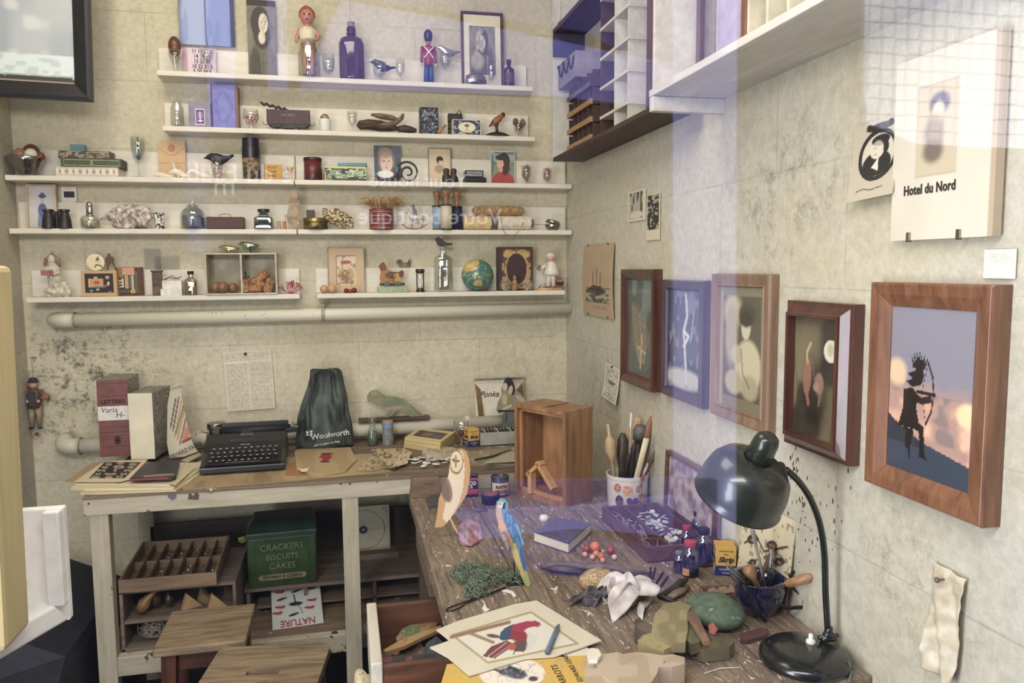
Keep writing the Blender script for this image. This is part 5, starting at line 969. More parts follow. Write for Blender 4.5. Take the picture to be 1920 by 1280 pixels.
# ---------------------------------------------------------------- pipes on the wall
pm = M('d6d0ba','c2bba2',rough=.45,scale=8)
pmS = bpy.data.materials.new('spattered_pipe_paint'); pmS.use_nodes = True; n = pmS.node_tree.nodes; L = pmS.node_tree.links
tc = n.new('ShaderNodeTexCoord'); vo = n.new('ShaderNodeTexVoronoi'); vo.inputs['Scale'].default_value = 75; L.new(tc.outputs['Object'],vo.inputs['Vector']); rr_ = n.new('ShaderNodeValToRGB'); rr_.color_ramp.elements[0].position = .12; rr_.color_ramp.elements[0].color = (1,1,1,1); rr_.color_ramp.elements[1].position = .16; rr_.color_ramp.elements[1].color = (0,0,0,1); L.new(vo.outputs['Distance'],rr_.inputs[0])
sp = n.new('ShaderNodeSeparateXYZ'); L.new(tc.outputs['Object'],sp.inputs[0]); mr = n.new('ShaderNodeMapRange'); mr.inputs['From Min'].default_value = -.75; mr.inputs['From Max'].default_value = -.55; L.new(sp.outputs[0],mr.inputs[0]); mr2 = n.new('ShaderNodeMapRange'); mr2.inputs['From Min'].default_value = .0; mr2.inputs['From Max'].default_value = -.2; L.new(sp.outputs[0],mr2.inputs[0])
n2 = n.new('ShaderNodeTexNoise'); n2.inputs['Scale'].default_value = 40; L.new(tc.outputs['Object'],n2.inputs['Vector']); g2 = n.new('ShaderNodeMath'); g2.operation = 'GREATER_THAN'; g2.inputs[1].default_value = .5; L.new(n2.outputs['Fac'],g2.inputs[0])
def mul(a,b): m_ = n.new('ShaderNodeMath'); m_.operation = 'MULTIPLY'; L.new(a,m_.inputs[0]); L.new(b,m_.inputs[1]); return m_.outputs[0]
fac = mul(mul(mul(rr_.outputs[0],mr.outputs[0]),mr2.outputs[0]),g2.outputs[0]); mx = n.new('ShaderNodeMix'); mx.data_type = 'RGBA'; L.new(fac,mx.inputs[0]); mx.inputs[6].default_value = rgba('d4ceb6'); mx.inputs[7].default_value = rgba('1f1a14'); L.new(mx.outputs[2],n['Principled BSDF'].inputs['Base Color']); n['Principled BSDF'].inputs['Roughness'].default_value = .45
e = E('heating_pipe','upper cream painted pipe spattered with dark specks under the shelves','pipe',(0,0,0))
a = PY(140,600,2.945); b = PY(1068,578,2.945); R_ = .024
add('pipe_run',G().tube([(a.x,2.945,a.z),(b.x,2.945,b.z)],R_,28),pmS,e,**SM)
add('elbow',G().tube([(a.x+.0,2.945,a.z),(a.x-.04,2.945,a.z),(a.x-.062,2.955,a.z),(a.x-.07,2.975,a.z),(a.x-.07,3.0,a.z)],[R_*1.1]*5,24),pm,e,**SM)
c = PY(605,588,2.945); add('clamp',G().tube([(c.x-.005,2.945,c.z),(c.x+.007,2.945,c.z)],R_*1.22,28).box(c.x-.006,c.x+.008,2.94,2.99,c.z+R_,c.z+R_*1.5),M('b9b29e','8f8872',scale=40),e)
add('collar',G().tube([(a.x-.001,2.945,a.z),(a.x+.004,2.945,a.z)],R_*1.18,28),M('a89f88','6d6452',scale=60),e)
e = E('drain_pipe','lower cream painted pipe running behind the desk items','pipe',(0,0,0))
a = PY(150,836,2.94); b = PY(960,789,2.94); R_ = .026
add('pipe_run',G().tube([(a.x,2.94,a.z),(b.x,2.94,b.z)],R_,26),pm,e,**SM); add('elbow',G().tube([(a.x,2.94,a.z),(a.x-.03,2.94,a.z),(a.x-.052,2.95,a.z+.003),(a.x-.06,2.97,a.z+.01),(a.x-.06,3.0,a.z+.012)],R_*1.1,24),pm,e,**SM)
add('collar',G().tube([(a.x,2.94,a.z),(a.x+.004,2.94,a.z)],R_*1.2,26),M('a89f88','6d6452',scale=60),e)
c = PY(872,793,2.94); add('joint',G().tube([(c.x,2.94,c.z),(c.x+.02,2.94,c.z)],R_*1.12,26),pm,e,**SM)
# ================================================================ BACK DESK
ZD = .845
def flat(name,label,cat,pts,z,paint,thick=.0015,step=3,mat=None,bend=None,parent=None,**k):
    """sheet or board lying level; outline and design in frame pixels of that level"""
    g = G().cut(pts,lambda a,b: PZ(a,b,z)+V((0,0,bend(a,b) if bend else 0)),thick,step,(0,0,-1))
    return add(name,g,mat or PR,parent,paint=paint if mat is None else None,label=label,cat=cat,**k)
wpaint = wood('c2b89e','a2977b',st=(1,8,8),scale=4,rough=.6,bump=.4,spots='6b5a44',sp_lo=.61,sp_scale=11)
wpaintz = wood('bcb298','a0957a',st=(8,8,1),scale=4,rough=.6,bump=.4,spots='6d6552',sp_lo=.63,sp_scale=9)
dtop = wood('8a7458','5d4b38',st=(1,10,10),scale=4,rough=.6,bump=.4,spots='c4b797',sp_lo=.62,sp_scale=22)
dk = E('painted_desk','long white painted work desk with scuffed legs against the back wall','desk',(-.07,2.7,0))
def db(name,x0,x1,y0,y1,z0,z1,mat,bev=.002): return add(name,G().box(x0+.07,x1+.07,y0-2.7,y1-2.7,z0,z1),mat,dk,bevel=bev)
db('desk_top',-.755,.60,2.405,2.995,.836,ZD,dtop,.001); db('front_rail',-.755,.60,2.408,2.445,.787,.836,wpaint)
db('side_rail',-.75,-.72,2.445,2.99,.787,.836,wpaint)
for a,b in ((-.742,-.69),(-.02,.03),(.53,.58)): db('leg',a,b,2.412,2.452,0,.787,wpaintz)
db('leg',-.742,-.69,2.93,2.98,0,.787,wpaintz); db('lower_rail',-.69,-.02,2.415,2.445,.285,.345,wood('bdb398','9c9176',st=(1,8,8),scale=4,spots='3f372a',sp_lo=.6,sp_scale=30),.002); db('lower_shelf',-.74,.6,2.445,2.98,.325,.345,dtop,.001)
g = G()
for x,y in ((166,932),(166,944),(639,907),(656,907)): q = PY(x,y,2.407); g.ball((q.x+.07,q.y-2.7,q.z),(.003,.0012,.003),n=8,k=6)
add('rail_screws',g,dmetal,dk)
for c_,bl_ in (('6a6d70',[(315,922),(322,918),(330,924),(331,934),(322,938),(314,931)]),('5b4436',[(352,936),(355,922),(362,930),(368,921),(374,928),(372,937)]),('8a6a58',[(224,930),(232,928),(236,932),(228,934)]),('6d5a48',[(556,905),(562,902),(568,908),(560,912)])):
    g = G(); q = [PY(a_,b_,2.4075) for a_,b_ in bl_]; g.prism([(v.x+.07,v.z) for v in q],-.2926,-.292); add('chipped_paint',g,M(c_),dk)
# paper stack at the end
random.seed(21)
def plain(col,gr=.08): return lambda c: (c.c.__setitem__(slice(None),hx(col)),c.grain(.05,gr))
z0 = ZD
for i,(pts,col,th,lb) in enumerate((
    ([(150,924),(225,872),(400,868),(352,905),(330,918),(180,924)],'c9b98f',.006,'thick tan folder at the bottom of the paper pile, overhanging the desk end'),
    ([(132,914),(205,868),(395,866),(325,914),(160,916)],'d6c79c',.007,'buff card folder near the bottom of the paper pile'),
    ([(140,906),(212,864),(386,868),(318,908)],'cfc1a0',.005,'buff loose leaf bundle in the middle of the paper pile'),
    ([(122,902),(172,868),(260,862),(220,905)],'a8895e',.003,'brown kraft sheet poking out at the tip of the paper pile'))):
    z0 += th; flat('paper_folder',lb,'paper',pts,z0,plain(col),th*.9,6)
def prin(c):
    c.c[:] = hx('d8c39a'); c.poly([(197,866),(266,866),(232,897),(165,897)],'231c1b')
    for (x,y,rx,ry) in ((204,870,6,2.2),(226,868,7,2),(249,870,7,2),(197,876,6,2),(223,875,10,3),(245,876,6,2),(190,882,8,2),(216,881,3,3),(239,882,7,2),(184,888,5,2),(207,888,12,1.6),(232,888,6,2),(179,894,8,2),(204,894,7,2),(224,893,6,2)): c.ell(x,y,rx,ry,'b9ab94',.3); c.ell(x,y,rx*.5,ry*.5,'6d6155',.4)
z0 += .004; flat('printed_page','cream page with a dark picture of small ornaments on top of the paper pile','page',[(140,902),(190,868),(215,863),(277,861),(242,898),(225,902)],z0,prin,.002,1.6)
e = E('notebook','black cloth notebook with a crimson spine lying on the paper pile','notebook')
flat('cover',None,None,[(244,896),(277,866),(337,863),(330,892),(322,895)],z0+.009,None,.008,8,mat=M('35323a','2a2830',rough=.5,scale=40),parent=e)
add('red_spine',G().tube([PZ(243,900,z0+.006),PZ(322,896,z0+.006)],.004,8),M('7d1e30',rough=.4),e)
flat('elastic_page',None,None,[(268,891),(300,888),(326,887),(326,890),(270,894)],z0+.011,None,.0015,8,mat=M('8d7c5c'),parent=e)
flat('paper_folder','buff sheet pushed out beyond the black notebook toward the typewriter','paper',[(318,905),(345,870),(366,876),(330,908)],z0-.004,plain('cbbb93'),.003,6)
# box files
marb = M('8d877b','26231f',rough=.5,scale=75,lo=.46,hi=.5,c3='a09a8c',det=3)
def boxfile(label,xl,xr,yt,yb,Y,dep,front,tilt):
    a = PY(xl,yb,Y); b = PY(xr,yb,Y); t = PY((xl+xr)/2,yt,Y); w = b.x-a.x; z = ZD+.027 if front == 'r' else ZD+.018; h = t.z-z
    e = E('box_file',label,'box file',((a.x+b.x)/2,Y,z),(0,0,tilt))
    add('spine',G().box(-w/2,w/2,0,.004,0,h),M('80463e','6d3a33',rough=.5,scale=25) if front == 'r' else M('e4dcc2','d3c9a9',rough=.6,scale=12),e,bevel=.001)
    add('marbled_cover',G().box(-w/2+.0005,w/2-.0005,.004,dep,.0005,h-.0005),marb,e,bevel=.002); return e,w,h
e,w,h = boxfile('tall red fronted box file with marbled sides on the back desk',189,247,712,862,2.80,.17,'r',.03)
dr_ = M('4a201c',rough=.6); g = G()
for q in (.955,.79,.655,.47,.385,.315,.265,.23,.13): g.box(-w/2,w/2,-.0004,0,h*q,h*q+.0012)
add('spine_rules',g,dr_,e); txt('LETTERS',w*.2,M('2a100e'),e,(0,-.001,h*.715),sx=1.05,bold=.0005)
s_ = add('written_label',G().box(-w/2,w/2,-.0008,0,h*.475,h*.66),M('e2ddd0','d3cdbd'),e); txt('Varia',w*.26,M('2a3a6a'),s_,(-w*.14,-.001,h*.61),shear=.2); txt('H-',w*.28,M('2a3a6a'),s_,(w*.2,-.001,h*.54),shear=.2)
add('finger_hole',G().tube([(w*.08,-.001,h*.19),(w*.08,.002,h*.19)],w*.1,18).tube([(w*.08,-.001,h*.23),(w*.08,.002,h*.23)],w*.1,18),M('3a1a18'),e); txt('XII',w*.1,dr_,e,(0,-.0004,h*.86))
boxfile('shorter cream fronted box file with marbled sides beside the tall red one',245,292,737,866,2.77,.18,'w',-.12)
# pamphlet
def pam(c):
    c.c[:] = hx('b8ae94'); c.grain(7,.12)
    for x0,y0,x1,y1,cc in ((.28,.78,.12,.42,'2c3c34'),(.38,.8,.2,.38,'3a3a30'),(.52,.86,.25,.3,'b87a3a'),(.6,.8,.3,.34,'3f6a4a'),(.6,.72,.34,.26,'b06a34'),(.66,.62,.42,.2,'5d5636'),(.74,.55,.5,.22,'c08a4a')): c.line([(x0,y0),(x1,y1)],.022,cc)
    c.ell(.62,.33,.12,.09,'b8735a',.2,20); c.line([(.5,.22),(.9,.3)],.02,'7d3a28')
a = PY(315,862,2.79); b = PY(368,848,2.76); t = PY(335,720,2.86)
g = G().cut([(318,858),(313,830),(314,760),(320,724),(336,717),(341,740),(350,790),(362,832),(371,846),(345,856)],lambda u,v: PY(u,v,2.775+.0006*(860-v)+.012*sin((u-312)/60*PI)),.001,1.6,(0,1,0))
g.px = [((u-313)/58,(860-v)/142) for u,v in g.px]
e = add('pencil_pamphlet',g,PR,None,paint=pam,label='curling pamphlet with a fan of drawn pencils, propped against the cream box file',cat='pamphlet')
tk = M('22382f'); q = PY(345,845,2.762); txt('EBERHARD FABER',.021,tk,e,(q.x,q.y-.008,q.z),rot=(PI/2,-.38,.15),sx=.75,bold=.0003); q = PY(326,727,2.845); txt('AN ECONOMIC',.013,tk,e,(q.x,q.y-.012,q.z),rot=(PI/2,-.2,.1),sx=.7)
flat('folded_leaflet','small folded leaflet lying by the foot of the pencil pamphlet','leaflet',[(340,862),(372,848),(378,852),(352,866)],ZD+.02,plain('b9ab8a'),.003,5)
flat('brown_sheet','wide brown map like sheet spread under the typewriter','sheet',[(330,905),(372,862),(700,850),(735,884),(560,900),(345,918)],ZD+.0015,lambda c: (c.c.__setitem__(slice(None),hx('a58a5c')),c.mott(.09,'7d6540',.55,.6,2),c.mott(.03,'bda878',.5,.5,5)),.0012,5)
# mason jar
x = PY(406,800,2.87); w = .078
e = E('mason_jar','round glass jar with a ribbed metal screw lid behind the typewriter','jar',(x.x,2.87,ZD))
add('jar_body',G().lathe([(w*.42,0),(w*.46,.01),(w*.46,.075),(w*.36,.09),(w*.36,.1),(w*.33,.1),(w*.33,.09),(w*.43,.074),(w*.43,.012),(.001,.01)],30),GL,e,**SM)
add('screw_lid',G().lathe([(w*.4,.092),(w*.42,.094),(w*.4,.098),(w*.42,.102),(w*.4,.106),(w*.42,.11),(w*.4,.113),(w*.3,.113),(w*.28,.111),(.001,.111)],30),metal,e,**SM)
# typewriter
e = E('typewriter','black portable typewriter with round keys on the back desk','typewriter',(-.328,2.56,ZD),(0,0,.03)); bk = M('121214','1a1a1c',rough=.35,scale=60,coat=.2); W_ = .262
side = [(0,.008),(0,.025),(.012,.032),(.10,.052),(.13,.075),(.19,.095),(.235,.095),(.255,.06),(.255,.008)]
g = G(); ring = lambda x: [V((x,y,z)) for y,z in side]
g.loft([ring(-W_/2),ring(-W_/2+.002),ring(W_/2-.002),ring(W_/2)]); add('body_case',g,bk,e,bevel=.004)
add('name_plate',G().box(-.05,.05,.128,.13,.08,.09),bk,e); txt('ROYAL',.008,M('b8b4a8'),e,(0,.117,.0712),rot=(.65,0,0),sx=1.3); txt('ROYAL',.012,M('a8a498'),e,(.01,.236,.112),sx=1.6)
add('key_well',G().box(-.115,.115,.008,.105,.03,.036,T(0,0,.002,.17)),M('060607',rough=.5),e)
kt = M('2b2b2e',rough=.2); kr = M('a8a8a4',rough=.2,metal=.8); proto = None
for r in range(4):
    for k in range(11 if r else 10):
        kx = -.1+.0195*k+(.005 if r % 2 else 0); ky = .018+.0225*r; kz = .044+.008*r
        if proto is None:
            kk = add('key',G().lathe([(.0066,0),(.0068,.0015),(.006,.0028),(.001,.002)],14).tube([(0,0,-.012),(0,0,0)],.001,4),kt,e,(kx,ky,kz),**SM); kg = add('key_rim',G().lathe([(.0069,0),(.0072,.0014),(.0064,.0024)],14,caps=False),kr,kk,**SM); proto = kk
        else:
            kk = proto.copy(); COL.objects.link(kk); kk.parent = e; kk.location = (kx,ky,kz); kg2 = kg.copy(); COL.objects.link(kg2); kg2.parent = kk
add('space_bar',G().box(-.055,.055,.004,.012,.036,.041),kt,e,bevel=.001)
add('platen_roller',G().tube([(-.10,.225,.098),(.155,.225,.098)],.013,20),M('1b1b1d',rough=.6),e,**SM)
add('carriage',G().box(-.09,.135,.232,.238,.088,.125).box(.125,.16,.2,.25,.085,.1).box(-.11,-.09,.2,.25,.085,.11),bk,e,bevel=.002)
add('platen_knob',G().tube([(.155,.225,.098),(.178,.225,.098)],.014,18),bk,e,**SM); add('platen_knob',G().tube([(-.125,.225,.098),(-.1,.225,.098)],.014,18),bk,e,**SM)
g = G()
for i in range(5): g.tube([(.14+.006*i,.205,.09),(.145+.005*i,.19,.11),(.15+.004*i,.2,.125-.004*i)],.0018,6)
g.tube([(-.13,.2,.1),(-.16,.19,.11),(-.168,.188,.095)],.002,6)
for i in range(9): a = math.pi*(.25+.5*i/8); g.tube([(0.03*cos(a),.17-.0*sin(a),.09),(.02*cos(a),.19,.105)],.0008,4)
add('chrome_levers',g,kr,e,**SM)
for q in (-.115,.115): add('rubber_foot',G().lathe([(.01,0),(.009,.009)],14,m=T(q,.03)),blk,e); add('rubber_foot',G().lathe([(.01,0),(.009,.009)],14,m=T(q,.23)),blk,e)
# bag
e = E('fabric_bag','crumpled dark grey green bag standing on the back desk','bag',(0,0,0))
rings = []; prof = [(558,664,842,.045),(553,664,834,.05),(556,661,812,.05),(559,658,790,.046),(563,655,770,.04),(569,651,750,.034),(573,646,730,.027),(577,642,712,.018),(579,639,700,.009),(580,638,692,.004)]
from mathutils import noise as NZ
for i,(xl,xr,yy,dp) in enumerate(prof):
    a = PY(xl,yy,2.88); b = PY(xr,yy,2.88); ring = []; n_ = 60
    for k in range(n_):
        t = 2*PI*k/n_; cx = (a.x+b.x)/2; hw = (b.x-a.x)/2; z = max(a.z,ZD+.001) if i else ZD+.001
        x = cx+hw*math.copysign(abs(cos(t))**.6,cos(t)); y = 2.88+dp*math.copysign(abs(sin(t))**.7,sin(t))
        q = V((x*34,y*12,z*16)); f = -abs(NZ.noise(q))*1.6+.5*NZ.noise(q*2.3)+.3; y += f*.06*min(1,i*.3); x += NZ.noise(q+V((9,9,9)))*.012*min(1,i*.3)
        if i >= 8: z += .010*sin(6*x*40)*(1 if i == 9 else .3) - (.02 if i == 9 and -.105 < x < -.075 else 0)
        ring.append(V((x,y,z)))
    rings.append(ring)
bagm = M('4c5850','252e2e',rough=.6,scale=20,st=(1,1,.6),bump=.8,c3='3a4c58')
add('bag_body',G().loft(rings),bagm,e,**SM,sub=1)
lt = M('c9c9c2','8f9490',scale=120,lo=.4,hi=.6)
q = PY(615,815,2.81); txt('Woolworth',.028,lt,e,(q.x+.008,q.y,q.z),rot=(PI/2,-.1,0),bold=.0007,ext=.003); q = PY(612,831,2.81); txt('...the big place to shop',.0105,lt,e,(q.x,q.y,q.z),rot=(PI/2,-.12,0),ext=.003,bold=.0002)
q = PY(580,812,2.81); o = add('emblem',G().prism([(-.011,-.009),(.011,-.007),(.011,.01),(-.011,.009)],0,.004),lt,e,q); add('emblem_cutout',G().prism([(-.006,-.001),(0,.005),(.006,.001),(0,-.005)],-.0006,0),M('2c3735'),o)
# papers on the desk
def kraft(c):
    c.c[:] = hx('b99c6c'); c.mott(.05,'a5875a',.5,.5,3)
    c.poly([(598,856),(604,850),(624,850),(620,853),(624,856),(616,862),(618,865),(602,865),(606,861)],'a3222a'); c.poly([(601,851),(607,849),(606,852)],'2c1a18'); c.line([(602,866),(617,866)],1.2,'2c1a18'); c.line([(604,850),(622,850)],1,'2c1a18')
flat('kraft_paper','kraft paper sheet stamped with a red bird, before the dark bag','paper',[(556,878),(552,845),(560,841),(657,838),(668,862),(648,882),(610,888),(575,884)],ZD+.008,kraft,.005,2.2)
flat('kraft_paper','second kraft sheet lying under the one stamped with a red bird','paper',[(578,890),(582,872),(672,860),(652,880),(612,890)],ZD+.0035,plain('b3925f'),.002,6)
flat('orange_envelope','orange brown envelope half under the kraft sheet near the typewriter','envelope',[(533,892),(543,868),(558,862),(584,886),(578,892)],ZD+.003,plain('a9713a'),.0015,6)
flat('torn_paper_scrap','white torn paper scrap at the corner of the kraft sheets','scrap',[(556,876),(564,879),(580,877),(576,883),(566,884)],ZD+.011,plain('e3dcc8'),.001,3)
for i,(pts,lb,rot) in enumerate((([(668,880),(705,846),(735,874),(700,882)],'cut-out paper leaf at the bottom of the fan of printed leaves',0),([(692,874),(720,842),(760,850),(742,878)],'printed leaf in the middle of the fan of paper leaves',1),([(715,872),(705,841),(758,840),(774,850),(748,874)],'printed leaf topmost in the fan, with dark figures',2),([(735,876),(752,846),(772,846),(764,868)],'leaf with white torn edge at the far side of the fan',3))):
    def fan(c,i=i):
        c.c[:] = hx(('bda679','b39a6a','c4ab7c','cbb994')[i]); c.mott(.22,'4a3a28',.68,.8,i+2); c.mott(.35,'5d4a34',.7,.7,i+8)
        if i == 1: c.line([(703,852),(735,872)],2,'2c2420')
    flat('printed_leaf',lb,'paper',pts,ZD+.005+.003*i,fan,.0018,1.7,group='fan of printed leaves')
# parrot on plank
P0 = PY(672,787,2.95); P1 = PY(805,787,2.95)
add('narrow_plank',G().box(P0.x,P1.x,2.915,2.965,P0.z-.004,P0.z+.005),wood('5c4231','3d2a1e',st=(1,8,8)),None,label='narrow dark plank on the wall holding the green wooden parrot',cat='plank',bevel=.001)
add('plank_bracket',G().box(.07,.08,2.96,3,P0.z-.02,P0.z-.004).box(.25,.26,2.96,3,P0.z-.02,P0.z-.004),dmetal,bpy.data.objects['narrow_plank'])
pts = [(688,741),(692,734),(699,730),(708,731),(716,736),(725,741),(742,742),(757,747),(768,755),(778,765),(790,773),(798,780),(790,784),(775,783),(764,776),(754,766),(745,768),(738,773),(733,779),(722,781),(724,775),(734,768),(720,764),(705,757),(695,752),(689,752)]
zb = PY(730,781,2.94).z-(P0.z+.005)
def gp(c): c.c[:] = hx('7f8562'); c.mott(.12,'6f7656',.5,.6,2); c.ell(702,736,5,4,'b98a70',.3); c.ell(701,736,1.2,1.2,'1c1c14'); c.ell(712,748,6,4,'9a7d60',.5); c.ell(690,747,3,6,'8a7d60',.4); c.ell(738,763,18,3,'b08468',.3,-8); c.ell(740,752,18,8,'6b7458',.4,-15,.7); c.line([(760,764),(775,780)],1,'8a8458'); c.line([(766,762),(785,780)],1,'8a8458'); c.line([(772,760),(792,780)],1,'4c5a3c')
add('parrot_cutout',G().cut(pts,lambda a,b: PY(a,b,2.94)-V((0,0,zb)),.008,1.8,(0,1,0)),PR,paint=gp,label='flat green wooden parrot standing on the narrow wall plank',cat='wooden parrot')
# jars
x = PY(698,800,2.87)
e = E('vial_jar','slim stoppered glass jar of pale green flakes on the back desk','jar',(x.x,2.87,ZD))
add('jar_body',G().lathe([(.017,0),(.018,.004),(.018,.058),(.011,.07),(.011,.078),(.014,.08),(.014,.085)],24),glass('dfe8e0',.1,.7),e,**SM); add('stopper',G().lathe([(.009,.085),(.013,.09),(.014,.1),(.011,.105),(.001,.105)],18),GL,e,**SM); add('contents',G().lathe([(.016,.003),(.0165,.05),(.001,.055)],20),M('7f9a8a','3d5a4c',scale=220,lo=.45,hi=.55),e,**SM)
x = PY(727,800,2.87)
e = E('coin_stack','tall stack of grey discs in a clear tube with blue band on the back desk','disc tube',(x.x,2.87,ZD)); pr = []
for k in range(9): pr += [(.019,.007*k),(.0205,.007*k+.002),(.0205,.007*k+.005),(.019,.007*k+.0065)]
add('disc_pile',G().lathe([(.001,0)]+pr+[(.001,.063)],24),M('8f9490','747a76',scale=60),e,auto=40); add('blue_band',G().lathe([(.0205,.064),(.0205,.084),(.001,.084)],24),M('7a96b8','6480a4'),e,auto=40); add('cork_top',G().lathe([(.02,.084),(.02,.09),(.001,.09)],24),M('b58f74'),e,auto=40)
# book stack
for i in range(3):
    pts = [(757+i,832-i*7.5),(782+i,815-i*6),(852-i,823-i*7),(826,842-i*8)]
    def yb(c,i=i):
        c.c[:] = hx('cdb574')
        if i == 2: c.poly([(782,808),(800,801),(842,805),(818,820),(782,816)],'4c3c34'); c.ell(812,809,12,3.5,'8f6a4c',.4); c.line([(757,818),(784,802),(850,808)],1.4,'ddd0a4')
    pts2 = [(757,833),(783,815),(852,822),(824,843)]
    zz = ZD+.013*(i+1); sh = PZ(800,830,ZD+.013); dz = [(a,b) for a,b in pts2]
    base = [PZ(a,b,ZD+.013)+V((.002*i,.001*i,0)) for a,b in dz]
    g = G().cut([(p.x*1000,p.y*1000) for p in base],lambda a,b: V((a/1000,b/1000,zz)),.012,4,(0,0,-1))
    cen = sum(base,V())/4; u = (base[1]-base[0]); v = (base[3]-base[0])
    def yb2(c,i=i,base=base):
        c.c[:] = hx('cfb878')
        if i == 2:
            def L_(s,t): p = base[0]+(base[3]-base[0])*s+(base[1]-base[0])*t; return (p.x*1000,p.y*1000)
            c.poly([L_(.12,.25),L_(.12,.85),L_(.92,.85),L_(.92,.25)],'4c3c38'); c.poly([L_(.3,.4),L_(.35,.7),L_(.6,.65),L_(.55,.4)],'8f6a44'); c.poly([L_(.62,.35),L_(.66,.6),L_(.85,.6),L_(.8,.35)],'5d5a7a'); c.poly([L_(.03,.1),L_(.03,.16),L_(.97,.16),L_(.97,.1)],'e0d2a0')
    add('magazine',g,PR,None,paint=yb2,label=('yellow bordered magazine at the bottom of the little pile','yellow bordered magazine in the middle of the little pile','yellow bordered magazine with a dark cover picture, top of the little pile')[i],cat='magazine',group='pile of yellow magazines')
def news(c): c.c[:] = hx('c2b795'); c.mott(.3,'8d8468',.6,.5,2); c.lines(800,834,850,852,9,'6d644e',.6,.5)
flat('folded_newspaper','folded yellowed newspaper before the pile of yellow magazines','newspaper',[(791,847),(800,836),(850,838),(868,848),(832,856),(800,852)],ZD+.015,news,.013,2.4)
# white discs
random.seed(12); wd = M('e6e3da','bdb9ae',rough=.35,scale=80); pd = None
places = [(800,868),(818,870),(786,866),(792,858),(780,861),(806,857),(842,860),(852,855),(776,868),(828,862),(770,862),(834,867),(812,863),(795,873),(860,862)]
for i,(px,py) in enumerate(places):
    p = PZ(px,py,ZD+.006+.002*(i % 3))
    if pd is None: pd = add('white_disc',G().lathe([(.001,0),(.014,.0005),(.015,.0015),(.014,.0028),(.001,.0032)],22),wd,None,p,(.1,.05,0),**SM,label='flat round white disc scattered with others on the back desk',cat='disc',group='white discs scattered on the desk')
    else: dup(pd,p,(ru(-.25,.25),ru(-.25,.25),0),scale=ru(.7,1.15))
flat('white_card_strip','white card strip under the folded newspaper','card',[(795,858),(803,852),(850,850),(836,860),(800,862)],ZD+.003,plain('ddd8cb'),.0015,5)
# glass, ink carton, slides
x = PY(870,830,2.8); goblet('wine_glass','flared clear glass with a red ball, by the ink carton on the back desk',x.x-.006,2.82,ZD,.062,.088,stem=.25)
put('red_ball','dark red ball lying inside the flared clear glass','ball',x.x-.006,2.82,ZD+.041,G().ball((0,0,0),.0115),M('8a2f1c','6d2014',rough=.3),**SM)
yel = M('d8a83a','c4942c',rough=.5); nvy = M('1f2f78','18265f',rough=.5)
def carton(label,x,y,z,w,h,rzz):
    e = E('ink_carton',label,'carton',(x,y,z),(0,0,rzz))
    add('carton_top',G().box(-w/2,w/2,-w/2,w/2,h*.34,h),yel,e,bevel=.001); add('carton_base',G().box(-w/2,w/2,-w/2,w/2,0,h*.34),nvy,e,bevel=.001)
    dk_ = M('1c1c30')
    for r_,off in ((0,(0,-w/2-.0006)),(-PI/2,(-w/2-.0006,0)),(PI/2,(w/2+.0006,0))):
        txt('Skrip',w*.36,dk_,e,(off[0],off[1],h*.55),rot=(PI/2,0,r_),shear=.3,bold=.0006); txt('WRITING FLUID',w*.1,dk_,e,(off[0],off[1],h*.85),rot=(PI/2,0,r_)); txt('BLUE',w*.1,dk_,e,(off[0],off[1],h*.74),rot=(PI/2,0,r_)); txt('SUCCESSOR',w*.12,white,e,(off[0],off[1],h*.22),rot=(PI/2,0,r_)); txt('TO INK',w*.11,white,e,(off[0],off[1],h*.1),rot=(PI/2,0,r_))
    return e
q = PY(886,820,2.755); carton('yellow and blue ink carton on the back desk before the flared glass',q.x,2.775,ZD,.043,.066,.25)
e = E('slide_box','long grey cardboard box packed with black edged slides','slide box',(.58,2.79,ZD)); gm_ = M('a7a596','949283',scale=20)
add('box_body',G().box(-.1,.1,-.035,-.032,0,.05).box(-.1,.1,.032,.035,0,.05).box(-.1,-.097,-.032,.032,0,.05).box(.097,.1,-.032,.032,0,.05).box(-.1,.1,-.035,.035,0,.003),gm_,e)
sp_ = None; random.seed(9)
for i in range(15):
    x_ = -.088+.0122*i; cc = ('1b1b1d','2a2220','b9b09a','1b1b1d')[i % 4]
    o = put('photo_slide','thin square slide standing in the grey slide box','slide',.58+x_,2.79,ZD+.004,G().box(-.0016,.0016,-.03,.03,0,.053),M(cc,rough=.4),group='slides in the grey box'); o.rotation_euler = (0,-.35,0)
# ponka box lid and paper woman
a = PY(893,800,2.95); b = PY(985,800,2.95); t = PY(940,712,2.95); w = b.x-a.x; h = t.z-ZD
e = E('display_cover','cream box lid with brown border and script lettering leaning on the back wall','box lid',((a.x+b.x)/2,2.955,ZD),(-.1,0,0))
add('lid_panel',G().box(-w/2,w/2,0,.004,0,h),M('ded6c4','cdc4ae'),e); add('lid_rim',G().box(-w/2-.002,w/2+.002,-.014,.004,h,h+.005),M('8d8470','5d5544'),e)
txt('Ponka',.032,M('4a2f22'),e,(-w*.22,-.001,h*.73),shear=.4,bold=.0004)
pc = [M('9a6f2c','7d5720',rough=.4),M('8d7a3a','6d5c28',rough=.4)]
for q,n_ in ((-1,4),(1,5)):
    for k in range(n_): add('pencil_stick',G().tube([(q*(w/2-.006-.006*k)+(.012 if q < 0 else .0),-.012,.012),(q*(w/2-.006-.0055*k)+(-.004 if q < 0 else 0),-.004,h*(.93-.03*k))],.0025,6),pc[k % 2],e)
pts = [(944,716),(948,709),(954,707),(960,710),(964,718),(966,726),(975,732),(984,742),(985,748),(975,747),(969,748),(967,755),(970,775),(972,800),(938,800),(940,780),(944,762),(935,765),(931,758),(934,746),(938,740),(941,734),(940,726)]
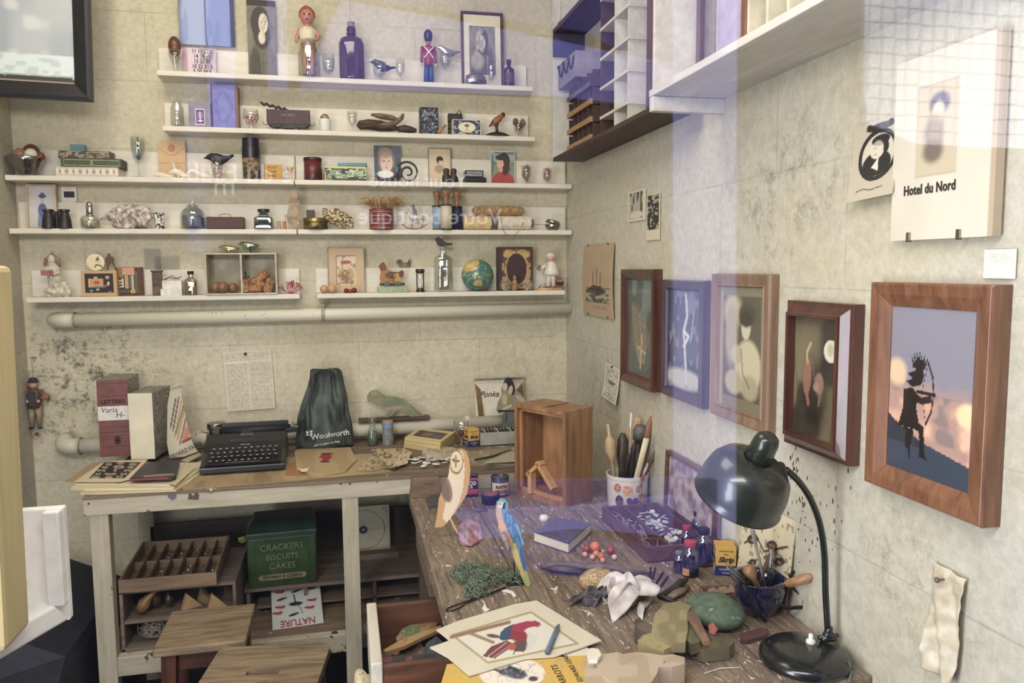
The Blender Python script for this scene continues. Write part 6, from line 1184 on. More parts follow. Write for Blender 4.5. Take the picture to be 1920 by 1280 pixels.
def wom(c):
    c.c[:] = hx('8b8468'); c.ell(953,716,9,12,'241d1c',.1); c.ell(947,722,4.5,6,'c9b69a',.2); c.ell(961,724,5,12,'241d1c',.2); c.ell(957,728,4,8,'c2ab8c',.3,15); c.ell(952,745,11,12,'8a8260',.4); c.ell(946,742,5,9,'b8aa82',.4); c.ell(976,741,10,4,'b0a080',.3,30); c.rect(930,759,975,762,'2c2a2a'); c.poly([(936,762),(970,762),(974,802),(936,802)],'6d6f62')
    for k in range(6): c.line([(944+4*k,763),(941+6*k,800)],.7,'4a4c44')
    c.line([(944,757),(958,752)],2,'c2b08c'); c.line([(950,765),(949,778)],1.3,'3c3c38')
zb = PY(955,800,2.9).z-ZD
add('paper_doll',G().cut(pts,lambda a,b: PY(a,b,2.9)-V((0,0,zb*(1-(800-b)/93*1.0))),.003,1.2,(0,1,0)),PR,paint=wom,label='sepia cutout of a dark haired woman in blouse and skirt before the cream lid',cat='paper figure')
# magazines front right of desk
for i,(pts,col,th,lb) in enumerate((([(862,876),(885,856),(985,850),(985,872)],'7d6a50',.007,'brown magazine at the bottom of the worn pile by the wooden box'),([(866,869),(888,850),(990,846),(990,868)],'9a8a68',.008,'folded worn magazine in the middle of the pile by the wooden box'),([(872,862),(880,846),(985,836),(985,862)],'8d7a58',.007,'creased khaki magazine on top of the pile by the wooden box'))):
    def mg(c,i=i,col=col): c.c[:] = hx(col); c.mott(.08,'4c3f30',.55,.6,i+3); c.mott(.15,'b3a582',.62,.6,i+7)
    flat('worn_magazine',lb,'magazine',pts,ZD+.0075*(i+1),mg,th,2.4)
put('paper_knife','black handled knife lying on the worn magazines','knife',0,0,0,G().tube([PZ(890,862,ZD+.029),PZ(925,855,ZD+.029),PZ(958,842,ZD+.029)],[.003,.0035,.0015],8),blk)
flat('cream_sheet','cream sheet slipped between the worn magazines','sheet',[(905,868),(950,847),(990,844),(990,864)],ZD+.0245,plain('a9a082'),.001,5)
flat('brown_envelope','brown envelope corner hanging over the desk edge behind the owl','envelope',[(838,862),(858,842),(885,846),(880,872),(868,880)],ZD+.009,plain('a38a68'),.002,5)
# pinned page and jumping jack
a = PY(423,658,2.992); b = PY(515,766,2.992)
def txtpage(c): c.c[:] = hx('cfc6aa'); c.grain(5,.1); c.lines(.04,.02,.48,.8,46,'8d8468',.7,60); c.lines(.52,.02,.97,.8,46,'8d8468',.7,60,4); c.lines(.04,.84,.97,.98,9,'8d8468',.7,60,9); c.rect(.02,.8,.5,.815,'e5ddc2'); c.rect(.7,.41,.98,.425,'e5ddc2')
e = E('pinned_page','yellowed page of tiny print pinned on the wall above the typewriter','page',((a.x+b.x)/2,2.993,b.z),(0,-.035,0))
add('page_sheet',G().sheet(.172,a.z-b.z,80,110,bend=lambda u,v: .004*(1-v)**2),PR,e,paint=txtpage); add('push_pin',G().tube([(-.006,-.002,.211),(-.006,-.012,.212)],[.005,.003],10).ball((-.006,-.012,.212),.005),M('3c3832',rough=.3,metal=.6),e,**SM)
c0 = PY(64,765,2.965); s = .105
e = E('jumping_jack','small painted jumping jack puppet hanging on a string at the wall corner','puppet',(c0.x,2.972,c0.z-.075)); br_ = M('6b4a38','54382a',rough=.6); 
add('jacket',G().tube([(0,0,.075),(0,0,.1),(0,0,.13),(0,0,.145)],[.02,.021,.022,.012],14),M('6d4f3c','583c2e'),e,**SM)
add('head',G().ball((0,-.002,.158),(.013,.011,.015)),M('c9a98c','b08a6c'),e,**SM); add('hat',G().lathe([(.018,.166),(.018,.169),(.013,.171),(.012,.18),(.001,.183)],18),M('2e2824'),e,auto=40)
for q in (-1,1):
    a_ = add('arm',G().tube([(q*.02,0,.138),(q*.03,-.002,.118),(q*.018,-.01,.104)],[.009,.008,.006],10),M('6d4f3c','583c2e'),e,**SM); add('hand',G().ball((q*.017,-.012,.1),.006),M('c9a98c'),a_,**SM)
    l_ = add('leg',G().tube([(q*.009,0,.08),(q*.012,0,.045),(q*.011,0,.01)],[.012,.009,.007],10),M('a08a68','8a7454'),e,**SM); add('shoe',G().ball((q*.014,-.003,.004),(.009,.007,.004)),blk,l_,**SM)
add('toy_drum',G().lathe([(.012,-.006),(.012,.006)],16,m=T(.038,-.004,.115,1.2)),M('9a6a4c','7d4a34'),e); add('back_board',G().tube([(-.03,.006,.1),(-.028,.008,.15)],.011,10),M('7d4f38'),e,**SM)
add('vest_front',G().prism([(-.009,.085),(.009,.085),(.011,.135),(-.011,.135)],-.024,-.02),M('33383a'),e)
add('string',G().tube([(0,0,.18),(-.001,.004,.25)],.0008,4).tube([(0,0,.02),(.001,0,-.012)],.0008,4),M('8d8470'),e); add('red_bead',G().ball((.001,0,-.018),.0065),M('8a1f24',rough=.3),e,**SM); add('wall_hook',G().box(-.008,.008,.018,.022,.248,.252),metal,e)
# ================================================================ UNDER THE DESK
gw = wood('7d6c58','54463a',st=(1,8,8),scale=5,rough=.7); gwz = wood('7d6c58','54463a',st=(8,8,1),scale=5,rough=.7); ow = wood('8d7252','67503a',st=(1,8,8),scale=5,rough=.6)
add('dark_board',G().box(-.71,.32,2.93,2.95,.345,.585),wood('4d3f38','362b27',st=(1,8,8),scale=4,rough=.7),None,label='dark brown board standing at the back under the desk',cat='board',bevel=.008)
e = E('storage_crate','open fronted grey wood crate with a half shelf under the desk','crate',(-.5,2.62,.345))
add('crate_frame',G().box(-.185,-.175,-.17,.17,0,.18).box(.14,.15,-.17,.17,0,.19).box(-.185,.15,-.17,.17,0,.008).box(-.175,.14,.16,.17,.008,.18).box(-.175,.14,-.15,.16,.172,.18),gw,e,bevel=.001); add('half_shelf',G().box(-.175,.14,-.165,.16,.083,.09),gw,e,bevel=.001)
e = E('compartment_tray','shallow wooden tray divided in slanted bays lying on the grey crate','tray',(-.545,2.60,.535),(.05,0,0)); tw = .28
add('tray_frame',G().box(-tw/2,tw/2,-.15,-.142,0,.042).box(-tw/2,tw/2,.142,.15,0,.042).box(-tw/2,-tw/2+.007,-.142,.142,0,.042).box(tw/2-.007,tw/2,-.142,.142,0,.042).box(-tw/2,tw/2,-.15,.15,0,.004),ow,e,bevel=.001)
for k in range(1,7): x_ = -tw/2+tw*k/7; add('divider',G().box(x_-.002,x_+.002,-.142,.142,.004,.034),wood('6d543c','4c3a28',st=(8,1,8)),e)
add('cross_divider',G().box(-tw/2+.007,tw/2-.007,.01,.014,.004,.03),ow,e)
random.seed(6); g = G()
for i in range(90):
    x_ = ru(-.12,.12); y_ = ru(-.13,.13)
    if abs((x_+tw/2) % (tw/7)-tw/14) < tw/14-.006 and abs(y_-.012) > .006: g.ball((x_,y_,.008),ru(.002,.005),n=6,k=4,noise=.3,f=300)
tag(add('glass_bits',g,M('a8b0a4','4a4038',rough=.3,scale=200,lo=.45,hi=.55),None,(-.545,2.60,.536),(.05,0,0)),'tiny glass and wire bits lying in the bays of the slanted tray','bits',kind='stuff')
# dried gourds / boots
def gourd(label,x,y,z,s,c1,c2,rot):
    return add('dried_gourd',G().tube([(0,0,s*.0),(0,0,s*.15),(0,0,s*.4),(s*.03,0,s*.6),(s*.1,0,s*.8),(s*.2,0,s*.95)],[s*.08,s*.2,s*.24,s*.14,s*.08,s*.03],14),M(c1,c2,rough=.4,scale=20),None,(x,y,z),rot,**SM,label=label,cat='gourd')
zs = .345+.09
gourd('mustard coloured curved gourd at the front of the crate half shelf',-.64,2.49,zs+.012,.085,'8a6628','5d431a',(0,.5,0)); gourd('dark brown hooked gourd upright in the crate, taller than the mustard one',-.595,2.53,zs+.012,.088,'4a3220','2d1e14',(0,-.3,.5)); gourd('dark brown pear shaped gourd behind the hooked one in the crate',-.56,2.52,zs+.012,.06,'3c281c','241812',(0,.1,2))
for i,(x_,y_,r_,cc,lb) in enumerate(((-.5,2.52,.5,'b08a5c','tan triangular wood offcut in the crate, lying nearest the gourds'),(-.46,2.55,-.4,'8d6c48','brown wood offcut in the middle of the crate heap'),(-.42,2.5,.3,'c09a66','pale upright triangular offcut in the crate, topmost of the heap'),(-.385,2.55,-.7,'5d4632','dark slanting offcut at the far end of the crate heap'))):
    put('wood_offcut',lb,'wood offcut',x_,y_,zs,G().prism([(-.025,0),(.035,0),(-.01,.05)],-.008,.008),M(cc),group='offcuts in the crate').rotation_euler = (0,0,r_)
random.seed(13); g = G(); c_ = V((-.6,2.5,.345+.045))
for i in range(26):
    n1 = V((random.gauss(0,1),random.gauss(0,1),random.gauss(0,1))).normalized(); n2 = n1.orthogonal().normalized(); n3 = n1.cross(n2); rr = ru(.024,.036)
    off = V((ru(-.012,.012),ru(-.006,.006),0)); g.tube([V(((n2*cos(t)+n3*sin(t)).x*rr*1.3,(n2*cos(t)+n3*sin(t)).y*rr*.8,(n2*cos(t)+n3*sin(t)).z*rr))+off for t in [2*PI*k/18 for k in range(18)]],.0009,4,closed=True)
add('wire_ball',g,M('a59a84','6d6454',rough=.5,scale=60),None,c_,label='tangled ball of pale wire in the bottom of the grey crate',cat='wire ball')
# green tin
e = E('biscuit_tin','big dark green tin with embossed lettering and hinged lid under the desk','tin',(-.225,2.68,.445),(0,0,.05)); gt = M('2f4a1c','223813',rough=.35,scale=14); W2,D2,H2 = .222,.15,.185
add('tin_body',G().box(-W2/2,W2/2,-D2/2,D2/2,0,H2*.92),gt,e,bevel=.005)
add('lid',G().loft([[V((-W2/2-.003,-D2/2-.003,H2*.9)),V((W2/2+.003,-D2/2-.003,H2*.9)),V((W2/2+.003,D2/2+.003,H2*.9)),V((-W2/2-.003,D2/2+.003,H2*.9))],[V((-W2/2-.003,-D2/2-.003,H2*1.0)),V((W2/2+.003,-D2/2-.003,H2*1.0)),V((W2/2+.003,D2/2+.003,H2*1.0)),V((-W2/2-.003,D2/2+.003,H2*1.0))],[V((-W2/2+.02,-D2/2+.05,H2*1.17)),V((W2/2-.01,-D2/2+.05,H2*1.17)),V((W2/2-.01,D2/2,H2*1.17)),V((-W2/2+.02,D2/2,H2*1.17))]]),M('22352a','1a2a20',rough=.4,scale=14),e,bevel=.003)
gl_ = M('6a7a3c','56662c',rough=.4); y_ = -D2/2-.001
for i,(s_,sz,zz) in enumerate((('CRACKERS',.03,.72),('BISCUITS',.028,.54),('CAKES',.03,.37))): txt(s_,sz,M('131c0a'),e,(.002,y_+.0004,H2*zz-.001),bold=.0012,sx=.95); txt(s_,sz,gl_,e,(0,y_-.0002,H2*zz),bold=.0003,sx=.95)
lb2 = add('name_band',G().prism([(-.07+.0*t,H2*.13) for t in (0,)]+[(.07,H2*.13),(.078,H2*.18),(.07,H2*.23),(-.07,H2*.23),(-.078,H2*.18)],y_-.0006,y_),M('8a7d4c','6d6038'),e); txt('THOMAS & CLARKE',.0145,blk,lb2,(0,y_-.001,H2*.18),bold=.0004)
g = G()
for a_ in (-.085,.085): g.box(a_-.0008,a_+.0008,y_-.0004,y_,H2*.08,H2*.84)
g.box(-.085,.085,y_-.0004,y_,H2*.84,H2*.85); g.box(-.085,.085,y_-.0004,y_,H2*.07,H2*.08); add('panel_lines',g,M('18260e'),e)
put('yellow_flower_head','dried yellow flower tucked beside the lid of the green tin','flower',-.352,2.66,.595,G().ball((0,0,0),(.014,.008,.01),noise=.5,f=200),M('8d842c','5d5a1e'))
e = E('low_bench_shelf','long low grey wood shelf unit carrying the green tin under the desk','shelf unit',(0,2.72,.345))
add('top_board',G().box(-.345,.33,-.12,.2,.088,.1),gw,e,bevel=.001); add('middle_board',G().box(-.31,.33,-.11,.2,.025,.032),gw,e,bevel=.001)
for x_ in (-.335,-.15,.08,.3): add('upright',G().box(x_-.006,x_+.006,-.11,.2,0,.088),gwz,e,bevel=.001)
def target(c):
    c.c[:] = hx('a9a084'); c.grain(6,.1)
    for k in range(11): c.ring(.42,.47,.05+.04*k,.04+.036*k,.012/(1+k*.3),'3a3630',.8)
    c.ring(.42,.47,.47,.44,.012,'1c1a18'); c.line([(.42,0),(.42,.95)],.003,'3a3630'); c.line([(0,.47),(.9,.47)],.003,'3a3630'); c.line([(.15,.2),(.7,.75)],.003,'3a3630',.6); c.line([(.7,.2),(.15,.75)],.003,'3a3630',.6); c.ell(.42,.47,.095,.09,'181614',.03); c.ell(.42,.47,.03,.03,'6d7d8a',.1); c.lines(.84,.8,.96,.97,6,'3a3630',.7,40)
card('shooting_target','square paper shooting target with black rings leaning under the desk','target',.065,2.87,.445,.17,.165,target,110,.12)
put('plank_offcut','short pale board lying before the shooting target','board',.09,2.83,.445,G().box(-.085,.085,-.03,.01,0,.02),gw,bevel=.001); bpy.data.objects['plank_offcut'].location.y = 2.8
def birds(c):
    c.c[:] = hx('b9bcb6'); rd_,bk_ = '9c2422','1d1d20'
    for x_,y_,cc in ((.16,.9,rd_),(.5,.88,bk_),(.8,.9,'4a4c30'),(.2,.72,bk_),(.16,.52,rd_),(.1,.38,rd_),(.8,.6,rd_),(.74,.42,rd_),(.42,.3,bk_)): c.ell(x_,y_,.1,.03,cc,.2,15 if cc == bk_ else -10); c.ell(x_+.08,y_+.02,.035,.02,cc,.2)
    c.ell(.48,.56,.14,.05,bk_,.2); c.line([(.48,.58),(.45,.8)],.014,bk_); c.line([(.5,.55),(.58,.42),(.6,.3)],.008,'8a2a28')
a = PZ(497,1205,.37); b = PZ(578,1208,.37)
e = E('bird_book','pale book cover with red and black birds, upside down under the low shelf unit','book',(-.17,2.5,.346),(-1.1,0,.1))
add('cover_board',G().box(-.08,.08,.0012,.008,0,.165),white,e); add('cover_design',G().sheet(.16,.165,80,80,thick=.001),PR,e,paint=birds); txt('NATURE',.036,M('9c2422'),e,(0,-.001,.018),rot=(PI/2,PI,0),sx=.8,bold=.0006)
# stools
sw = wood('99825f','665138',st=(1.5,9,9),scale=5,rough=.65,bump=.8,spots='c9bfae',sp_lo=.7,sp_scale=16); lw_ = wood('5c2f1c','3c1c10',st=(8,8,1),rough=.35)
def stool(label,cx,cy,w,d,r_,slot,zt=.5):
    e = E('wooden_stool',label,'stool',(cx,cy,0),(0,0,r_))
    if slot:
        pts = [(-w/2+.02,-d/2),(w/2-.02,-d/2),(w/2,-d/2+.02),(w/2,d/2-.02),(w/2-.02,d/2),(-w/2+.02,d/2),(-w/2,d/2-.02),(-w/2,-d/2+.02)]
        sl = [(-.04,-.01),(-.04,.01),(.04,.01),(.04,-.01)]; g = G(); o = [g.b.verts.new((x,y,z)) for z in (zt-.022,zt) for x,y in pts]; i_ = [g.b.verts.new((x,y,z)) for z in (zt-.022,zt) for x,y in sl]; n = 8
        for k in range(8): g._f((o[k],o[(k+1) % 8],o[8+(k+1) % 8],o[8+k]))
        for k in range(4): g._f((i_[k],i_[(k+1) % 4],i_[4+(k+1) % 4],i_[4+k]))
        for oo,ii in ((o[:8],i_[:4]),(o[8:],i_[4:])):
            for q in ((0,1,'r',3,0),(2,3,'r',2,3),(4,5,'r',1,2),(6,7,'r',0,1)): pass
            g._f((oo[0],oo[1],ii[3],ii[0])); g._f((oo[1],oo[2],oo[3],ii[2],ii[3])[:4] if False else (oo[1],oo[2],ii[3])); g._f((oo[2],oo[3],ii[2],ii[3])); g._f((oo[3],oo[4],ii[2])); g._f((oo[4],oo[5],ii[1],ii[2])); g._f((oo[5],oo[6],ii[1])); g._f((oo[6],oo[7],ii[0],ii[1])); g._f((oo[7],oo[0],ii[0]))
        add('seat',g,sw,e)
    else: add('seat',G().box(-w/2,w/2,-d/2,d/2,zt-.024,zt),sw,e,bevel=.004)
    for qx in (-1,1):
        for qy in (-1,1): add('leg',G().loft([[V((qx*(w/2-.02)+a_,qy*(d/2-.02)+b_,0)) for a_,b_ in ((-.017,-.017),(.017,-.017),(.017,.017),(-.017,.017))],[V((qx*(w/2-.035)+a_,qy*(d/2-.035)+b_,zt-.022)) for a_,b_ in ((-.019,-.019),(.019,-.019),(.019,.019),(-.019,.019))]]),lw_,e,bevel=.001)
    for qy in (-1,1): add('apron',G().box(-w/2+.04,w/2-.04,qy*(d/2-.04)-.006,qy*(d/2-.04)+.006,zt-.08,zt-.024),lw_,e)
    for qx in (-1,1): add('apron',G().box(qx*(w/2-.04)-.006,qx*(w/2-.04)+.006,-d/2+.04,d/2-.04,zt-.08,zt-.024),lw_,e)
    return e
stool('worn wooden stool with plain seat standing against the desk front',-.4,2.235,.235,.24,0,False)
stool('worn wooden stool with a hand slot in its seat, nearest the window',-.22,1.93,.29,.28,-.15,True)
# ================================================================ WORKBENCH ALONG THE WALL
ZB = .79
bt = bpy.data.materials.new('old_bench_boards'); bt.use_nodes = True; n = bt.node_tree.nodes; L = bt.node_tree.links
tc = n.new('ShaderNodeTexCoord'); mp = n.new('ShaderNodeMapping'); mp.inputs['Scale'].default_value = (14,1.1,8); L.new(tc.outputs['Object'],mp.inputs[0])
no = n.new('ShaderNodeTexNoise'); no.inputs['Scale'].default_value = 5; no.inputs['Detail'].default_value = 9; no.inputs['Distortion'].default_value = 1.2; no.inputs['Roughness'].default_value = .65; L.new(mp.outputs[0],no.inputs['Vector'])
r = n.new('ShaderNodeValToRGB'); r.color_ramp.elements[0].position = .36; r.color_ramp.elements[0].color = rgba('5f4f43'); r.color_ramp.elements[1].position = .66; r.color_ramp.elements[1].color = rgba('948068'); L.new(no.outputs['Fac'],r.inputs[0])
def _rp(src,a,b):
    q = n.new('ShaderNodeValToRGB'); q.color_ramp.elements[0].position = a; q.color_ramp.elements[1].position = b; L.new(src,q.inputs[0]); return q.outputs[0]
def _nz(sc,st,d=6,dist=0):
    m_ = n.new('ShaderNodeMapping'); m_.inputs['Scale'].default_value = st; L.new(tc.outputs['Object'],m_.inputs[0]); q = n.new('ShaderNodeTexNoise'); q.inputs['Scale'].default_value = sc; q.inputs['Detail'].default_value = d; q.inputs['Distortion'].default_value = dist; q.inputs['Roughness'].default_value = .7; L.new(m_.outputs[0],q.inputs['Vector']); return q.outputs['Fac']
def _mx(f,a,b):
    q = n.new('ShaderNodeMix'); q.data_type = 'RGBA'; L.new(f,q.inputs[0]); L.new(a,q.inputs[6]); q.inputs[7].default_value = rgba(b); return q.outputs[2]
out = _mx(_rp(_nz(22,(2.2,1,1),8,.8),.62,.635),r.outputs[0],'d8d0c0'); out = _mx(_rp(_nz(5,(1,1,1),9),.64,.70),out,'4a3c33'); out = _mx(_rp(_nz(60,(5,.5,1),3),.645,.66),out,'d0c8b8')
L.new(out,n['Principled BSDF'].inputs['Base Color']); n['Principled BSDF'].inputs['Roughness'].default_value = .5
bp = n.new('ShaderNodeBump'); bp.inputs['Strength'].default_value = .5; bp.inputs['Distance'].default_value = .0015; L.new(no.outputs['Fac'],bp.inputs['Height']); L.new(bp.outputs[0],n['Principled BSDF'].inputs['Normal'])
bsd = wood('96805f','66523c',st=(8,1,8),scale=5,rough=.6,spots='cfc6b0',sp_lo=.66,sp_scale=12)
wb = E('workbench','long scarred wooden workbench running along the wall of framed pictures','workbench',(.53,1.75,0))
def wbb(name,x0,x1,y0,y1,z0,z1,mat,bev=.002): return add(name,G().box(x0-.53,x1-.53,y0-1.75,y1-1.75,z0,z1),mat,wb,bevel=bev)
for i,(a,b) in enumerate(((.187,.372),(.3735,.552),(.5535,.72),(.7215,.876))): wbb('top_plank',a,b,1.115,2.402,ZB-.035,ZB,bt,.0015)
wbb('end_apron',.21,.86,2.36,2.39,ZB-.14,ZB-.035,bsd); wbb('side_apron',.205,.225,2.0,2.38,ZB-.17,ZB-.035,bsd); wbb('side_apron',.205,.225,1.16,1.45,ZB-.17,ZB-.035,bsd)
for x,y in ((.21,2.33),(.82,2.33),(.21,1.16),(.82,1.16)): wbb('leg',x,x+.05,y,y+.05,0,ZB-.035,wood('5d4a38','3c2e22',st=(8,8,1),scale=4))
e = E('open_drawer','drawer pulled out of the workbench side, stuffed with wooden birds','drawer',(.0,1.65,.60))
wpt = wood('d8d2c2','b9b09a',st=(8,1,8),scale=4,rough=.6,spots='7a5a3e',sp_lo=.66); rw = wood('75492f','4d2f1e',st=(1,8,8),scale=5,rough=.45)
add('drawer_front',G().box(.035,.058,-.145,.145,-.02,.112),wpt,e,bevel=.003); add('drawer_side',G().box(.058,.4,.128,.14,-.01,.108),rw,e,bevel=.001); add('drawer_side',G().box(.058,.4,-.14,-.128,-.01,.1),rw,e,bevel=.001); add('drawer_bottom',G().box(.058,.4,-.13,.13,-.01,-.004),gw,e)
add('drawer_knob',G().lathe([(.012,0),(.012,.006),(.022,.014),(.026,.024),(.02,.032),(.001,.034)],22,m=T(.035,-.075,.04,0,-PI/2)),wood('c9b896','a3906c',spots='8a7a5c',sp_lo=.6),e,**SM)
for pts,z,col,nm,lb in (
    ([(742,1195),(755,1178),(775,1168),(800,1158),(820,1165),(815,1185),(790,1190),(770,1205),(748,1212)],.655,'5c7046','wooden_bird','green painted wooden bird lying on top in the open drawer'),
    ([(718,1218),(750,1200),(800,1180),(826,1172),(828,1178),(790,1195),(760,1210),(722,1222)],.668,'a9824a','thin_lath','thin yellow lath lying across the birds in the open drawer'),
    ([(735,1225),(765,1205),(790,1205),(800,1222),(780,1232),(745,1232)],.64,'6d5a50','wooden_bird','brown wooden bird half hidden at the bottom of the open drawer'),
    ([(785,1235),(800,1205),(818,1192),(838,1210),(835,1245),(805,1250)],.672,'3f4f50','wooden_bird','slate blue wooden bird next to the bench edge in the open drawer'),
    ([(700,1243),(705,1232),(815,1225),(820,1240),(790,1250),(705,1256)],.68,'3a3438','dark_lath','dark slat with a pink edge lying over the front of the open drawer')):
    def dp(c,col=col): c.c[:] = hx(col); c.mott(.1,'8a4a34',.68,.6,3); c.mott(.25,'a8985a' if col[0] != '3' else '23282a',.62,.5,5)
    flat(nm,lb,'wooden bird' if nm == 'wooden_bird' else 'lath',pts,z,dp,.008,2.6)
e = E('lower_drawer','second brown drawer jutting out nearer the window below the open one','drawer',(.0,1.4,.53))
add('drawer_box',G().box(.06,.4,-.09,-.078,0,.12).box(.06,.4,.078,.09,0,.12).box(.06,.4,-.078,.078,0,.006),wood('6d4a34','47301f',st=(1,8,8),scale=5),e,bevel=.001); add('drawer_front',G().box(.04,.06,-.095,.095,-.01,.125),wpt,e,bevel=.002)
# standing wooden box with little house
bx_m = wood('b07e4c','7f5935',st=(9,9,1),scale=4,rough=.4,bump=.15); bx_l = wood('c89460','a87446',st=(9,9,1),scale=4,rough=.4,bump=.1)
e = E('shadow_box','upright empty box of warm brown wood standing on the far end of the workbench','box',(.513,2.323,ZB),(0,0,-1.015)); W2,D2,H2 = .214,.125,.288; t = .012
add('side_panel',G().box(0,t,0,D2,0,H2),bx_m,e,bevel=.001); add('side_panel',G().box(W2-t,W2,0,D2,0,H2),bx_m,e,bevel=.001)
add('bottom_panel',G().box(t,W2-t,0,D2,0,t),bx_m,e); add('back_panel',G().box(t,W2-t,D2-.006,D2-.001,t,H2-t),bx_l,e)
add('top_panel',G().box(t,W2*.55,0,D2,H2-t,H2+.002).box(W2*.56,W2-t,.0,D2,H2-t,H2-.001),bx_m,e,bevel=.001)
add('inner_frame',G().box(t,t+.008,.012,.02,t,H2-t).box(W2-t-.008,W2-t,.012,.02,t,H2-t).box(t,W2-t,.012,.02,H2-t-.01,H2-t).box(t,W2-t,.012,.02,t,t+.012),bx_l,e)
g = G(); hw = .042; x0 = .095
def slab(g,a,b,th,y0,y1):
    a,b = V((a[0],0,a[1])),V((b[0],0,b[1])); d = (b-a).normalized(); q = V((d.z,0,-d.x))*th; g.loft([[a+V((0,y0,0)),b+V((0,y0,0)),b+q+V((0,y0,0)),a+q+V((0,y0,0))],[a+V((0,y1,0)),b+V((0,y1,0)),b+q+V((0,y1,0)),a+q+V((0,y1,0))]])
slab(g,(x0-.035,t+.002),(x0-.035,.085),.013,-.003,.022); slab(g,(x0-.045,.075),(x0+.012,.122),.012,-.003,.022); slab(g,(x0+.004,.122),(x0+.07,.05),.012,-.003,.022)
put('wooden_house','little open wooden house shape leaning inside the upright brown box','toy house',.513,2.323,ZB,g,wood('d3a26c','b98650',st=(9,9,1),scale=5,rough=.4),bevel=.0008).rotation_euler = (0,0,-1.015)
# small things at the far end
q = PZ(795,923,ZB)
put('cork_block','brown block with a slot standing on the far corner of the workbench','block',q.x+.004,2.365,ZB,G().loft([[V((-.052,-.02,0)),V((.048,-.02,0)),V((.048,.02,0)),V((-.052,.02,0))],[V((-.045,-.016,.062)),V((.038,-.016,.062)),V((.038,.018,.062)),V((-.045,.018,.062))]]).box(-.01,.022,-.022,-.018,.044,.048),wood('846a50','5e4937',st=(1,6,6),rough=.7),bevel=.003)
flat('dark_cloth_scrap','dark grey cloth scrap by the brown slotted block','cloth',[(800,932),(815,925),(828,928),(822,945),(804,948)],ZB+.01,plain('4c4d50'),.009,4)
def owlp(c):
    c.c[:] = hx('c99a62'); c.poly([(833,905),(850,880),(868,900),(866,935),(862,960),(848,985),(840,1000),(830,990),(838,950),(843,930)],'e3cfae')
    c.ell(856,885,14,24,'9c7446',.08); c.ell(855,886,12,21,'dcc29a',.1); c.line([(855,868),(852,880),(854,900)],.9,'8a6238'); c.ell(851,882,2,3,'2a1c16',.3); c.ell(859,884,2.2,3,'7a2018',.3); c.ell(854,897,1.6,5,'b98a5c',.3)
    c.ell(836,935,11,27,'94745c',.15,-15); c.ell(834,938,8,22,'6a5560',.3,-15,.5); c.poly([(858,862),(868,866),(872,900),(868,940),(858,965),(848,985),(856,950),(862,915),(866,890)],'e0ccaa')
    c.ell(856,885,12,21,'e2caa2',.1); c.ring(856,885,12,21,.07,'8a6a44'); c.poly([(855,868),(857,884),(855,902),(852,884)],'9a7650'); c.ell(850.5,882,1.6,3,'2a1c16',.3); c.ell(859,884,2,2.6,'8a2018',.3)
pts = [(842,905),(844,885),(848,870),(856,863),(866,863),(875,868),(880,880),(882,900),(880,925),(876,945),(866,962),(854,980),(846,990),(850,998),(862,1022),(868,1022),(862,1026),(852,1012),(843,993),(834,1004),(827,1008),(815,1008),(820,985),(823,955),(832,930),(840,915)]
e = E('owl_cutout','painted plywood barn owl standing near the bench edge','wooden owl',(0,0,0))
zb = PY(862,1024,1.98).z-ZB
add('owl_board',G().cut(pts,lambda a,b: PY(a,b,1.98)-V((0,0,zb)),.02,1.6,(.25,.8,0)),PR,e,paint=owlp)
mcp = [(940,936),(948,938),(953,944),(952,955),(950,962),(960,966),(966,972),(973,990),(980,1008),(984,1024),(977,1022),(983,1045),(987,1068),(995,1095),(992,1101),(985,1098),(976,1078),(966,1055),(958,1032),(950,1024),(945,1016),(938,1005),(934,998),(935,985),(931,970),(929,955),(931,943)]
def mac(c):
    c.c[:] = hx('3a6c8e'); c.poly([(930,948),(938,942),(940,958),(944,975),(952,995),(962,1015),(955,1025),(940,1005),(930,972)],'d89a5c'); c.ell(941,940,11,6,'6fa58c',.2); c.ell(939,947,6,6,'d8d0b8',.2); c.ell(938,945,1.3,1.3,'1c1c1c'); c.ell(947,950,4.5,8,'23252c',.2); c.ell(951,948,2,8,'5fa08c',.3)
    c.mott(.28,'5f9cc4',.6,.6,2,fy=.15); c.poly([(955,1015),(968,1020),(974,1070),(965,1055)],'b9a23a'); c.poly([(972,1075),(988,1070),(996,1102),(984,1100)],'a0a656'); c.poly([(964,1030),(970,1030),(984,1080),(978,1080)],'c0aa44'); c.line([(976,1030),(984,1066)],1.2,'1d4a86'); c.line([(970,985),(980,1018)],.8,'8fc0dc')
    c.ell(944,1004,5,7,'b08a78',.3)
e = E('macaw_cutout','painted plywood macaw in blue and orange on a thin black rod','wooden parrot',(0,0,0))
zb = PY(990,1100,1.62).z-ZB
add('macaw_board',G().cut(mcp,lambda a,b: PY(a,b,1.62)-V((0,0,zb)),.008,1.5,(.1,.99,0)),PR,e,paint=mac)
p = PZ(968,1098,ZB); add('support_rod',G().tube([(p.x,p.y+.02,ZB),(p.x,p.y+.02,ZB+.07)],.002,8).box(p.x-.02,p.x+.02,p.y,p.y+.04,ZB,ZB+.004),blk,e)
p = PY(946,1014,1.61); add('perch_wood',G().tube([p+V((-.004,0,.02)),p+V((.002,0,0)),p+V((.012,0,-.025))],[.004,.006,.003],8),M('a3958c','6d6058',scale=80),e,**SM)
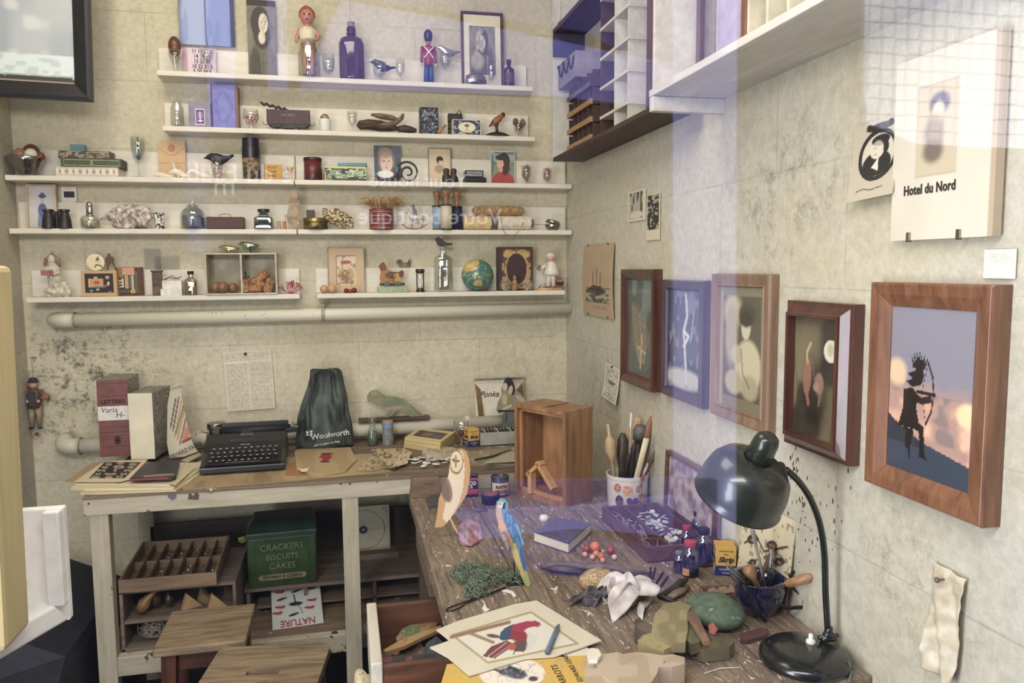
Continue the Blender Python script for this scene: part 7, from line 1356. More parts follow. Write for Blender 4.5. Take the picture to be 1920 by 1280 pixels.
# tins behind
p = PZ(896,920,ZB)
e = E('paint_tin','flat red and navy tin with white lettering behind the barn owl','tin',(.365,2.33,ZB),(0,0,-.08)); w,h = .062,.072
add('tin_body',G().box(-w/2,w/2,-.012,.012,0,h),M('1d2552','161c42',rough=.35),e,bevel=.003); add('red_bands',G().box(-w/2-.0005,w/2+.0005,-.0126,.0126,h*.72,h*.84).box(-w/2-.0005,w/2+.0005,-.0126,.0126,h*.12,h*.34),M('b8304a',rough=.35),e,bevel=.002); txt('CASCO',.015,white,e,(0,-.0128,h*.6),bold=.0004); txt('GLUE',.012,white,e,(0,-.0128,h*.44))
p = PZ(934,925,ZB); e = E('wood_filler_tin','round tin with torn cream label behind the macaw','tin',(.465,2.32,ZB)); w,h = .056,.062
add('tin_body',G().lathe([(w*.5,0),(w*.5,h*.9),(w*.52,h*.91),(w*.52,h),(w*.46,h),(w*.45,h*.93),(.001,h*.93)],30),M('6b6e8c','4f5270',rough=.3,metal=.7),e,auto=40)
g = G(); g.loft([[V(((w*.5+d)*sin(a),-(w*.5+d)*cos(a),z)) for z in (h*.12,h*.72)]+[V(((w*.5)*sin(a),-(w*.5)*cos(a),z)) for z in (h*.72,h*.12)] for a in [-1.2+2.2*k/14 for k in range(15)] for d in (.0006,)]); lb_o = add('torn_label',g,M('d8c8a4','c2b08a'),e); txt('PLASTIC',.013,M('5b1f2c'),lb_o,(-.001,-w*.5-.0012,h*.53),sx=.75,bold=.0007); txt('WOOD',.015,M('5b1f2c'),lb_o,(-.001,-w*.5-.0012,h*.28),sx=.8,bold=.0007)
p = PZ(915,940,ZB); put('shoe_polish_tin','low round navy tin with a pinkish lid in front of the torn label tin','tin',p.x+.005,2.245,ZB,G().lathe([(.026,0),(.027,.002),(.027,.014),(.029,.015),(.029,.026),(.026,.028),(.001,.028)],30),M('22264c','1a1d3c',rough=.3),auto=40)
add('lid_label',G().lathe([(.001,.0282),(.022,.0282),(.022,.0286),(.001,.0287)],28),M('a85a6a','8d4656'),bpy.data.objects['shoe_polish_tin'])
ds = M('77707c','5c5560',rough=.5,scale=60)
p = PZ(893,958,ZB); put('metal_spoon','small metal ladle lying on the workbench between owl and macaw','ladle',p.x,p.y,ZB+.002,G().tube([(-.045,0,.003),(-.01,0,.004)],.0018,6).ball((.012,0,.003),(.022,.014,.004)),ds,**SM)
flat('crumpled_tissue','thin sheet of pinkish tissue lying on the bench behind the moss','tissue',[(856,985),(878,972),(900,985),(905,1008),(885,1022),(862,1018)],ZB+.006,lambda c: (c.c.__setitem__(slice(None),hx('a9706a')),c.mott(.1,'b9a8c8',.5,.7,2)),.003,3,bend=lambda a,b: .004*sin(a*.4)*cos(b*.3))
# book
g = G(); q = [PZ(a,b,ZB+.028) for a,b in ((1000,996),(1046,970),(1108,980),(1066,1018))]; c_ = sum(q,V())/4
e = E('small_book','small book with a blue patterned cover lying on the workbench','book',(c_.x,c_.y,ZB)); ql = [(v-c_) for v in q]
add('page_block',G().loft([[V((v.x*.97,v.y*.97,z)) for v in ql] for z in (.003,.025)]),paper,e)
add('cover',G().loft([[V((v.x,v.y,z)) for v in ql] for z in (0,.003)]).loft([[V((v.x,v.y,z)) for v in ql] for z in (.025,.028)]),M('4a4868','67658a',scale=120,rough=.45,c3='35344e'),e,bevel=.0006)
p = PZ(1020,976,ZB); put('white_plug','small white round plug standing behind the blue book','plug',p.x,p.y,ZB,G().lathe([(.012,0),(.013,.01),(.01,.016),(.001,.017)],18),white,**SM)
def bean(nm,lb,cat,px,py,r_,c1,c2):
    k = PZ(px,py,ZB); dd = (k-CAM).length; r = r_*dd/1447; p = PZ(px,py+r_*.35,ZB+r*.3); return put(nm,lb,cat,p.x,p.y,ZB+r,G().ball((0,0,0),r,n=20,k=12),M(c1,c2,rough=.35),**SM,group='beads beside the blue book')
for px,py,r_,cc,lb in ((1116,1028,9.5,'d0703c','largest orange bead of the bead cluster by the book'),(1100,1031,6.5,'a03c30','dark red bead touching the largest orange one'),(1118,1040,6,'d8843c','light orange bead under the largest one'),(1127,1045,6.8,'c9602c','orange bead at the low end of the cluster'),(1145,1034,7,'a8382a','dark red bead standing off by itself'),(1097,1041,5,'d89a88','pale pink bead below the dark red one'),(1111,1046,5,'d8a494','pale pink bead in the middle of the cluster'),(1130,1052,5,'d09078','pale bead lowest in the cluster'),(1152,1046,5,'dbb0a8','pale pink bead by the lone dark red bead')): bean('wooden_bead',lb,'bead',px,py,r_,cc,cc)
# moss
random.seed(17); g = G()
for cx,cy,rr,n_ in ((893,1080,.055,420),(915,1090,.04,220),(872,1075,.035,150),(893,1112,.03,140),(945,1082,.028,110),(965,1090,.022,80)):
    c_ = PZ(cx,cy,ZB)
    for i in range(n_):
        a = random.random()*2*PI; d = rr*math.sqrt(random.random()); h_ = .004+.026*(1-(d/rr)**2)*random.random()
        p = c_+V((d*cos(a),d*sin(a),h_)); u = V((random.gauss(0,1),random.gauss(0,1),random.gauss(0,.8))).normalized()*.009; v = V((random.gauss(0,1),random.gauss(0,1),random.gauss(0,.8))).normalized()*.006
        q = [p-u,p+v,p+u]
        for z in q: z.z = max(z.z,ZB+.0005)
        g.tube(q,[.0007,.0011,.0005],4)
add('moss',g,M('7d8a6c','55634e',rough=.9,scale=120,c3='99a382'),None,label='loose clump of grey green moss on the workbench by the macaw',cat='moss',kind='stuff')
p = PZ(848,1140,ZB+.003)
put('wire_loop','black wire loop with a long doubled handle lying by the moss','wire',p.x,p.y,ZB+.003,G().tube([(.13,.075,0),(.06,.04,0),(.01,.014,0),(-.008,.004,0),(-.014,-.006,0),(-.004,-.012,0),(.012,-.004,0),(.03,.016,0),(.13,.075,.002)],.0016,6),M('2c2a2c',rough=.4,metal=.5),**SM)
# white paint spatters
for i,(pts,lb) in enumerate((([(936,1103),(950,1104),(962,1108),(968,1116),(964,1120),(958,1112),(942,1108)],'curved white paint splash on the bench beside the moss'),([(902,1122),(908,1128),(912,1138),(918,1142),(910,1147),(904,1140),(908,1132)],'branching white paint splash below the moss'))):
    flat('paint_splash',lb,'paint splash',pts,ZB+.0008,plain('e2ddd2'),.0007,3)
# driftwood, leaf, sponge, rag, pins
p = PZ(1120,1075,ZB)
bdr = M('7c6a64','574844',rough=.8,scale=26,st=(1,5,5),bump=.5)
put('driftwood_branch','long flat grey branch of driftwood behind the yellow pumice','driftwood',p.x,p.y,ZB+.008,G().tube([(-.125,.055,.0),(-.09,.048,.002),(-.04,.03,.004),(.02,.0,.006),(.07,-.035,.004),(.11,-.045,0)],[.006,.012,.014,.013,.01,.004],12,flat=.55),bdr,**SM,disp=(.004,.02))
p = PZ(1064,1078,ZB)
put('seed_husk','dark folded seed husk lying by the driftwood branch','husk',p.x,p.y,ZB+.009,G().tube([(-.045,.03,0),(-.02,.018,.003),(.01,0,.003),(.04,-.02,0)],[.004,.013,.013,.003],12,flat=.6),M('574a52','38303a',rough=.6,scale=40,bump=.5),**SM)
p = PZ(1127,1108,ZB); g = G().ball((0,0,0),(.043,.032,.026),n=36,k=22,noise=.15,f=40)
for v in g.b.verts: v.co.z = max(v.co.z,-.02)
put('pumice_stone','yellow porous pumice stone on the workbench next to the white rag','stone',p.x,p.y+.012,ZB+.02,g,M('c2a468','8f7440',rough=.9,scale=220,bump=1,lo=.4,hi=.6),**SM)
def rag(nm,label,px,py,rx,ry,rz_,c1,c2,sd,z=0):
    p = PZ(px,py,ZB); g = G(); N_ = 84; g_ = []
    for j in range(N_+1):
        row = []
        for i in range(N_+1):
            u,v = i/N_,j/N_; q = V((u*3.4+sd,v*3.4,sd)); n1,n2,n3 = NZ.noise(q),NZ.noise(q+V((7,3,1))),NZ.noise(q*1.5+V((1,9,4))); d = math.hypot(u-.5,v-.5)
            row.append(g.b.verts.new((rx*(2.0*(u-.5)*.7+n1*1.5),ry*(2.0*(v-.5)*.7+n2*1.5),max(.001,rz_*(1.15-2.1*d*d*1.6+n3*1.5+.35*NZ.noise(q*3.4))))))
        g_.append(row)
    for j in range(N_):
        for i in range(N_): g._f((g_[j][i],g_[j][i+1],g_[j+1][i+1],g_[j+1][i]))
    o = put(nm,label,'cloth',p.x,p.y,ZB+z,g,M(c1,c2,rough=.85,scale=30),**SM); md = o.modifiers.new('cloth','SOLIDIFY'); md.thickness = .0012; return o
rag('crumpled_rag','crumpled off white rag heaped in the middle of the workbench',1172,1128,.055,.06,.034,'d8d0c8','a89c94',4.2)
rag('crumpled_rag','small black and silver crumpled scrap tucked under the yellow pumice',1108,1128,.034,.022,.016,'3d3638','6d6468',9.1)
for i,(x1,y1,x2,y2,lb) in enumerate(((1220,1063,1218,1092,'thin black nail at the pumice end of the nail scatter'),(1228,1064,1222,1090,'second thin black nail of the scatter, close to the first'),(1243,1072,1228,1096,'slanting black nail in the middle of the scatter'),(1252,1080,1236,1102,'longest slanting black nail of the scatter'))):
    a,b = PZ(x1,y1,ZB+.004),PZ(x2,y2,ZB+.003); put('black_nail',lb,'nail',0,0,0,G().tube([a,b],.0022,6),blk,group='nails on the workbench')
a,b,c_ = PZ(1290,1086,ZB+.02),PZ(1265,1103,ZB+.01),PZ(1238,1118,ZB+.006)
put('dark_claw','curved dark horn like claw behind the papier mache pieces','claw',0,0,0,G().tube([a,(a+b)/2+V((0,0,.004)),b,c_,c_+V((.02,-.03,0))],[.003,.009,.009,.007,.003],10),M('3a3438','262226',rough=.5),**SM)
put('ribbed_shell','ribbed brown shell strip lying under the dark claw','shell',0,0,0,G().tube([PZ(1255,1120,ZB+.008),PZ(1275,1108,ZB+.008),PZ(1290,1100,ZB+.006)],[.008,.012,.005],10,flat=.6),M('8a7560','5c4c3e',scale=90,st=(1,4,1),bump=.6),**SM)
# papier mache pieces / green bird
def slabp(nm,label,cat,pts,z,th,col,mott_,**k):
    def f(c): c.c[:] = hx(col); c.mott(.05,mott_,.55,.7,3); c.mott(.2,mott_,.62,.4,6)
    return flat(nm,label,cat,pts,z,f,th,3.2,**k)
slabp('carved_disc','round yellowish carved wood blank leaning by the green carved bird','wood blank',[(1222,1180),(1228,1150),(1248,1130),(1275,1127),(1296,1135),(1288,1150),(1290,1180),(1285,1205),(1262,1205),(1238,1192)],ZB+.045,.018,'9c8e64','7d7048')
slabp('carved_wedge','yellow topped dark wedge block in front of the round blank','wood blank',[(1196,1200),(1205,1190),(1228,1184),(1262,1200),(1264,1210),(1245,1218),(1215,1212)],ZB+.035,.034,'a3945f','7d7044')
slabp('dark_wedge','dark brown wedge strip behind the yellow topped wedge','wood blank',[(1190,1162),(1198,1158),(1282,1204),(1272,1208),(1225,1190),(1190,1178)],ZB+.03,.026,'6d5c54','463a38')
e = E('carved_bird','moss green carved wooden bird lying on its side with a small tan beak','wooden bird',(0,0,0))
p = PZ(1345,1172,ZB)
def gbp(c): pass
g = G().ball((0,0,0),(.058,.062,.028),n=32,k=18,noise=.12,f=20)
for v in g.b.verts: v.co.z = max(v.co.z,-.024)
add('bird_body',g,M('5f7458','44584c',rough=.7,scale=50,c3='94a064',bump=.4),e,(p.x,p.y+.01,ZB+.026),**SM)
q = PZ(1380,1152,ZB+.03); add('beak',G().ball((0,0,0),(.014,.01,.009)),M('b59a6c','8a7048'),e,q,**SM)
slabp('red_breast_patch',None,None,[(1328,1172),(1336,1166),(1346,1178),(1340,1186),(1330,1182)],ZB+.06,.004,'b05a50','8a4440',parent=e)
slabp('wing_flap',None,None,[(1288,1150),(1300,1140),(1312,1160),(1330,1200),(1320,1202),(1300,1170)],ZB+.055,.008,'8d6a4c','5f4a3c',parent=e)
slabp('belly_disc',None,None,[(1282,1175),(1296,1165),(1312,1178),(1312,1202),(1296,1208),(1284,1196)],ZB+.04,.02,'6f6a4c','4c4838',parent=e)
slabp('carved_slab','olive brown base slab under the green carved bird','wood blank',[(1306,1205),(1370,1195),(1378,1200),(1368,1212),(1320,1218),(1306,1214)],ZB+.026,.024,'776a4c','544a38')
# pale carved bird bottom
def pale_c(c): c.c[:] = hx('b8a489'); c.mott(.05,'a48c6e',.55,.6,2); c.line([(1165,1245),(1190,1232),(1215,1225)],1,'a98c68'); c.ell(1245,1240,3,1.5,'5c4836')
flat('carved_blank','large pale carved bird blank with wavy outline near the bench corner','wood blank',[(1100,1222),(1112,1217),(1130,1226),(1158,1222),(1168,1226),(1190,1222),(1220,1224),(1240,1228),(1262,1226),(1284,1232),(1284,1244),(1260,1250),(1235,1250),(1232,1262),(1222,1278),(1190,1290),(1150,1282),(1128,1262),(1118,1240)],ZB+.036,pale_c,.034,3.2)
flat('carved_offcut','pale blocky offcut in front of the large carved blank, by the yellow book','wood blank',[(1096,1252),(1110,1248),(1128,1252),(1145,1275),(1140,1300),(1098,1300)],ZB+.03,pale_c,.028,4)
flat('shell_curl','small white curled shell resting against the large carved blank','shell',[(1100,1222),(1108,1214),(1122,1216),(1128,1226),(1120,1236),(1104,1236)],ZB+.045,plain('ddd0bc'),.007,3)
# prints: parrot, yellow book
def parr(c):
    c.c[:] = hx('cfc6ab'); c.grain(.04,.08); fr = [(848,1190),(996,1147),(1083,1206),(915,1242)]
    for i in range(4): c.line([fr[i],fr[(i+1) % 4]],1.6,'a09258')
    c.poly([(854,1191),(995,1150),(1077,1205),(916,1239)],'d6d0bc'); c.line([(846,1194),(955,1166)],3.2,'8d6a58'); c.line([(882,1187),(900,1194),(925,1204)],3,'9a7a64')
    c.poly([(962,1204),(987,1196),(990,1212),(982,1222),(964,1220)],'5c4a48'); c.poly([(936,1198),(938,1186),(948,1176),(964,1169),(984,1172),(980,1184),(958,1198),(944,1201)],'35506e'); c.ell(972,1191,17,12,'8a3038',.15,10); c.poly([(958,1178),(962,1171),(982,1165),(1003,1163),(1013,1167),(1015,1173),(1011,1178),(1006,1174),(992,1176),(978,1184),(966,1184)],'a32a48'); c.ell(1012,1175,2.5,3,'d8c8c0',.3); c.ell(1006,1168,1,1,'201414',.3)
    c.poly([(950,1200),(966,1208),(928,1234),(905,1230),(920,1212)],'74383c'); c.line([(950,1204),(915,1230)],1.4,'b08a80'); c.line([(960,1207),(925,1232)],1.2,'a88078'); c.ell(960,1212,8,7,'b0503e',.2); c.ell(925,1192,13,3.5,'5b4a44',.3,8); c.line([(968,1214),(963,1226)],1,'4a4040'); c.poly([(990,1184),(1010,1192),(1000,1215),(985,1222)],'c9c4bc',.6)
flat('parrot_print','cream print of a crimson parrot with torn edge, on top of the papers','print',[(818,1180),(860,1163),(905,1150),(965,1132),(1006,1125),(1050,1152),(1128,1200),(1085,1215),(1040,1230),(985,1234),(880,1266),(840,1232),(806,1213),(843,1200)],ZB+.012,parr,.002,1.5)
a,b = PZ(1026,1222,ZB+.018),PZ(1048,1170,ZB+.016)
put('stub_pencil','short blue grey pencil lying on the parrot print','pencil',0,0,0,G().tube([a,a+(b-a)*.85,b],[.005,.005,.0015],8),M('5f7284','4c5c6c',rough=.35),**SM)
flat('cream_card','plain cream card under the parrot print','card',[(1040,1215),(1086,1205),(1130,1230),(1110,1262),(1075,1240)],ZB+.007,plain('d8ceb4'),.0015,5)
def yb_(c):
    c.c[:] = hx('cfa51f'); c.ell(960,1262,62,30,'e3d4c0',.02); c.ell(962,1262,24,9,'4a4e58',.2,15); c.poly([(915,1250),(950,1258),(945,1266)],'2c2c34'); c.poly([(950,1252),(954,1246),(985,1258),(990,1268)],'33363f'); c.ell(1000,1272,9,5,'3c4048',.3); c.mott(.3,'8f96a0',.66,.5,3)
o = flat('yellow_book','bright yellow bird book half covered by the parrot print','book',[(838,1245),(880,1240),(1100,1228),(1094,1300),(818,1310)],ZB+.008,yb_,.007,2.2)
for s_,px,py,sz in (('PARROTS',1050,1266,.017),('EDWARD LEAR',1074,1252,.013)):
    q = PZ(px,py,ZB+.0085); txt(s_,sz,M('2c2418'),o,q,rot=(0,0,-PI/2+PI+.02),sp=1.05)
# bucket with tools
e = E('biscuit_bucket','round white tin bucket printed with biscuits on the workbench','bucket',(.815,2.13,ZB)); R_ = .061; H_ = .098
add('bucket_body',G().lathe([(R_*.93,0),(R_*.95,.003),(R_,H_*.9),(R_*1.03,H_*.91),(R_*1.03,H_),(R_*.97,H_),(R_*.96,H_*.9),(R_*.9,.006),(.001,.005)],40),M('ddd9d2','cbc6be',rough=.35,scale=10),e,auto=40)
def biscuit(ang,z,w,h,shape,c1,c2):
    g = G(); n_ = 18; pts = []
    for k in range(n_):
        t = 2*PI*k/n_; a = cos(t); b = sin(t)
        if shape == 'sq': f = 1/max(abs(a),abs(b))*.9; a,b = a*f,b*f
        if shape == 'heart': a,b = .95*sin(t)**3*1.05,(13*cos(t)-5*cos(2*t)-2*cos(3*t)-cos(4*t))/16
        pts.append((a*w/2,b*h/2))
    g.loft([[V(((R_*1.0+d)*sin(ang+x/R_),-(R_*1.0+d)*cos(ang+x/R_),z+y)) for x,y in pts] for d in (-.006,.0012)]); return add('printed_biscuit',g,M(c1,c2,rough=.5,scale=240,lo=.45,hi=.55),e)
biscuit(-.35,H_*.62,.03,.03,'sq','c07a4c','e0b890'); biscuit(.25,H_*.66,.024,.024,'o','c99a90','a87a6c'); biscuit(-.1,H_*.27,.038,.034,'heart','2f2450','7a2840'); biscuit(.42,H_*.3,.03,.04,'o','5c3a34','c89a70'); biscuit(-.75,H_*.28,.024,.036,'o','43203a','7d5068'); biscuit(-.85,H_*.68,.022,.026,'o','a8482c','d89a6c'); txt('petit',.016,M('2a2448'),e,(R_*.8,-R_*.72,H_*.4),rot=(PI/2,0,.82))
bz = ZB+.012
def tool(nm,label,px,py,bx_,by_,prof,mat,m2=None,split=None,n_=10,flat_=1,rise=0):
    """long tool from inside the bucket to the place seen at px,py; prof = (fraction, radius)"""
    a = V((.815+bx_,2.13+by_,bz)); b = PY(px,py,2.13+by_*3.0); P_ = [a+(b-a)*t for t,r in prof]
    o = add(nm,G().tube(P_,[r*1.3 for t,r in prof],n_,flat=flat_),mat,None,label=label,cat='tool',**SM,group='tools in the biscuit bucket'); return o
lw2 = wood('c89a68','a87a48',st=(8,8,1),rough=.5); dw2 = wood('6a5040','44332a',st=(8,8,1),rough=.5)
tool('scoop_handle','cream curved scoop with orange stick at the near edge of the bucket',1140,795,-.035,-.01,[(0,.003),(.55,.005),(.68,.014),(.8,.012),(.86,.004),(1,.0035)],M('c2b68c','b07a4c',scale=14)); tool('round_brush','brush with dark brown rounded handle in the bucket, next to the scoop',1168,812,-.018,.0,[(0,.006),(.5,.009),(.65,.014),(.9,.013),(1,.006)],M('4c3f34','362c26',rough=.4))
tool('thin_stick','orange thin stick leaning beside the tall white stick in the bucket',1178,800,-.008,.01,[(0,.003),(1,.003)],lw2); tool('thin_stick','tallest thin white stick in the bucket',1184,773,-.004,.012,[(0,.0025),(1,.0022)],white)
tool('flat_ruler','pale flat wooden slat in the bucket behind the big paint brush',1197,783,.004,.014,[(0,.008),(1,.008)],lwood,flat_=.3); tool('paint_brush','dark bristled wide paint brush with metal ferrule in the bucket',1202,796,.006,.004,[(0,.004),(.45,.006),(.62,.008),(.78,.009),(.8,.014),(.92,.017),(1,.011)],M('8d8680','2c2422',scale=12,rough=.5))
tool('wood_chisel','broad brown wooden tool handle with a cream painted section in the bucket',1223,780,.012,-.006,[(0,.006),(.45,.008),(.75,.009),(.92,.010),(1,.005)],wood('9a6f4c','704a30',st=(8,8,1)),flat_=.6); tool('painted_stick','cream painted flat stick slanting before the broad brown handle',1212,822,-.002,-.03,[(0,.007),(1,.007)],M('ddd2ae','cfc298'),flat_=.5)
tool('metal_knife','black handled blunt knife in the centre of the bucket',1190,830,-.006,-.02,[(0,.005),(.6,.008),(.9,.007),(1,.003)],blk); tool('thin_awl','dark steel awl sticking out behind the broad brown handle',1236,770,.018,.012,[(0,.0015),(1,.0008)],dmetal)
tool('long_brush','slender yellow handled brush leaning to the wall side of the bucket',1240,835,.025,0,[(0,.0025),(.95,.003),(1,.004)],lw2); tool('small_brush','small brush with dark tip leaning before the yellow handled one',1228,845,.018,-.015,[(0,.002),(.7,.003),(.8,.005),(1,.002)],dw2)
tool('red_pen','red and silver pen low in the bucket front',1215,868,.006,-.03,[(0,.004),(.7,.004),(1,.002)],M('9c1f34','b8b8c0',scale=20,rough=.3)); tool('dark_file','dark iron file low in the bucket beside the knife',1178,850,-.02,-.02,[(0,.004),(1,.003)],dmetal)
e = E('plug_tool','cream plastic ended tool with a round hole, highest on the wall side of the bucket','tool',PY(1241,812,2.11)); 
add('ring_head',G().tube([(.014*cos(t),0,.018*sin(t)) for t in [2*PI*k/20 for k in range(20)]],.006,10,closed=True),M('bdb592','a39a74',rough=.35),e,**SM); add('collar',G().tube([(-.002,0,-.03),(0,0,-.018)],.006,10).tube([(0,0,.018),(0,0,.03)],[.008,.002],10),M('2a2826'),e,**SM); add('shaft',G().tube([(-.002,0,-.03),(-.03,.005,-.12)],.003,8),lw2,e)
# sewing box with open lid
e = E('button_box','open wooden box with a papered lid, full of buttons and pins','box',(.79,1.865,ZB),(0,0,.0)); bm = wood('7a5448','543832',st=(8,1,8),scale=5,rough=.45)
add('box_frame',G().box(-.092,.075,-.178,-.17,0,.038).box(-.092,.075,.147,.155,0,.038).box(-.092,-.084,-.17,.147,0,.038).box(.067,.075,-.17,.147,0,.038).box(-.092,.075,-.178,.155,0,.003),bm,e,bevel=.001)
add('divider',G().box(-.03,-.026,-.17,.147,.003,.034),bm,e); add('divider',G().box(-.084,-.03,-.1,-.096,.003,.03),bm,e)
lid = add('lid',G().box(-.004,.004,-.2,.1,0,.165),bm,e,(.0805,0,.038),(0,.03,0),bevel=.001); add('papered_lining',G().box(-.0055,-.004,-.185,.085,.012,.153),M('b8a8ac','7d6a78',rough=.7,scale=26,lo=.4,hi=.6,det=8),lid); add('lid_rim',G().box(-.012,-.004,-.2,.1,.155,.165).box(-.012,-.004,-.2,-.188,0,.155).box(-.012,-.004,.088,.1,0,.155),bm,lid)
random.seed(31); bpro = None; bpos = []
for i in range(64):
    x_,y_ = ru(-.018,.058),ru(-.13,.1); z_ = .012+random.random()*.02
    kind = random.random(); o = (.79+x_,1.865+y_,ZB+z_); ro = (ru(-.6,.6),ru(-.6,.6),0)
    if bpro is None: bpro = add('button',G().lathe([(.001,0),(.0085,0),(.009,.001),(.0085,.0022),(.007,.0018),(.001,.0018)],16),M('d8d6d0','a8a6b0',rough=.25),None,o,ro,**SM,label='round pearly button in the open papered box',cat='button',group='buttons in the papered box')
    else: dup(bpro,o,ro,scale=ru(.5,1.25))
g = G()
for i in range(40): x_,y_ = ru(-.078,-.036),ru(-.15,.13); a = random.random()*PI; g.tube([(x_,y_,.012+random.random()*.015),(x_+.012*cos(a),y_+.02*sin(a),.02+random.random()*.015)],.0012,4); g.ball((x_,y_,.015),.003,n=6,k=4)
tag(add('pins_and_beads',g,M('b0a8b4','6a5a70',rough=.3,scale=200),None,(.79,1.865,ZB)),'tangle of pins and small beads in the narrow bay of the papered box','pins',kind='stuff')
# ink bottles
def inkb(label,px,py,w,h,capc,body,dy=0,liq=None,lab=None):
    p = PZ(px,py,ZB); e = smallbottle('ink_bottle',label,p.x,p.y+dy,ZB,w,h,body,capc,neck=.55,sh=.7,liquid=liq,liqh=.3); return e,p
gk = glass('9a9cb4',.15,.6); nl = M('141a3a',rough=.2); cp = M('26283c','1c1e30',rough=.5)
inkb('small ink bottle with grey cap by the corner of the papered box',1273,1072,.027,.05,M('77766c'),glass('6d6488',.2,.5),liq=nl)
inkb('red capped ink bottle behind the labelled one',1287,1040,.03,.075,M('b0303c',rough=.4),gk,liq=nl)
e,p = inkb('red capped ink bottle with an orange and black label in the front',1293,1078,.04,.082,M('c23440',rough=.4),gk,liq=nl)
lb_ = add('round_label',G().loft([[V((.0206*sin(a),-.0206*cos(a),z)) for z in (.004,.022)]+[V((.0198*sin(a),-.0198*cos(a),z)) for z in (.022,.004)] for a in [-1.3+2.6*k/16 for k in range(17)]]),M('16161a'),e); add('orange_patch',G().loft([[V((.021*sin(a),-.021*cos(a),z)) for z in (.006,.022)]+[V((.0204*sin(a),-.0204*cos(a),z)) for z in (.022,.006)] for a in [-1.3+.8*k/6 for k in range(7)]]),M('d8902c'),lb_)
inkb('tall dark capped ink bottle behind the red caps',1308,1018,.034,.085,cp,gk,liq=nl); inkb('tall dark capped ink bottle standing before its twin',1318,1058,.042,.09,cp,gk,liq=nl); inkb('dark capped ink bottle at the back by the lamp shade',1338,1010,.034,.075,cp,glass('4c5068',.2,.5),liq=nl); inkb('dark capped ink bottle between the ink carton and its taller twins',1345,1040,.034,.08,cp,glass('4c5068',.2,.5),liq=nl)
p = PZ(1362,1075,ZB); carton('yellow and blue ink carton on the workbench beside the ink bottles',p.x,p.y+.01,ZB,.046,.068,-.35)
# bird card on the wall side
def bcard(c):
    c.c[:] = hx('d8cba4'); c.mott(8,'c9ba90',.5,.4,3)
    for x_,y_,r_ in ((.25,.55,.12),(.62,.62,.1),(.8,.5,.1),(.4,.75,.08),(.7,.3,.1),(.3,.3,.08),(.55,.45,.05)): c.ell(x_,y_,r_,r_*.45,'3a2e28',.2,25); c.ell(x_+r_*.7,y_+r_*.3,r_*.35,r_*.2,'54443a',.2); c.ell(x_,y_-r_*.1,r_*.4,r_*.15,'a8907a',.3)
    c.line([(.1,.45),(.3,.62),(.5,.5),(.9,.7)],.012,'4a3c30'); c.line([(.2,.25),(.45,.4),(.4,.2)],.01,'4a3c30'); c.mott(22,'5c4a3a',.72,.6,6); c.rect(.4,0,1,.3,'8a5a44'); c.rect(.42,0,.98,.22,'6d4434')
card('bird_card','cream card with brown printed birds leaning at the wall behind the lamp shade','card',.862,1.46,ZB,.2,.195,bcard,100,.1,rzz=-PI/2+.0)
# small open matchbox & tray
p = PZ(1355,1118,ZB)
e = E('matchbox_tray','small open cardboard tray of wooden scraps before the ink carton','tray',(p.x,p.y,ZB),(0,0,-.2)); tm = M('8d6a62','745550',scale=30)
add('tray_body',G().box(-.045,.045,-.026,-.024,0,.014).box(-.045,.045,.024,.026,0,.014).box(-.045,-.043,-.024,.024,0,.014).box(.043,.045,-.024,.024,0,.014).box(-.045,.045,-.026,.026,0,.0015),tm,e)
for i,(dx,r_,lb) in enumerate(((-.02,.6,'thin wood scrap in the little tray, at the end away from the pot'),(.004,.2,'square wood scrap in the middle of the little tray'),(.024,-.7,'wedge wood scrap in the little tray, pot side'))): put('wood_scrap',lb,'scrap',p.x+dx,p.y,ZB+.004,G().box(-.01,.01,-.012,.012,0,.012),M('a38468','7d6048')).rotation_euler = (.2,.1,r_)
# pot with tools
p = V((.818,1.385,ZB))
e = E('enamel_pot','glossy dark blue enamel pot holding pliers and punches','pot',p); en = M('1b2146','12173a',rough=.08,coat=1)
add('pot_body',G().lathe([(.024,0),(.03,.002),(.046,.03),(.052,.055),(.05,.068),(.058,.074),(.058,.077),(.048,.075),(.048,.056),(.04,.03),(.02,.008),(.001,.006)],36),en,e,**SM)
p2 = PY(1440,1085,1.39)
def seg(nm,label,a,b,rad,mat,n_=10,fl=1,ya=1.385,yb=1.385,pts=None):
    A,B_ = PY(*a,ya),PY(*b,yb); P_ = [A,B_] if pts is None else [A+(B_-A)*t for t in pts]; return add(nm,G().tube(P_,rad,n_,flat=fl),mat,None,label=label,cat='tool',**SM)
st_ = M('8f9098','6a6b72',rough=.3,metal=.9); tw = wood('b5834e','8a5c30',st=(6,6,6),rough=.35)
seg('wood_punch','wooden mushroom handled punch leaning in the blue pot',(1424,1108),(1402,1064),[.006,.006,.007,.012,.013,.005],tw,14,pts=(0,.3,.5,.75,.92,1),ya=1.36,yb=1.34)
seg('long_brush','long pale brush handle standing in the blue pot',(1436,1105),(1410,990),[.003,.003,.0035,.005,.003],M('b8aea0','948a80'),pts=(0,.5,.85,.95,1),ya=1.4,yb=1.38)
seg('threaded_rod','ribbed grey metal rod standing upright in the blue pot',(1443,1100),(1447,1030),.0055,M('a8aaaa','6f7272',scale=400,st=(.1,.1,1),rough=.3,metal=.8),ya=1.4,yb=1.4)
seg('round_chisel','tan wooden file handle leaning outward over the pot rim',(1448,1102),(1526,1080),[.003,.004,.0085,.0095,.007,.004],tw,14,pts=(0,.3,.4,.7,.95,1),ya=1.36,yb=1.3)
seg('dark_wood_handle','brown wooden slat standing between the pot and the bird card',(1420,1100),(1452,1020),[.009,.009],wood('7d5038','5a3524'),fl=.4,ya=1.43,yb=1.42)
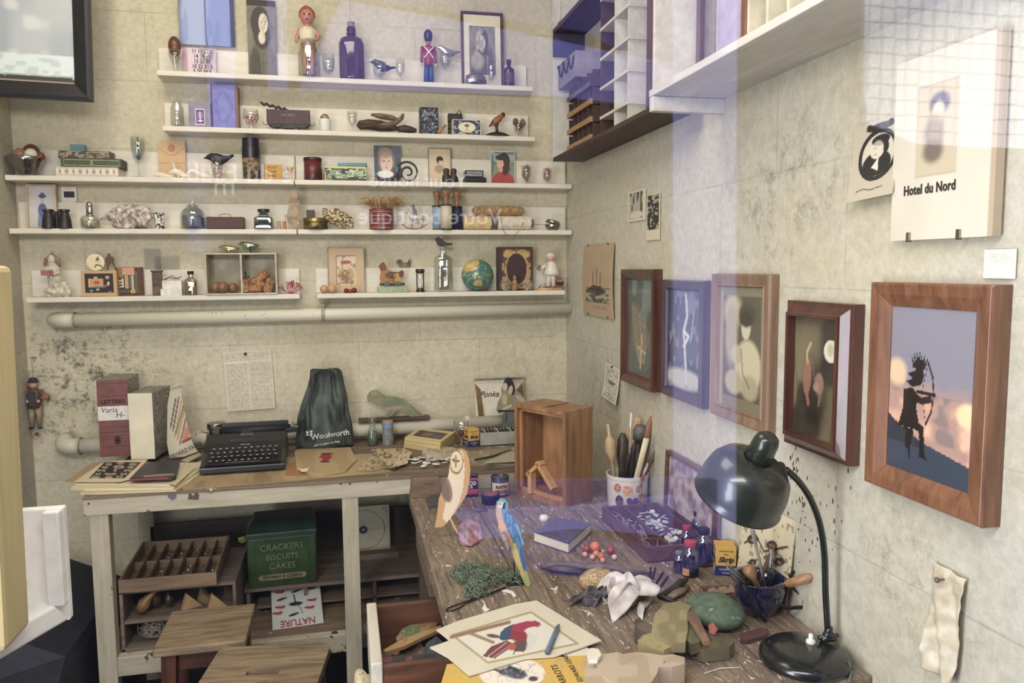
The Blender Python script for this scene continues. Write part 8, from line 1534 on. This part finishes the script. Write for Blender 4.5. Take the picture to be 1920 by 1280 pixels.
e = E('pliers','grey steel pliers hooked over the near rim of the blue pot','pliers',(0,0,0)); A = PY(1362,1062,1.33); J = PY(1392,1090,1.33)
add('jaw',G().tube([A,A+(J-A)*.5,J],[.002,.006,.009],8,flat=.6),st_,e,**SM); add('jaw',G().tube([A+V((.004,.006,.002)),J+V((.004,.006,.004))],[.002,.008],8,flat=.6),st_,e,**SM)
add('pliers_handle',G().tube([J,PY(1402,1115,1.325),PY(1412,1140,1.33),PY(1435,1163,1.34)],[.006,.004,.0035,.004],8),dmetal,e,**SM); add('pliers_handle',G().tube([J,PY(1410,1095,1.36),PY(1430,1104,1.38)],[.006,.004,.003],8),dmetal,e,**SM)
e = E('shears','dark iron shears with looped handle resting on the wall side of the blue pot','shears',(0,0,0))
add('blade_arm',G().tube([PY(1453,1112,1.35),PY(1458,1130,1.33),PY(1475,1140,1.33),PY(1505,1138,1.33),PY(1522,1133,1.33)],[.002,.004,.004,.004,.009],8,flat=.5),dmetal,e,**SM); add('blade_arm',G().tube([PY(1522,1133,1.33),PY(1505,1118,1.34),PY(1480,1098,1.36),PY(1460,1092,1.37)],[.009,.004,.004,.004],8,flat=.5),dmetal,e,**SM)
c_ = PY(1490,1078,1.36); add('finger_loop',G().tube([c_+V((.012*cos(t),0,.008*sin(t))) for t in [2*PI*k/18 for k in range(18)]],.0018,6,closed=True,flat=2),dmetal,e,**SM)
flat('dark_red_pencil','dark reddish stick lying between the green carved bird and the lamp base','stick',[(1388,1188),(1425,1176),(1440,1178),(1438,1190),(1400,1200),(1388,1198)],ZB+.008,plain('5a3a34'),.007,3)
# ---------------------------------------------------------------- desk lamp
lm_ = M('23291f','1b2019',rough=.3,coat=.35,scale=12); lb_ = M('141615','1d1f1e',rough=.22,coat=.4,scale=16)
LB = V((.797,1.19,ZB)); e = E('desk_lamp','old dark green metal desk lamp with round base and curved arm','desk lamp',LB)
add('base',G().lathe([(.078,0),(.08,.004),(.079,.012),(.07,.02),(.045,.025),(.001,.026)],48),lb_,e,**SM)
sw_ = add('switch',G().lathe([(.0085,0),(.0085,.005),(.007,.008),(.004,.008),(.004,.018),(.001,.019)],18),M('e8e4da',rough=.3),e,(PZ(1520,1205,ZB+.026)-LB)*1,**SM); sw_.location.z = .025
J0 = PY(1552,1190,1.2)-LB; Pn = [PY(1552,1178,1.2),PY(1548,1110,1.2),PY(1546,1040,1.2),PY(1538,985,1.195),PY(1522,940,1.19),PY(1500,905,1.185),PY(1474,880,1.18)]
add('foot_joint',G().ball((0,0,0),(.011,.009,.008)).box(-.014,.014,-.006,.006,-.012,-.002).tube([(-.02,0,-.004),(.02,0,-.004)],.004,10).tube([(0,0,0),(0,0,.014)],.0075,14),lb_,e,(Pn[0].x-LB.x+.002,Pn[0].y-LB.y,.038),**SM)
pp = [q-LB for q in Pn]; fine = []
for i in range(len(pp)-1):
    p0,p1,p2_,p3 = pp[max(0,i-1)],pp[i],pp[i+1],pp[min(len(pp)-1,i+2)]
    for k in range(5): t_ = k/5; fine.append(.5*((2*p1)+(p2_-p0)*t_+(2*p0-5*p1+4*p2_-p3)*t_*t_+(3*p1-p0-3*p2_+p3)*t_**3))
fine.append(pp[-1]); add('curved_arm',G().tube(fine,.0058,14),lb_,e,**SM)
tp = PY(1442,818,1.13)-LB; rim_c = PY(1384,930,1.185)-LB; ax = (rim_c-tp); Ls = ax.length; m = Matrix.Translation(tp) @ ax.to_track_quat('Z','Y').to_matrix().to_4x4()
sh = add('lamp_shade',G().lathe([(.024,Ls*.36),(.042,Ls*.39),(.058,Ls*.46),(.069,Ls*.58),(.0745,Ls*.74),(.0755,Ls*.88),(.075,Ls*.97),(.077,Ls*.99),(.077,Ls+.003),(.0745,Ls+.002),(.073,Ls*.86),(.071,Ls*.74),(.064,Ls*.58),(.05,Ls*.46),(.02,Ls*.4)],48,m=m,caps=False),lm_,e,**SM)
add('socket_housing',G().lathe([(.001,-.004),(.012,-.003),(.018,.002),(.021,.012),(.0235,Ls*.42),(.001,Ls*.42)],36,m=m),lm_,e,**SM)
add('bulb',G().ball((0,0,Ls*.62),(.022,.022,.03),m=m),M('e8e4d8',rough=.2),e,**SM)
q = PY(1462,878,1.165)-LB; add('neck_joint',G().ball((0,0,0),(.011,.009,.012)).tube([(0,-.01,0),(0,.012,0)],.006,12).ball((-.004,-.008,.004),.006,n=10,k=8).tube([(-.01,0,.006),(.012,0,-.004)],.0055,10),lb_,e,q,**SM)
add('power_cord',G().tube([(PZ(1592,1240,ZB+.02)-LB),(PZ(1596,1262,ZB+.004)-LB),(PZ(1588,1300,ZB+.004)-LB)],.0022,8),M('5f6a58'),e,**SM)
# long scratches of straw on the bench
for i,(x1,y1,x2,y2,lb) in enumerate(((1320,1262,1385,1251,'long thin pale straw lying on the bench before the lamp base'),(1298,1232,1330,1246,'short thin pale straw lying near the carved blank'))): a,b = PZ(x1,y1,ZB+.001),PZ(x2,y2,ZB+.001); put('straw_bit',lb,'straw',0,0,0,G().tube([a,(a+b)/2+V((0,.004,.002)),b],.001,5),M('d8ccb0'))
# ================================================================ THINGS ON THE PICTURE WALL
def frw(label,xl,xr,zb,zt,dep,fw,loops,mat,paint,lining=None,res=90):
    yn = PX(xr,600,RW).y; yf = PX(xl,600,RW-dep).y; w = yf-yn; h = zt-zb
    e = E('picture_frame',label,'framed picture',(RW-.001,(yn+yf)/2,zb),(0,0,-PI/2))
    add('frame',G().frame(w,h,[(0,0)]+[(a*fw,-b*dep) for a,b in loops]),mat,e,bevel=.0008)
    if lining: add('lining',G().frame(w-2*fw,h-2*fw,[(0,-dep*.45),(0,-dep*.55),(.006,-dep*.5),(.006,-dep*.3)]),lining,e,(0,0,fw))
    add('picture',G().sheet(w-1.9*fw,h-1.9*fw,int(res*.6),res,thick=.001),printed(.25,.3),e,(0,-dep*.55,fw*.95),paint=paint); return e
mah = wood('5f3322','3f1f15',st=(8,8,1),scale=4,rough=.3,coat=.3); oak = wood('8d5c38','643c22',st=(10,10,1.2),scale=5,rough=.35,coat=.2); oakL = wood('94765a','75583e',st=(10,10,1),scale=4,rough=.45)
purp = wood('4d3a52','3a2a40',st=(8,8,1),scale=4,rough=.3,coat=.3)
def p1(c):
    c.c[:] = hx('4a5450'); c.ell(.5,.85,.5,.3,'6f7d7c',.8); c.mott(5,'3a3c34',.5,.6,2); c.poly([(.15,.7),(.3,.8),(.55,.65),(.85,.5),(.9,.35),(.5,.2),(.2,.35)],'7a6048',.6)
    for k in range(6): c.line([(.2+.1*k,.75-.03*k),(.35+.08*k,.3),(.5+.04*k,.15)],.012,('a8845c','8a9a98')[k % 2])
    c.line([(.6,.42),(.55,.1)],.025,'c2a678'); c.line([(.45,.3),(.75,.25)],.015,'b89a6c')
frw('dark mahogany frame with a winged figure picture, farthest along the picture wall',1163,1242,1.142,1.492,.03,.032,[(0,.9),(.15,1),(.75,.8),(1,.6),(1,.5)],mah,p1)
def p2(c):
    c.c[:] = hx('3f4560'); c.mott(4,'2b3044',.5,.6,3); c.rect(.3,.3,.95,1,'5c628c',.5); c.ell(.5,.12,.6,.1,'b9b8b4',.4); c.mott(12,'8d90a8',.7,.5,4)
    c.line([(.55,.95),(.6,.75),(.5,.6),(.55,.35),(.6,.1)],.03,'c9c4c8'); c.line([(.5,.6),(.65,.55),(.5,.45)],.02,'d8d4d0'); c.line([(.8,.8),(.7,.5)],.01,'b0b4c8'); c.line([(.1,.5),(.2,.6),(.25,.45)],.012,'8a8468')
frw('purplish dark frame with a pale stick figure picture, second along the picture wall',1240,1333,1.146,1.464,.022,.028,[(0,.7),(.1,1),(.8,.9),(1,.6),(1,.5)],purp,p2)
def p3(c):
    c.c[:] = hx('6d6650'); c.grain(5,.3); c.rect(.1,.1,.9,.92,'5a5442'); c.ell(.3,.8,.2,.14,'b5a886',.5); c.ell(.28,.6,.14,.25,'a2967a',.5); c.ell(.62,.78,.18,.1,'4c4636',.3); c.ell(.6,.68,.1,.1,'c9bea0',.2); c.ell(.65,.36,.28,.22,'c4b998',.2); c.ell(.4,.45,.12,.08,'b5a988',.3)
    c.ell(.35,.22,.2,.1,'b0a484',.3); c.ell(.7,.2,.18,.1,'a99d7c',.4); c.line([(.5,.5),(.55,.3),(.7,.2)],.01,'7d735a'); c.ell(.6,.74,.14,.06,'3f3a2e',.3); c.rect(0,0,1,.09,'7d755a'); c.rect(0,.93,1,1,'857c62'); c.rect(.93,0,1,1,'857c62'); c.rect(0,0,.09,1,'9a917a')
frw('light oak frame with a sepia photograph of a seated child in white',1333,1460,1.146,1.482,.022,.03,[(0,.8),(.1,1),(.8,.85),(.9,1),(1,.6),(1,.5)],oakL,p3)
def p4(c):
    c.c[:] = hx('3a3226'); c.mott(2.5,'857856',.45,.8,3,fy=2.2,soft=.3); c.mott(6,'6f6448',.5,.5,8,soft=.3); c.mott(4,'221d18',.55,.8,7,soft=.2); c.ell(.78,.74,.14,.09,'cfc8ac',.05); c.ell(.77,.75,.06,.05,'b0a888',.5); c.ell(.3,.5,.09,.16,'8d6248',.15,-5); c.line([(.3,.62),(.28,.7),(.36,.78)],.018,'b59a74'); c.line([(.3,.36),(.34,.28)],.03,'8d6248')
    c.ell(.56,.46,.09,.09,'8a6a5c',.2,30); c.ell(.5,.43,.06,.04,'a07a66',.2); c.line([(.4,.64),(.48,.45)],.008,'6f6352'); c.line([(.58,.4),(.56,.28)],.01,'8d7a60')
frw('deep carved mahogany frame with a moonlit picture behind the desk lamp',1462,1622,1.147,1.432,.038,.03,[(0,.55),(.25,.6),(.7,.9),(.72,1),(.95,1),(1,.6),(1,.5)],mah,p4,lining=None)
def p5(c):
    t = c.y; c.c[:] = hx('85838f'); n_ = c.noise(3,3,6)*.5+c.noise(7,5,13)*.3+c.noise(15,8,26)*.2; c.put(np.clip((.62-t+.25*(n_-.5))/.12,0,1),'b08a7c'); c.put(np.clip((n_-.48)/.12,0,1)*(t < .6)*.8,'dca684'); c.put(np.clip((n_-.6)/.08,0,1)*(t < .6)*.3,'ead0b0'); c.put(np.clip((.4-n_)/.08,0,1)*(t < .5)*.7,'77706f'); c.ell(.1,.6,.12,.08,'d9b890',.5); c.ell(.95,.42,.13,.07,'e8cc98',.4); c.poly([(0,0),(1,0),(1,.14),(.5,.2),(0,.3)],'3c4452'); c.poly([(0,.18),(0,.34),(.1,.3),(.45,.2),(.5,.17)],'33363e')
    k = '241c1a'; c.ell(.38,.6,.055,.06,k,.05); c.poly([(.33,.62),(.24,.6),(.3,.57),(.22,.55),(.3,.52),(.4,.54)],k)
    for i in range(7): c.poly([(.3+.018*i,.64),(.27+.035*i,.75-.004*(i-3)**2),(.34+.018*i,.64)],k)
    c.poly([(.2,.5),(.3,.52),(.38,.48),(.36,.4),(.4,.32),(.38,.26),(.34,.28),(.32,.25),(.28,.28),(.26,.24),(.2,.28),(.14,.27),(.2,.4)],k); c.poly([(.24,.28),(.34,.26),(.3,.14),(.24,.15)],k); c.poly([(.34,.34),(.46,.3),(.48,.14),(.52,.11),(.42,.12),(.41,.24)],k)
    c.line([(.3,.47),(.42,.45),(.52,.47)],.022,k); c.line([(.36,.5),(.5,.5),(.58,.5)],.008,k); c.line([(.48,.68),(.54,.6),(.56,.5),(.54,.4),(.48,.32)],.009,k); c.line([(.48,.68),(.42,.5),(.48,.32)],.003,k); c.line([(.28,.26),(.3,.1)],.01,k)
frw('large oak frame with a kneeling archer silhouette against sunset clouds',1630,1897,1.137,1.472,.032,.038,[(0,.9),(.08,1),(.5,.9),(1,.62),(1,.5)],oak,p5,res=150)
def wc(name,label,cat,xl,xr,yt,yb,paint,res=70,off=.004,bend=None,tilt=0,thick=.001,xo=None):
    X = RW-off; a = PX(xl,yt,X); b = PX(xr,yb,X); w = a.y-b.y; zt = a.z; zb = PX((xl+xr)/2,yb,X).z; h = zt-zb
    return add(name,G().sheet(w,h,max(10,int(res*w/h)),res,bend=bend,thick=thick),PR,None,(X,(a.y+b.y)/2,zb),(0,tilt,-PI/2),paint=paint,label=label,cat=cat),w,h
def ship(c): c.c[:] = hx('b59a78'); c.grain(6,.12); c.rect(.12,.2,.92,.4,'5c5a4a'); c.mott(9,'b8ac8c',.5,.8,2,fy=22,box=(.12,.2,.92,.4)); c.mott(14,'2c2c26',.6,.7,4,fy=30,box=(.12,.2,.92,.4)); c.poly([(.25,.37),(.7,.35),(.66,.42),(.35,.44)],'3a2f28'); [c.line([(x_,.4),(x_,t_)],.014,'6d5a48') for x_,t_ in ((.38,.6),(.5,.66),(.62,.6))]; c.lines(.3,.1,.8,.17,3,'6d5a44',.7,40)
o,w_,h_ = wc('ship_print','tan print of a sailing ship on stormy waves pinned near the room corner','print',1095,1151,460,594,ship,100,.006,lambda u,v: .006*sin(v*PI))
g = G(); [g.ball((sx_*w_*.33,-.002,zz),.004,n=8,k=6) for sx_ in (-1,1) for zz in (.005,h_-.002)]; add('pins',g,M('5b4030',rough=.4),o)
def forest(c): c.c[:] = hx('cfc8b0'); c.rect(.08,.08,.85,.94,'a8a48e'); c.mott(14,'2c2c28',.5,.9,2,fy=4,box=(.08,.08,.85,.94)); c.rect(0,0,1,.08,'cfc8b0'); c.rect(.86,0,1,1,'cfc8b0'); c.ell(.5,.2,.4,.12,'c9c4b0',.4)
wc('small_print','small black and white forest print, the wider of two tiny cards on the wall','print',1178,1210,361,414,forest,44)
def tree(c): c.c[:] = hx('cfc5a2'); c.rect(.08,.22,.92,.97,'2e2c28'); c.mott(9,'a8a490',.58,.9,3,fy=22,box=(.08,.22,.92,.97))
wc('small_print','narrow dark print of tree bark, the slimmer of two tiny cards on the wall','print',1212,1237,366,450,tree,60)
def strip(c): c.c[:] = hx('d8d4bc'); c.lines(.08,.02,.92,.96,22,'4c4c44',.8,18); c.ell(.5,.5,.25,.05,'6d6d60',.4)
o,w_,h_ = wc('paper_strip','narrow curled strip of newsprint pinned beside the tool bucket wall','paper strip',1134,1160,680,750,strip,60,.006,lambda u,v: .012*(1-v)**2,.08)
add('pin',G().ball((0,-.003,h_-.004),.004),blk,o)
def comp(c):
    c.c[:] = hx('b9ad94'); k = '2a2623'; c.ring(.56,.55,.38,.3,.1,k); c.ell(.56,.55,.33,.26,'c9bfa8',.02); c.ell(.55,.44,.3,.16,k,.05); c.poly([(.45,.4),(.58,.52),(.6,.34)],'d4ccb8'); c.ell(.54,.62,.15,.12,'d0c6b0',.06); c.ell(.6,.73,.19,.07,k,.08); c.ell(.72,.63,.06,.08,k,.1); c.line([(.46,.64),(.52,.64)],.01,k); c.line([(.47,.56),(.54,.56)],.008,k); c.ell(.58,.9,.3,.05,k,.2); c.ell(.35,.93,.06,.03,k,.1); c.ell(.8,.93,.06,.03,k,.1)
    c.ell(.54,.62,.13,.11,'d0c6b0',.2,a=.6); c.line([(.2,.12),(.35,.14),(.5,.11),(.75,.13)],.008,'5c5248')
wc('portrait_card','engraved oval portrait card of a man in dark coat, corner curling off the wall','card',1607,1686,234,372,comp,110,.012,lambda u,v: .018*(1-v)**2-.004*u,-.06)
def hotel(c):
    c.c[:] = hx('cfc6b0'); c.grain(4,.1); c.rect(.24,.34,.66,.83,'b8a888'); c.rect(.25,.35,.65,.82,'c2b394'); c.ell(.47,.72,.1,.06,'6d6478',.4); c.ell(.46,.68,.06,.05,'cfc0a8',.4); c.ell(.42,.56,.1,.1,'9a8c78',.6); c.ell(.42,.47,.1,.06,'7a6a5c',.6); c.rect(.96,0,1,1,'b5a184')
o,w_,h_ = wc('hotel_card','large worn cream board with a small sketch and black lettering on the wall','board',1682,1860,122,447,hotel,110,.02,None,0,.014)
txt('Hotel du Nord',.0205,M('2a2420'),o,(-w_*.1,-.0012,h_*.275),rot=(PI/2,0,0),sx=.8,bold=.0005,sp=1.05)
add('metal_clips',G().box(-w_*.3,-w_*.27,-.004,.002,-.003,.012).box(w_*.2,w_*.23,-.004,.002,-.003,.012),metal,o)
def note(c): c.c[:] = hx('ddd8c8'); c.lines(.1,.5,.9,.9,6,'a8a290',.6,30)
wc('wall_notice','small pale notice stuck on the wall past the cream lettered board','notice',1846,1903,468,522,note,30)
a = PX(1782,1065,RW); g = G().sheet(.062,.165,26,60,bend=lambda u,v: .006+.006*sin(u*9+v*7)*(1-.5*v)+.005*NZ.noise(V((u*4,v*9,2)))+.012*(1-v))
o = add('crinkled_paper',g,M('cfc5ac','b3a482',rough=.6,scale=40,bump=.6),None,(RW-.002,a.y-.002,a.z-.165),(0,.03,-PI/2),**SM,label='crinkled strip of waxy cream paper nailed low on the picture wall',cat='paper strip')
add('nail',G().tube([(-.006,-.02,.149),(-.006,.0,.149)],.0012,6).ball((-.006,-.021,.149),.0045,n=10,k=6),M('6d5648',rough=.4),o)
sd = M('5a3a24','3f2818'); random.seed(41)
for i,(cx,cy,n_,s_) in enumerate(((1490,870,22,.016),(1500,930,20,.03),(1500,1010,18,.05),(1560,960,18,.05),(1510,1080,10,.04))):
    g = G(); c_ = PX(cx,cy,RW)
    for k in range(n_): g.ball((0,random.gauss(0,s_*.5),random.gauss(0,s_)),(.0006,ru(.0008,.0025),ru(.001,.006)),n=6,k=4)
    add('varnish_drips',g,sd,None,(RW-.0003,c_.y,c_.z),label='scatter of brown varnish drips on the wall '+('right under the moonlit picture frame','a hand below the moonlit picture frame','level with the bird card top','beyond the curved lamp arm','just above the blue pot')[i],cat='stain',kind='stuff')
# ---------------------------------------------------------------- high shelves
wpl = wood('cfcabd','b8b2a4',st=(8,1,8),scale=4,rough=.6,bump=.2); brn = wood('4c3530','38251f',st=(8,1,8),scale=4,rough=.55)
add('end_board',G().box(.765,.882,2.775,2.79,1.885,3.05),wpl,None,label='tall cream end board in the corner above the brown wall shelf',cat='board',bevel=.001)
add('brown_wall_shelf',G().box(.765,RW,1.8,2.775,1.885,1.898),brn,None,label='long dark brown shelf high on the picture wall, loaded with type trays',cat='shelf',bevel=.001)
e = E('upper_wall_shelf','dark box like upper shelf above the stacked type trays','shelf',(0,0,0)); add('shelf_board',G().box(.765,RW,2.1,2.775,2.335,2.35),brn,e); add('shaded_board',G().box(.765,RW,2.762,2.775,2.255,2.335),M('3f3a5c','302c48'),e)  # shadow under the upper shelf is put into this board's dark blue colour
put('brass_knob','round brass knob hanging on a thread before the corner end board','knob',.79,2.755,2.365,G().ball((0,0,0),.012).tube([(0,0,0),(0,0,.3)],.0006,4),brass,**SM)
e = E('swag_box','lilac grey box front with carved rope swags on top of the type trays','box',(.775,2.55,2.13)); add('box_panel',G().box(0,.1,-.02,.19,0,.085),M('8d8490','7a7280'),e,bevel=.001); g = G()
for k in range(3): g.tube([(-.003,.17-.06*k-.06*t,.07-.035*sin(PI*t)) for t in [q/8 for q in range(9)]],.0025,6); g.ball((-.003,.17-.06*k,.075),.007,n=8,k=6)
add('rope_swag',g,blk,e)
for i in range(4):
    e = E('type_tray',('lowest slotted wooden type tray in the leaning stack','second slotted wooden type tray from the bottom of the leaning stack','third slotted wooden type tray, just under the topmost','topmost slotted wooden type tray under the rope swag box')[i],'tray',(.775,2.5,1.90+.055*i)); add('tray_front',G().box(0,.008,-.13,.13,.0,.016),wood('b08a58','8a6638',st=(8,1,8)) if i < 3 else purp,e); add('tray_body',G().box(.03,.1,-.13,.13,0,.052).box(.008,.03,-.13,-.125,0,.05).box(.008,.03,.125,.13,0,.05),brn,e)
    for k in range(4): add('divider',G().box(.006,.032,-.08+.052*k,-.076+.052*k,.004,.05),brn,e)
e = E('white_lattice_rack','white slatted lattice rack standing on the brown wall shelf','rack',(.77,2.15,1.898))
for k in range(2): add('lattice_upright',G().box(0,.07,-.02-.105*k,-.012-.105*k,0,.8),wpl,e)
add('lattice_upright',G().box(0,.07,.10,.108,0,.8),brn,e)
for k in range(8): add('slat',G().box(-.003,.07,-.13,.105,.04+.085*k,.048+.085*k),wpl,e)
put('brown_upright_board','reddish brown upright board between lattice rack and white panel','board',.79,1.93,1.898,G().box(0,.09,-.02,.02,0,.5),mah,bevel=.001)
e = E('white_wall_shelf','long white painted shelf high on the picture wall, closest to the window','shelf',(0,0,0)); add('shelf_board',G().box(.702,RW,.7,1.715,1.887,1.903),wpl,e,bevel=.0015); add('bracket_block',G().box(.702,RW,1.69,1.712,1.853,1.886),wpl,e,bevel=.0015)
zt = 1.904
for nm,lb,x0,x1,y0,y1,h_,mt in (('tall_board','tall white painted board standing at the far end of the white shelf',.705,.85,1.69,1.703,.6,wpl),('red_brown_batten','thin red brown batten next to the tall white panel',.80,.812,1.66,1.68,.6,mah),('pale_board','wide pale board behind the thin red brown batten',.82,.875,1.45,1.62,.6,wpl),('lilac_board','lilac grey board standing in the middle of the white shelf',.72,.735,1.33,1.42,.6,M('a89cb4','9488a4')),('orange_batten','orange brown batten edge next to the lilac board',.716,.74,1.305,1.32,.6,oak)):
    put(nm,lb,'board',0,0,zt,G().box(x0,x1,y0,y1,0,h_),mt,bevel=.001)
e = E('cubby_box','cream box of open cubbies standing on the white shelf','box',(.72,1.2,zt)); g = G().box(.06,.08,-.35,.1,0,.5)
for k in range(8): g.box(0,.06,-.35+.064*k,-.342+.064*k,0,.5)
for k in range(6): g.box(0,.06,-.35,.1,.09*k,.09*k+.008)
add('cubby_frame',g,M('d8d0b8','c4bca2'),e)
# ================================================================ BY THE WINDOW
sh_w = wood('e8e6de','d3d0c6',st=(8,1,8),scale=4,rough=.5,bump=.2)
e = E('tray_stand','white painted open corner tray hanging close behind the shop window','tray',(0,0,0))
add('tray_floor',G().loft([[V((-.60,.74,z)),V((-.375,.74,z)),V((-.302,.905,z)),V((-.60,.905,z))] for z in (1.118,1.142)]),sh_w,e,bevel=.003)
add('back_panel',G().box(-.60,-.302,.9,.912,1.118,1.245),sh_w,e,bevel=.002); add('side_panel',G().box(-.318,-.302,.885,.9,1.14,1.245),sh_w,e,bevel=.002)
add('wall_arm',G().box(-1.4,-.6,.86,.9,1.118,1.15),sh_w,e)
pm_ = wood('c9b57c','a8935a',st=(10,10,1),scale=3,rough=.4)
put('wooden_post','smooth yellowish wooden post standing in the white corner tray','post',0,0,0,G().loft([[V((-.46,.78,z)),V((x_,.78,z)),V((x_,.84,z)),V((-.46,.84,z))] for z,x_ in ((1.143,-.318),(1.505,-.312))]),pm_,bevel=.006)
e = put('navy_mass','dark navy cabinet added for the navy reflection in the corner past the painted desk','mass',0,0,0,G().box(-1.08,-.78,2.2,2.9,0,.38).loft([[V((-1.08,2.2,.38)),V((-.78,2.2,.38)),V((-.78,2.9,.38)),V((-1.08,2.9,.38))],[V((-1.08,2.3,.56)),V((-.79,2.3,.42)),V((-.79,2.88,.42)),V((-1.08,2.88,.56))]]),M('1b1c30','12131f',rough=.7))  # added solid; its navy colour stands for the dark reflection in this corner
put('cardboard_box','open pinkish brown cardboard box low beside the window stand','box',-.98,1.9,.0,G().box(-.1,.09,-.2,.2,0,.42).box(.07,.085,-.2,.2,.42,.45),M('8a6a6c','775a5c',rough=.8),bevel=.003)
# black framed seascape hanging between window and shelves
a = PY(172,187,2.74); b = PY(166,0,2.74); x0 = -1.086; w_ = a.x-x0; h_ = .52
e = E('picture_frame','wide black framed painting of a pale sea and cloudy sky, hanging highest on the wall','framed picture',((a.x+x0)/2,2.745,a.z),(0,.025,0))
add('frame',G().frame(w_,h_,[(0,.02),(0,-.012),(.01,-.016),(.046,-.004),(.05,0),(.05,.01)]),M('121214','1c1c1e',rough=.45,scale=30),e,bevel=.001)
def sea(c):
    c.c[:] = hx('b4bcc2'); c.mott(2.6,'98a4ae',.45,.7,3,soft=.3); c.mott(5,'d8dcdc',.6,.6,6,fy=8,soft=.2); c.ell(.1,.8,.5,.12,'8f8c88',.8,a=.6); c.ell(.05,.95,.2,.12,'c9aa98',.6); c.rect(0,.06,1,.2,'d4e2e4'); c.mott(7,'aebfc6',.55,.6,9,fy=30,box=(0,.05,1,.22)); c.rect(0,0,1,.055,'3f403a'); c.mott(14,'c2cccc',.55,.8,4,fy=40,box=(0,.04,1,.09)); c.rect(0,0,1,.012,'b09a84')
add('picture',G().sheet(w_-.095,h_-.095,60,90,thick=.001),printed(.2,.4),e,(0,.004,.0475),paint=sea)
g = G()
for q in (-1,1): g.tube([(q*w_*.3,.01,h_-.01),(q*w_*.3,.01,.9)],.0008,5)
add('hanging_wire',g,dmetal,e)
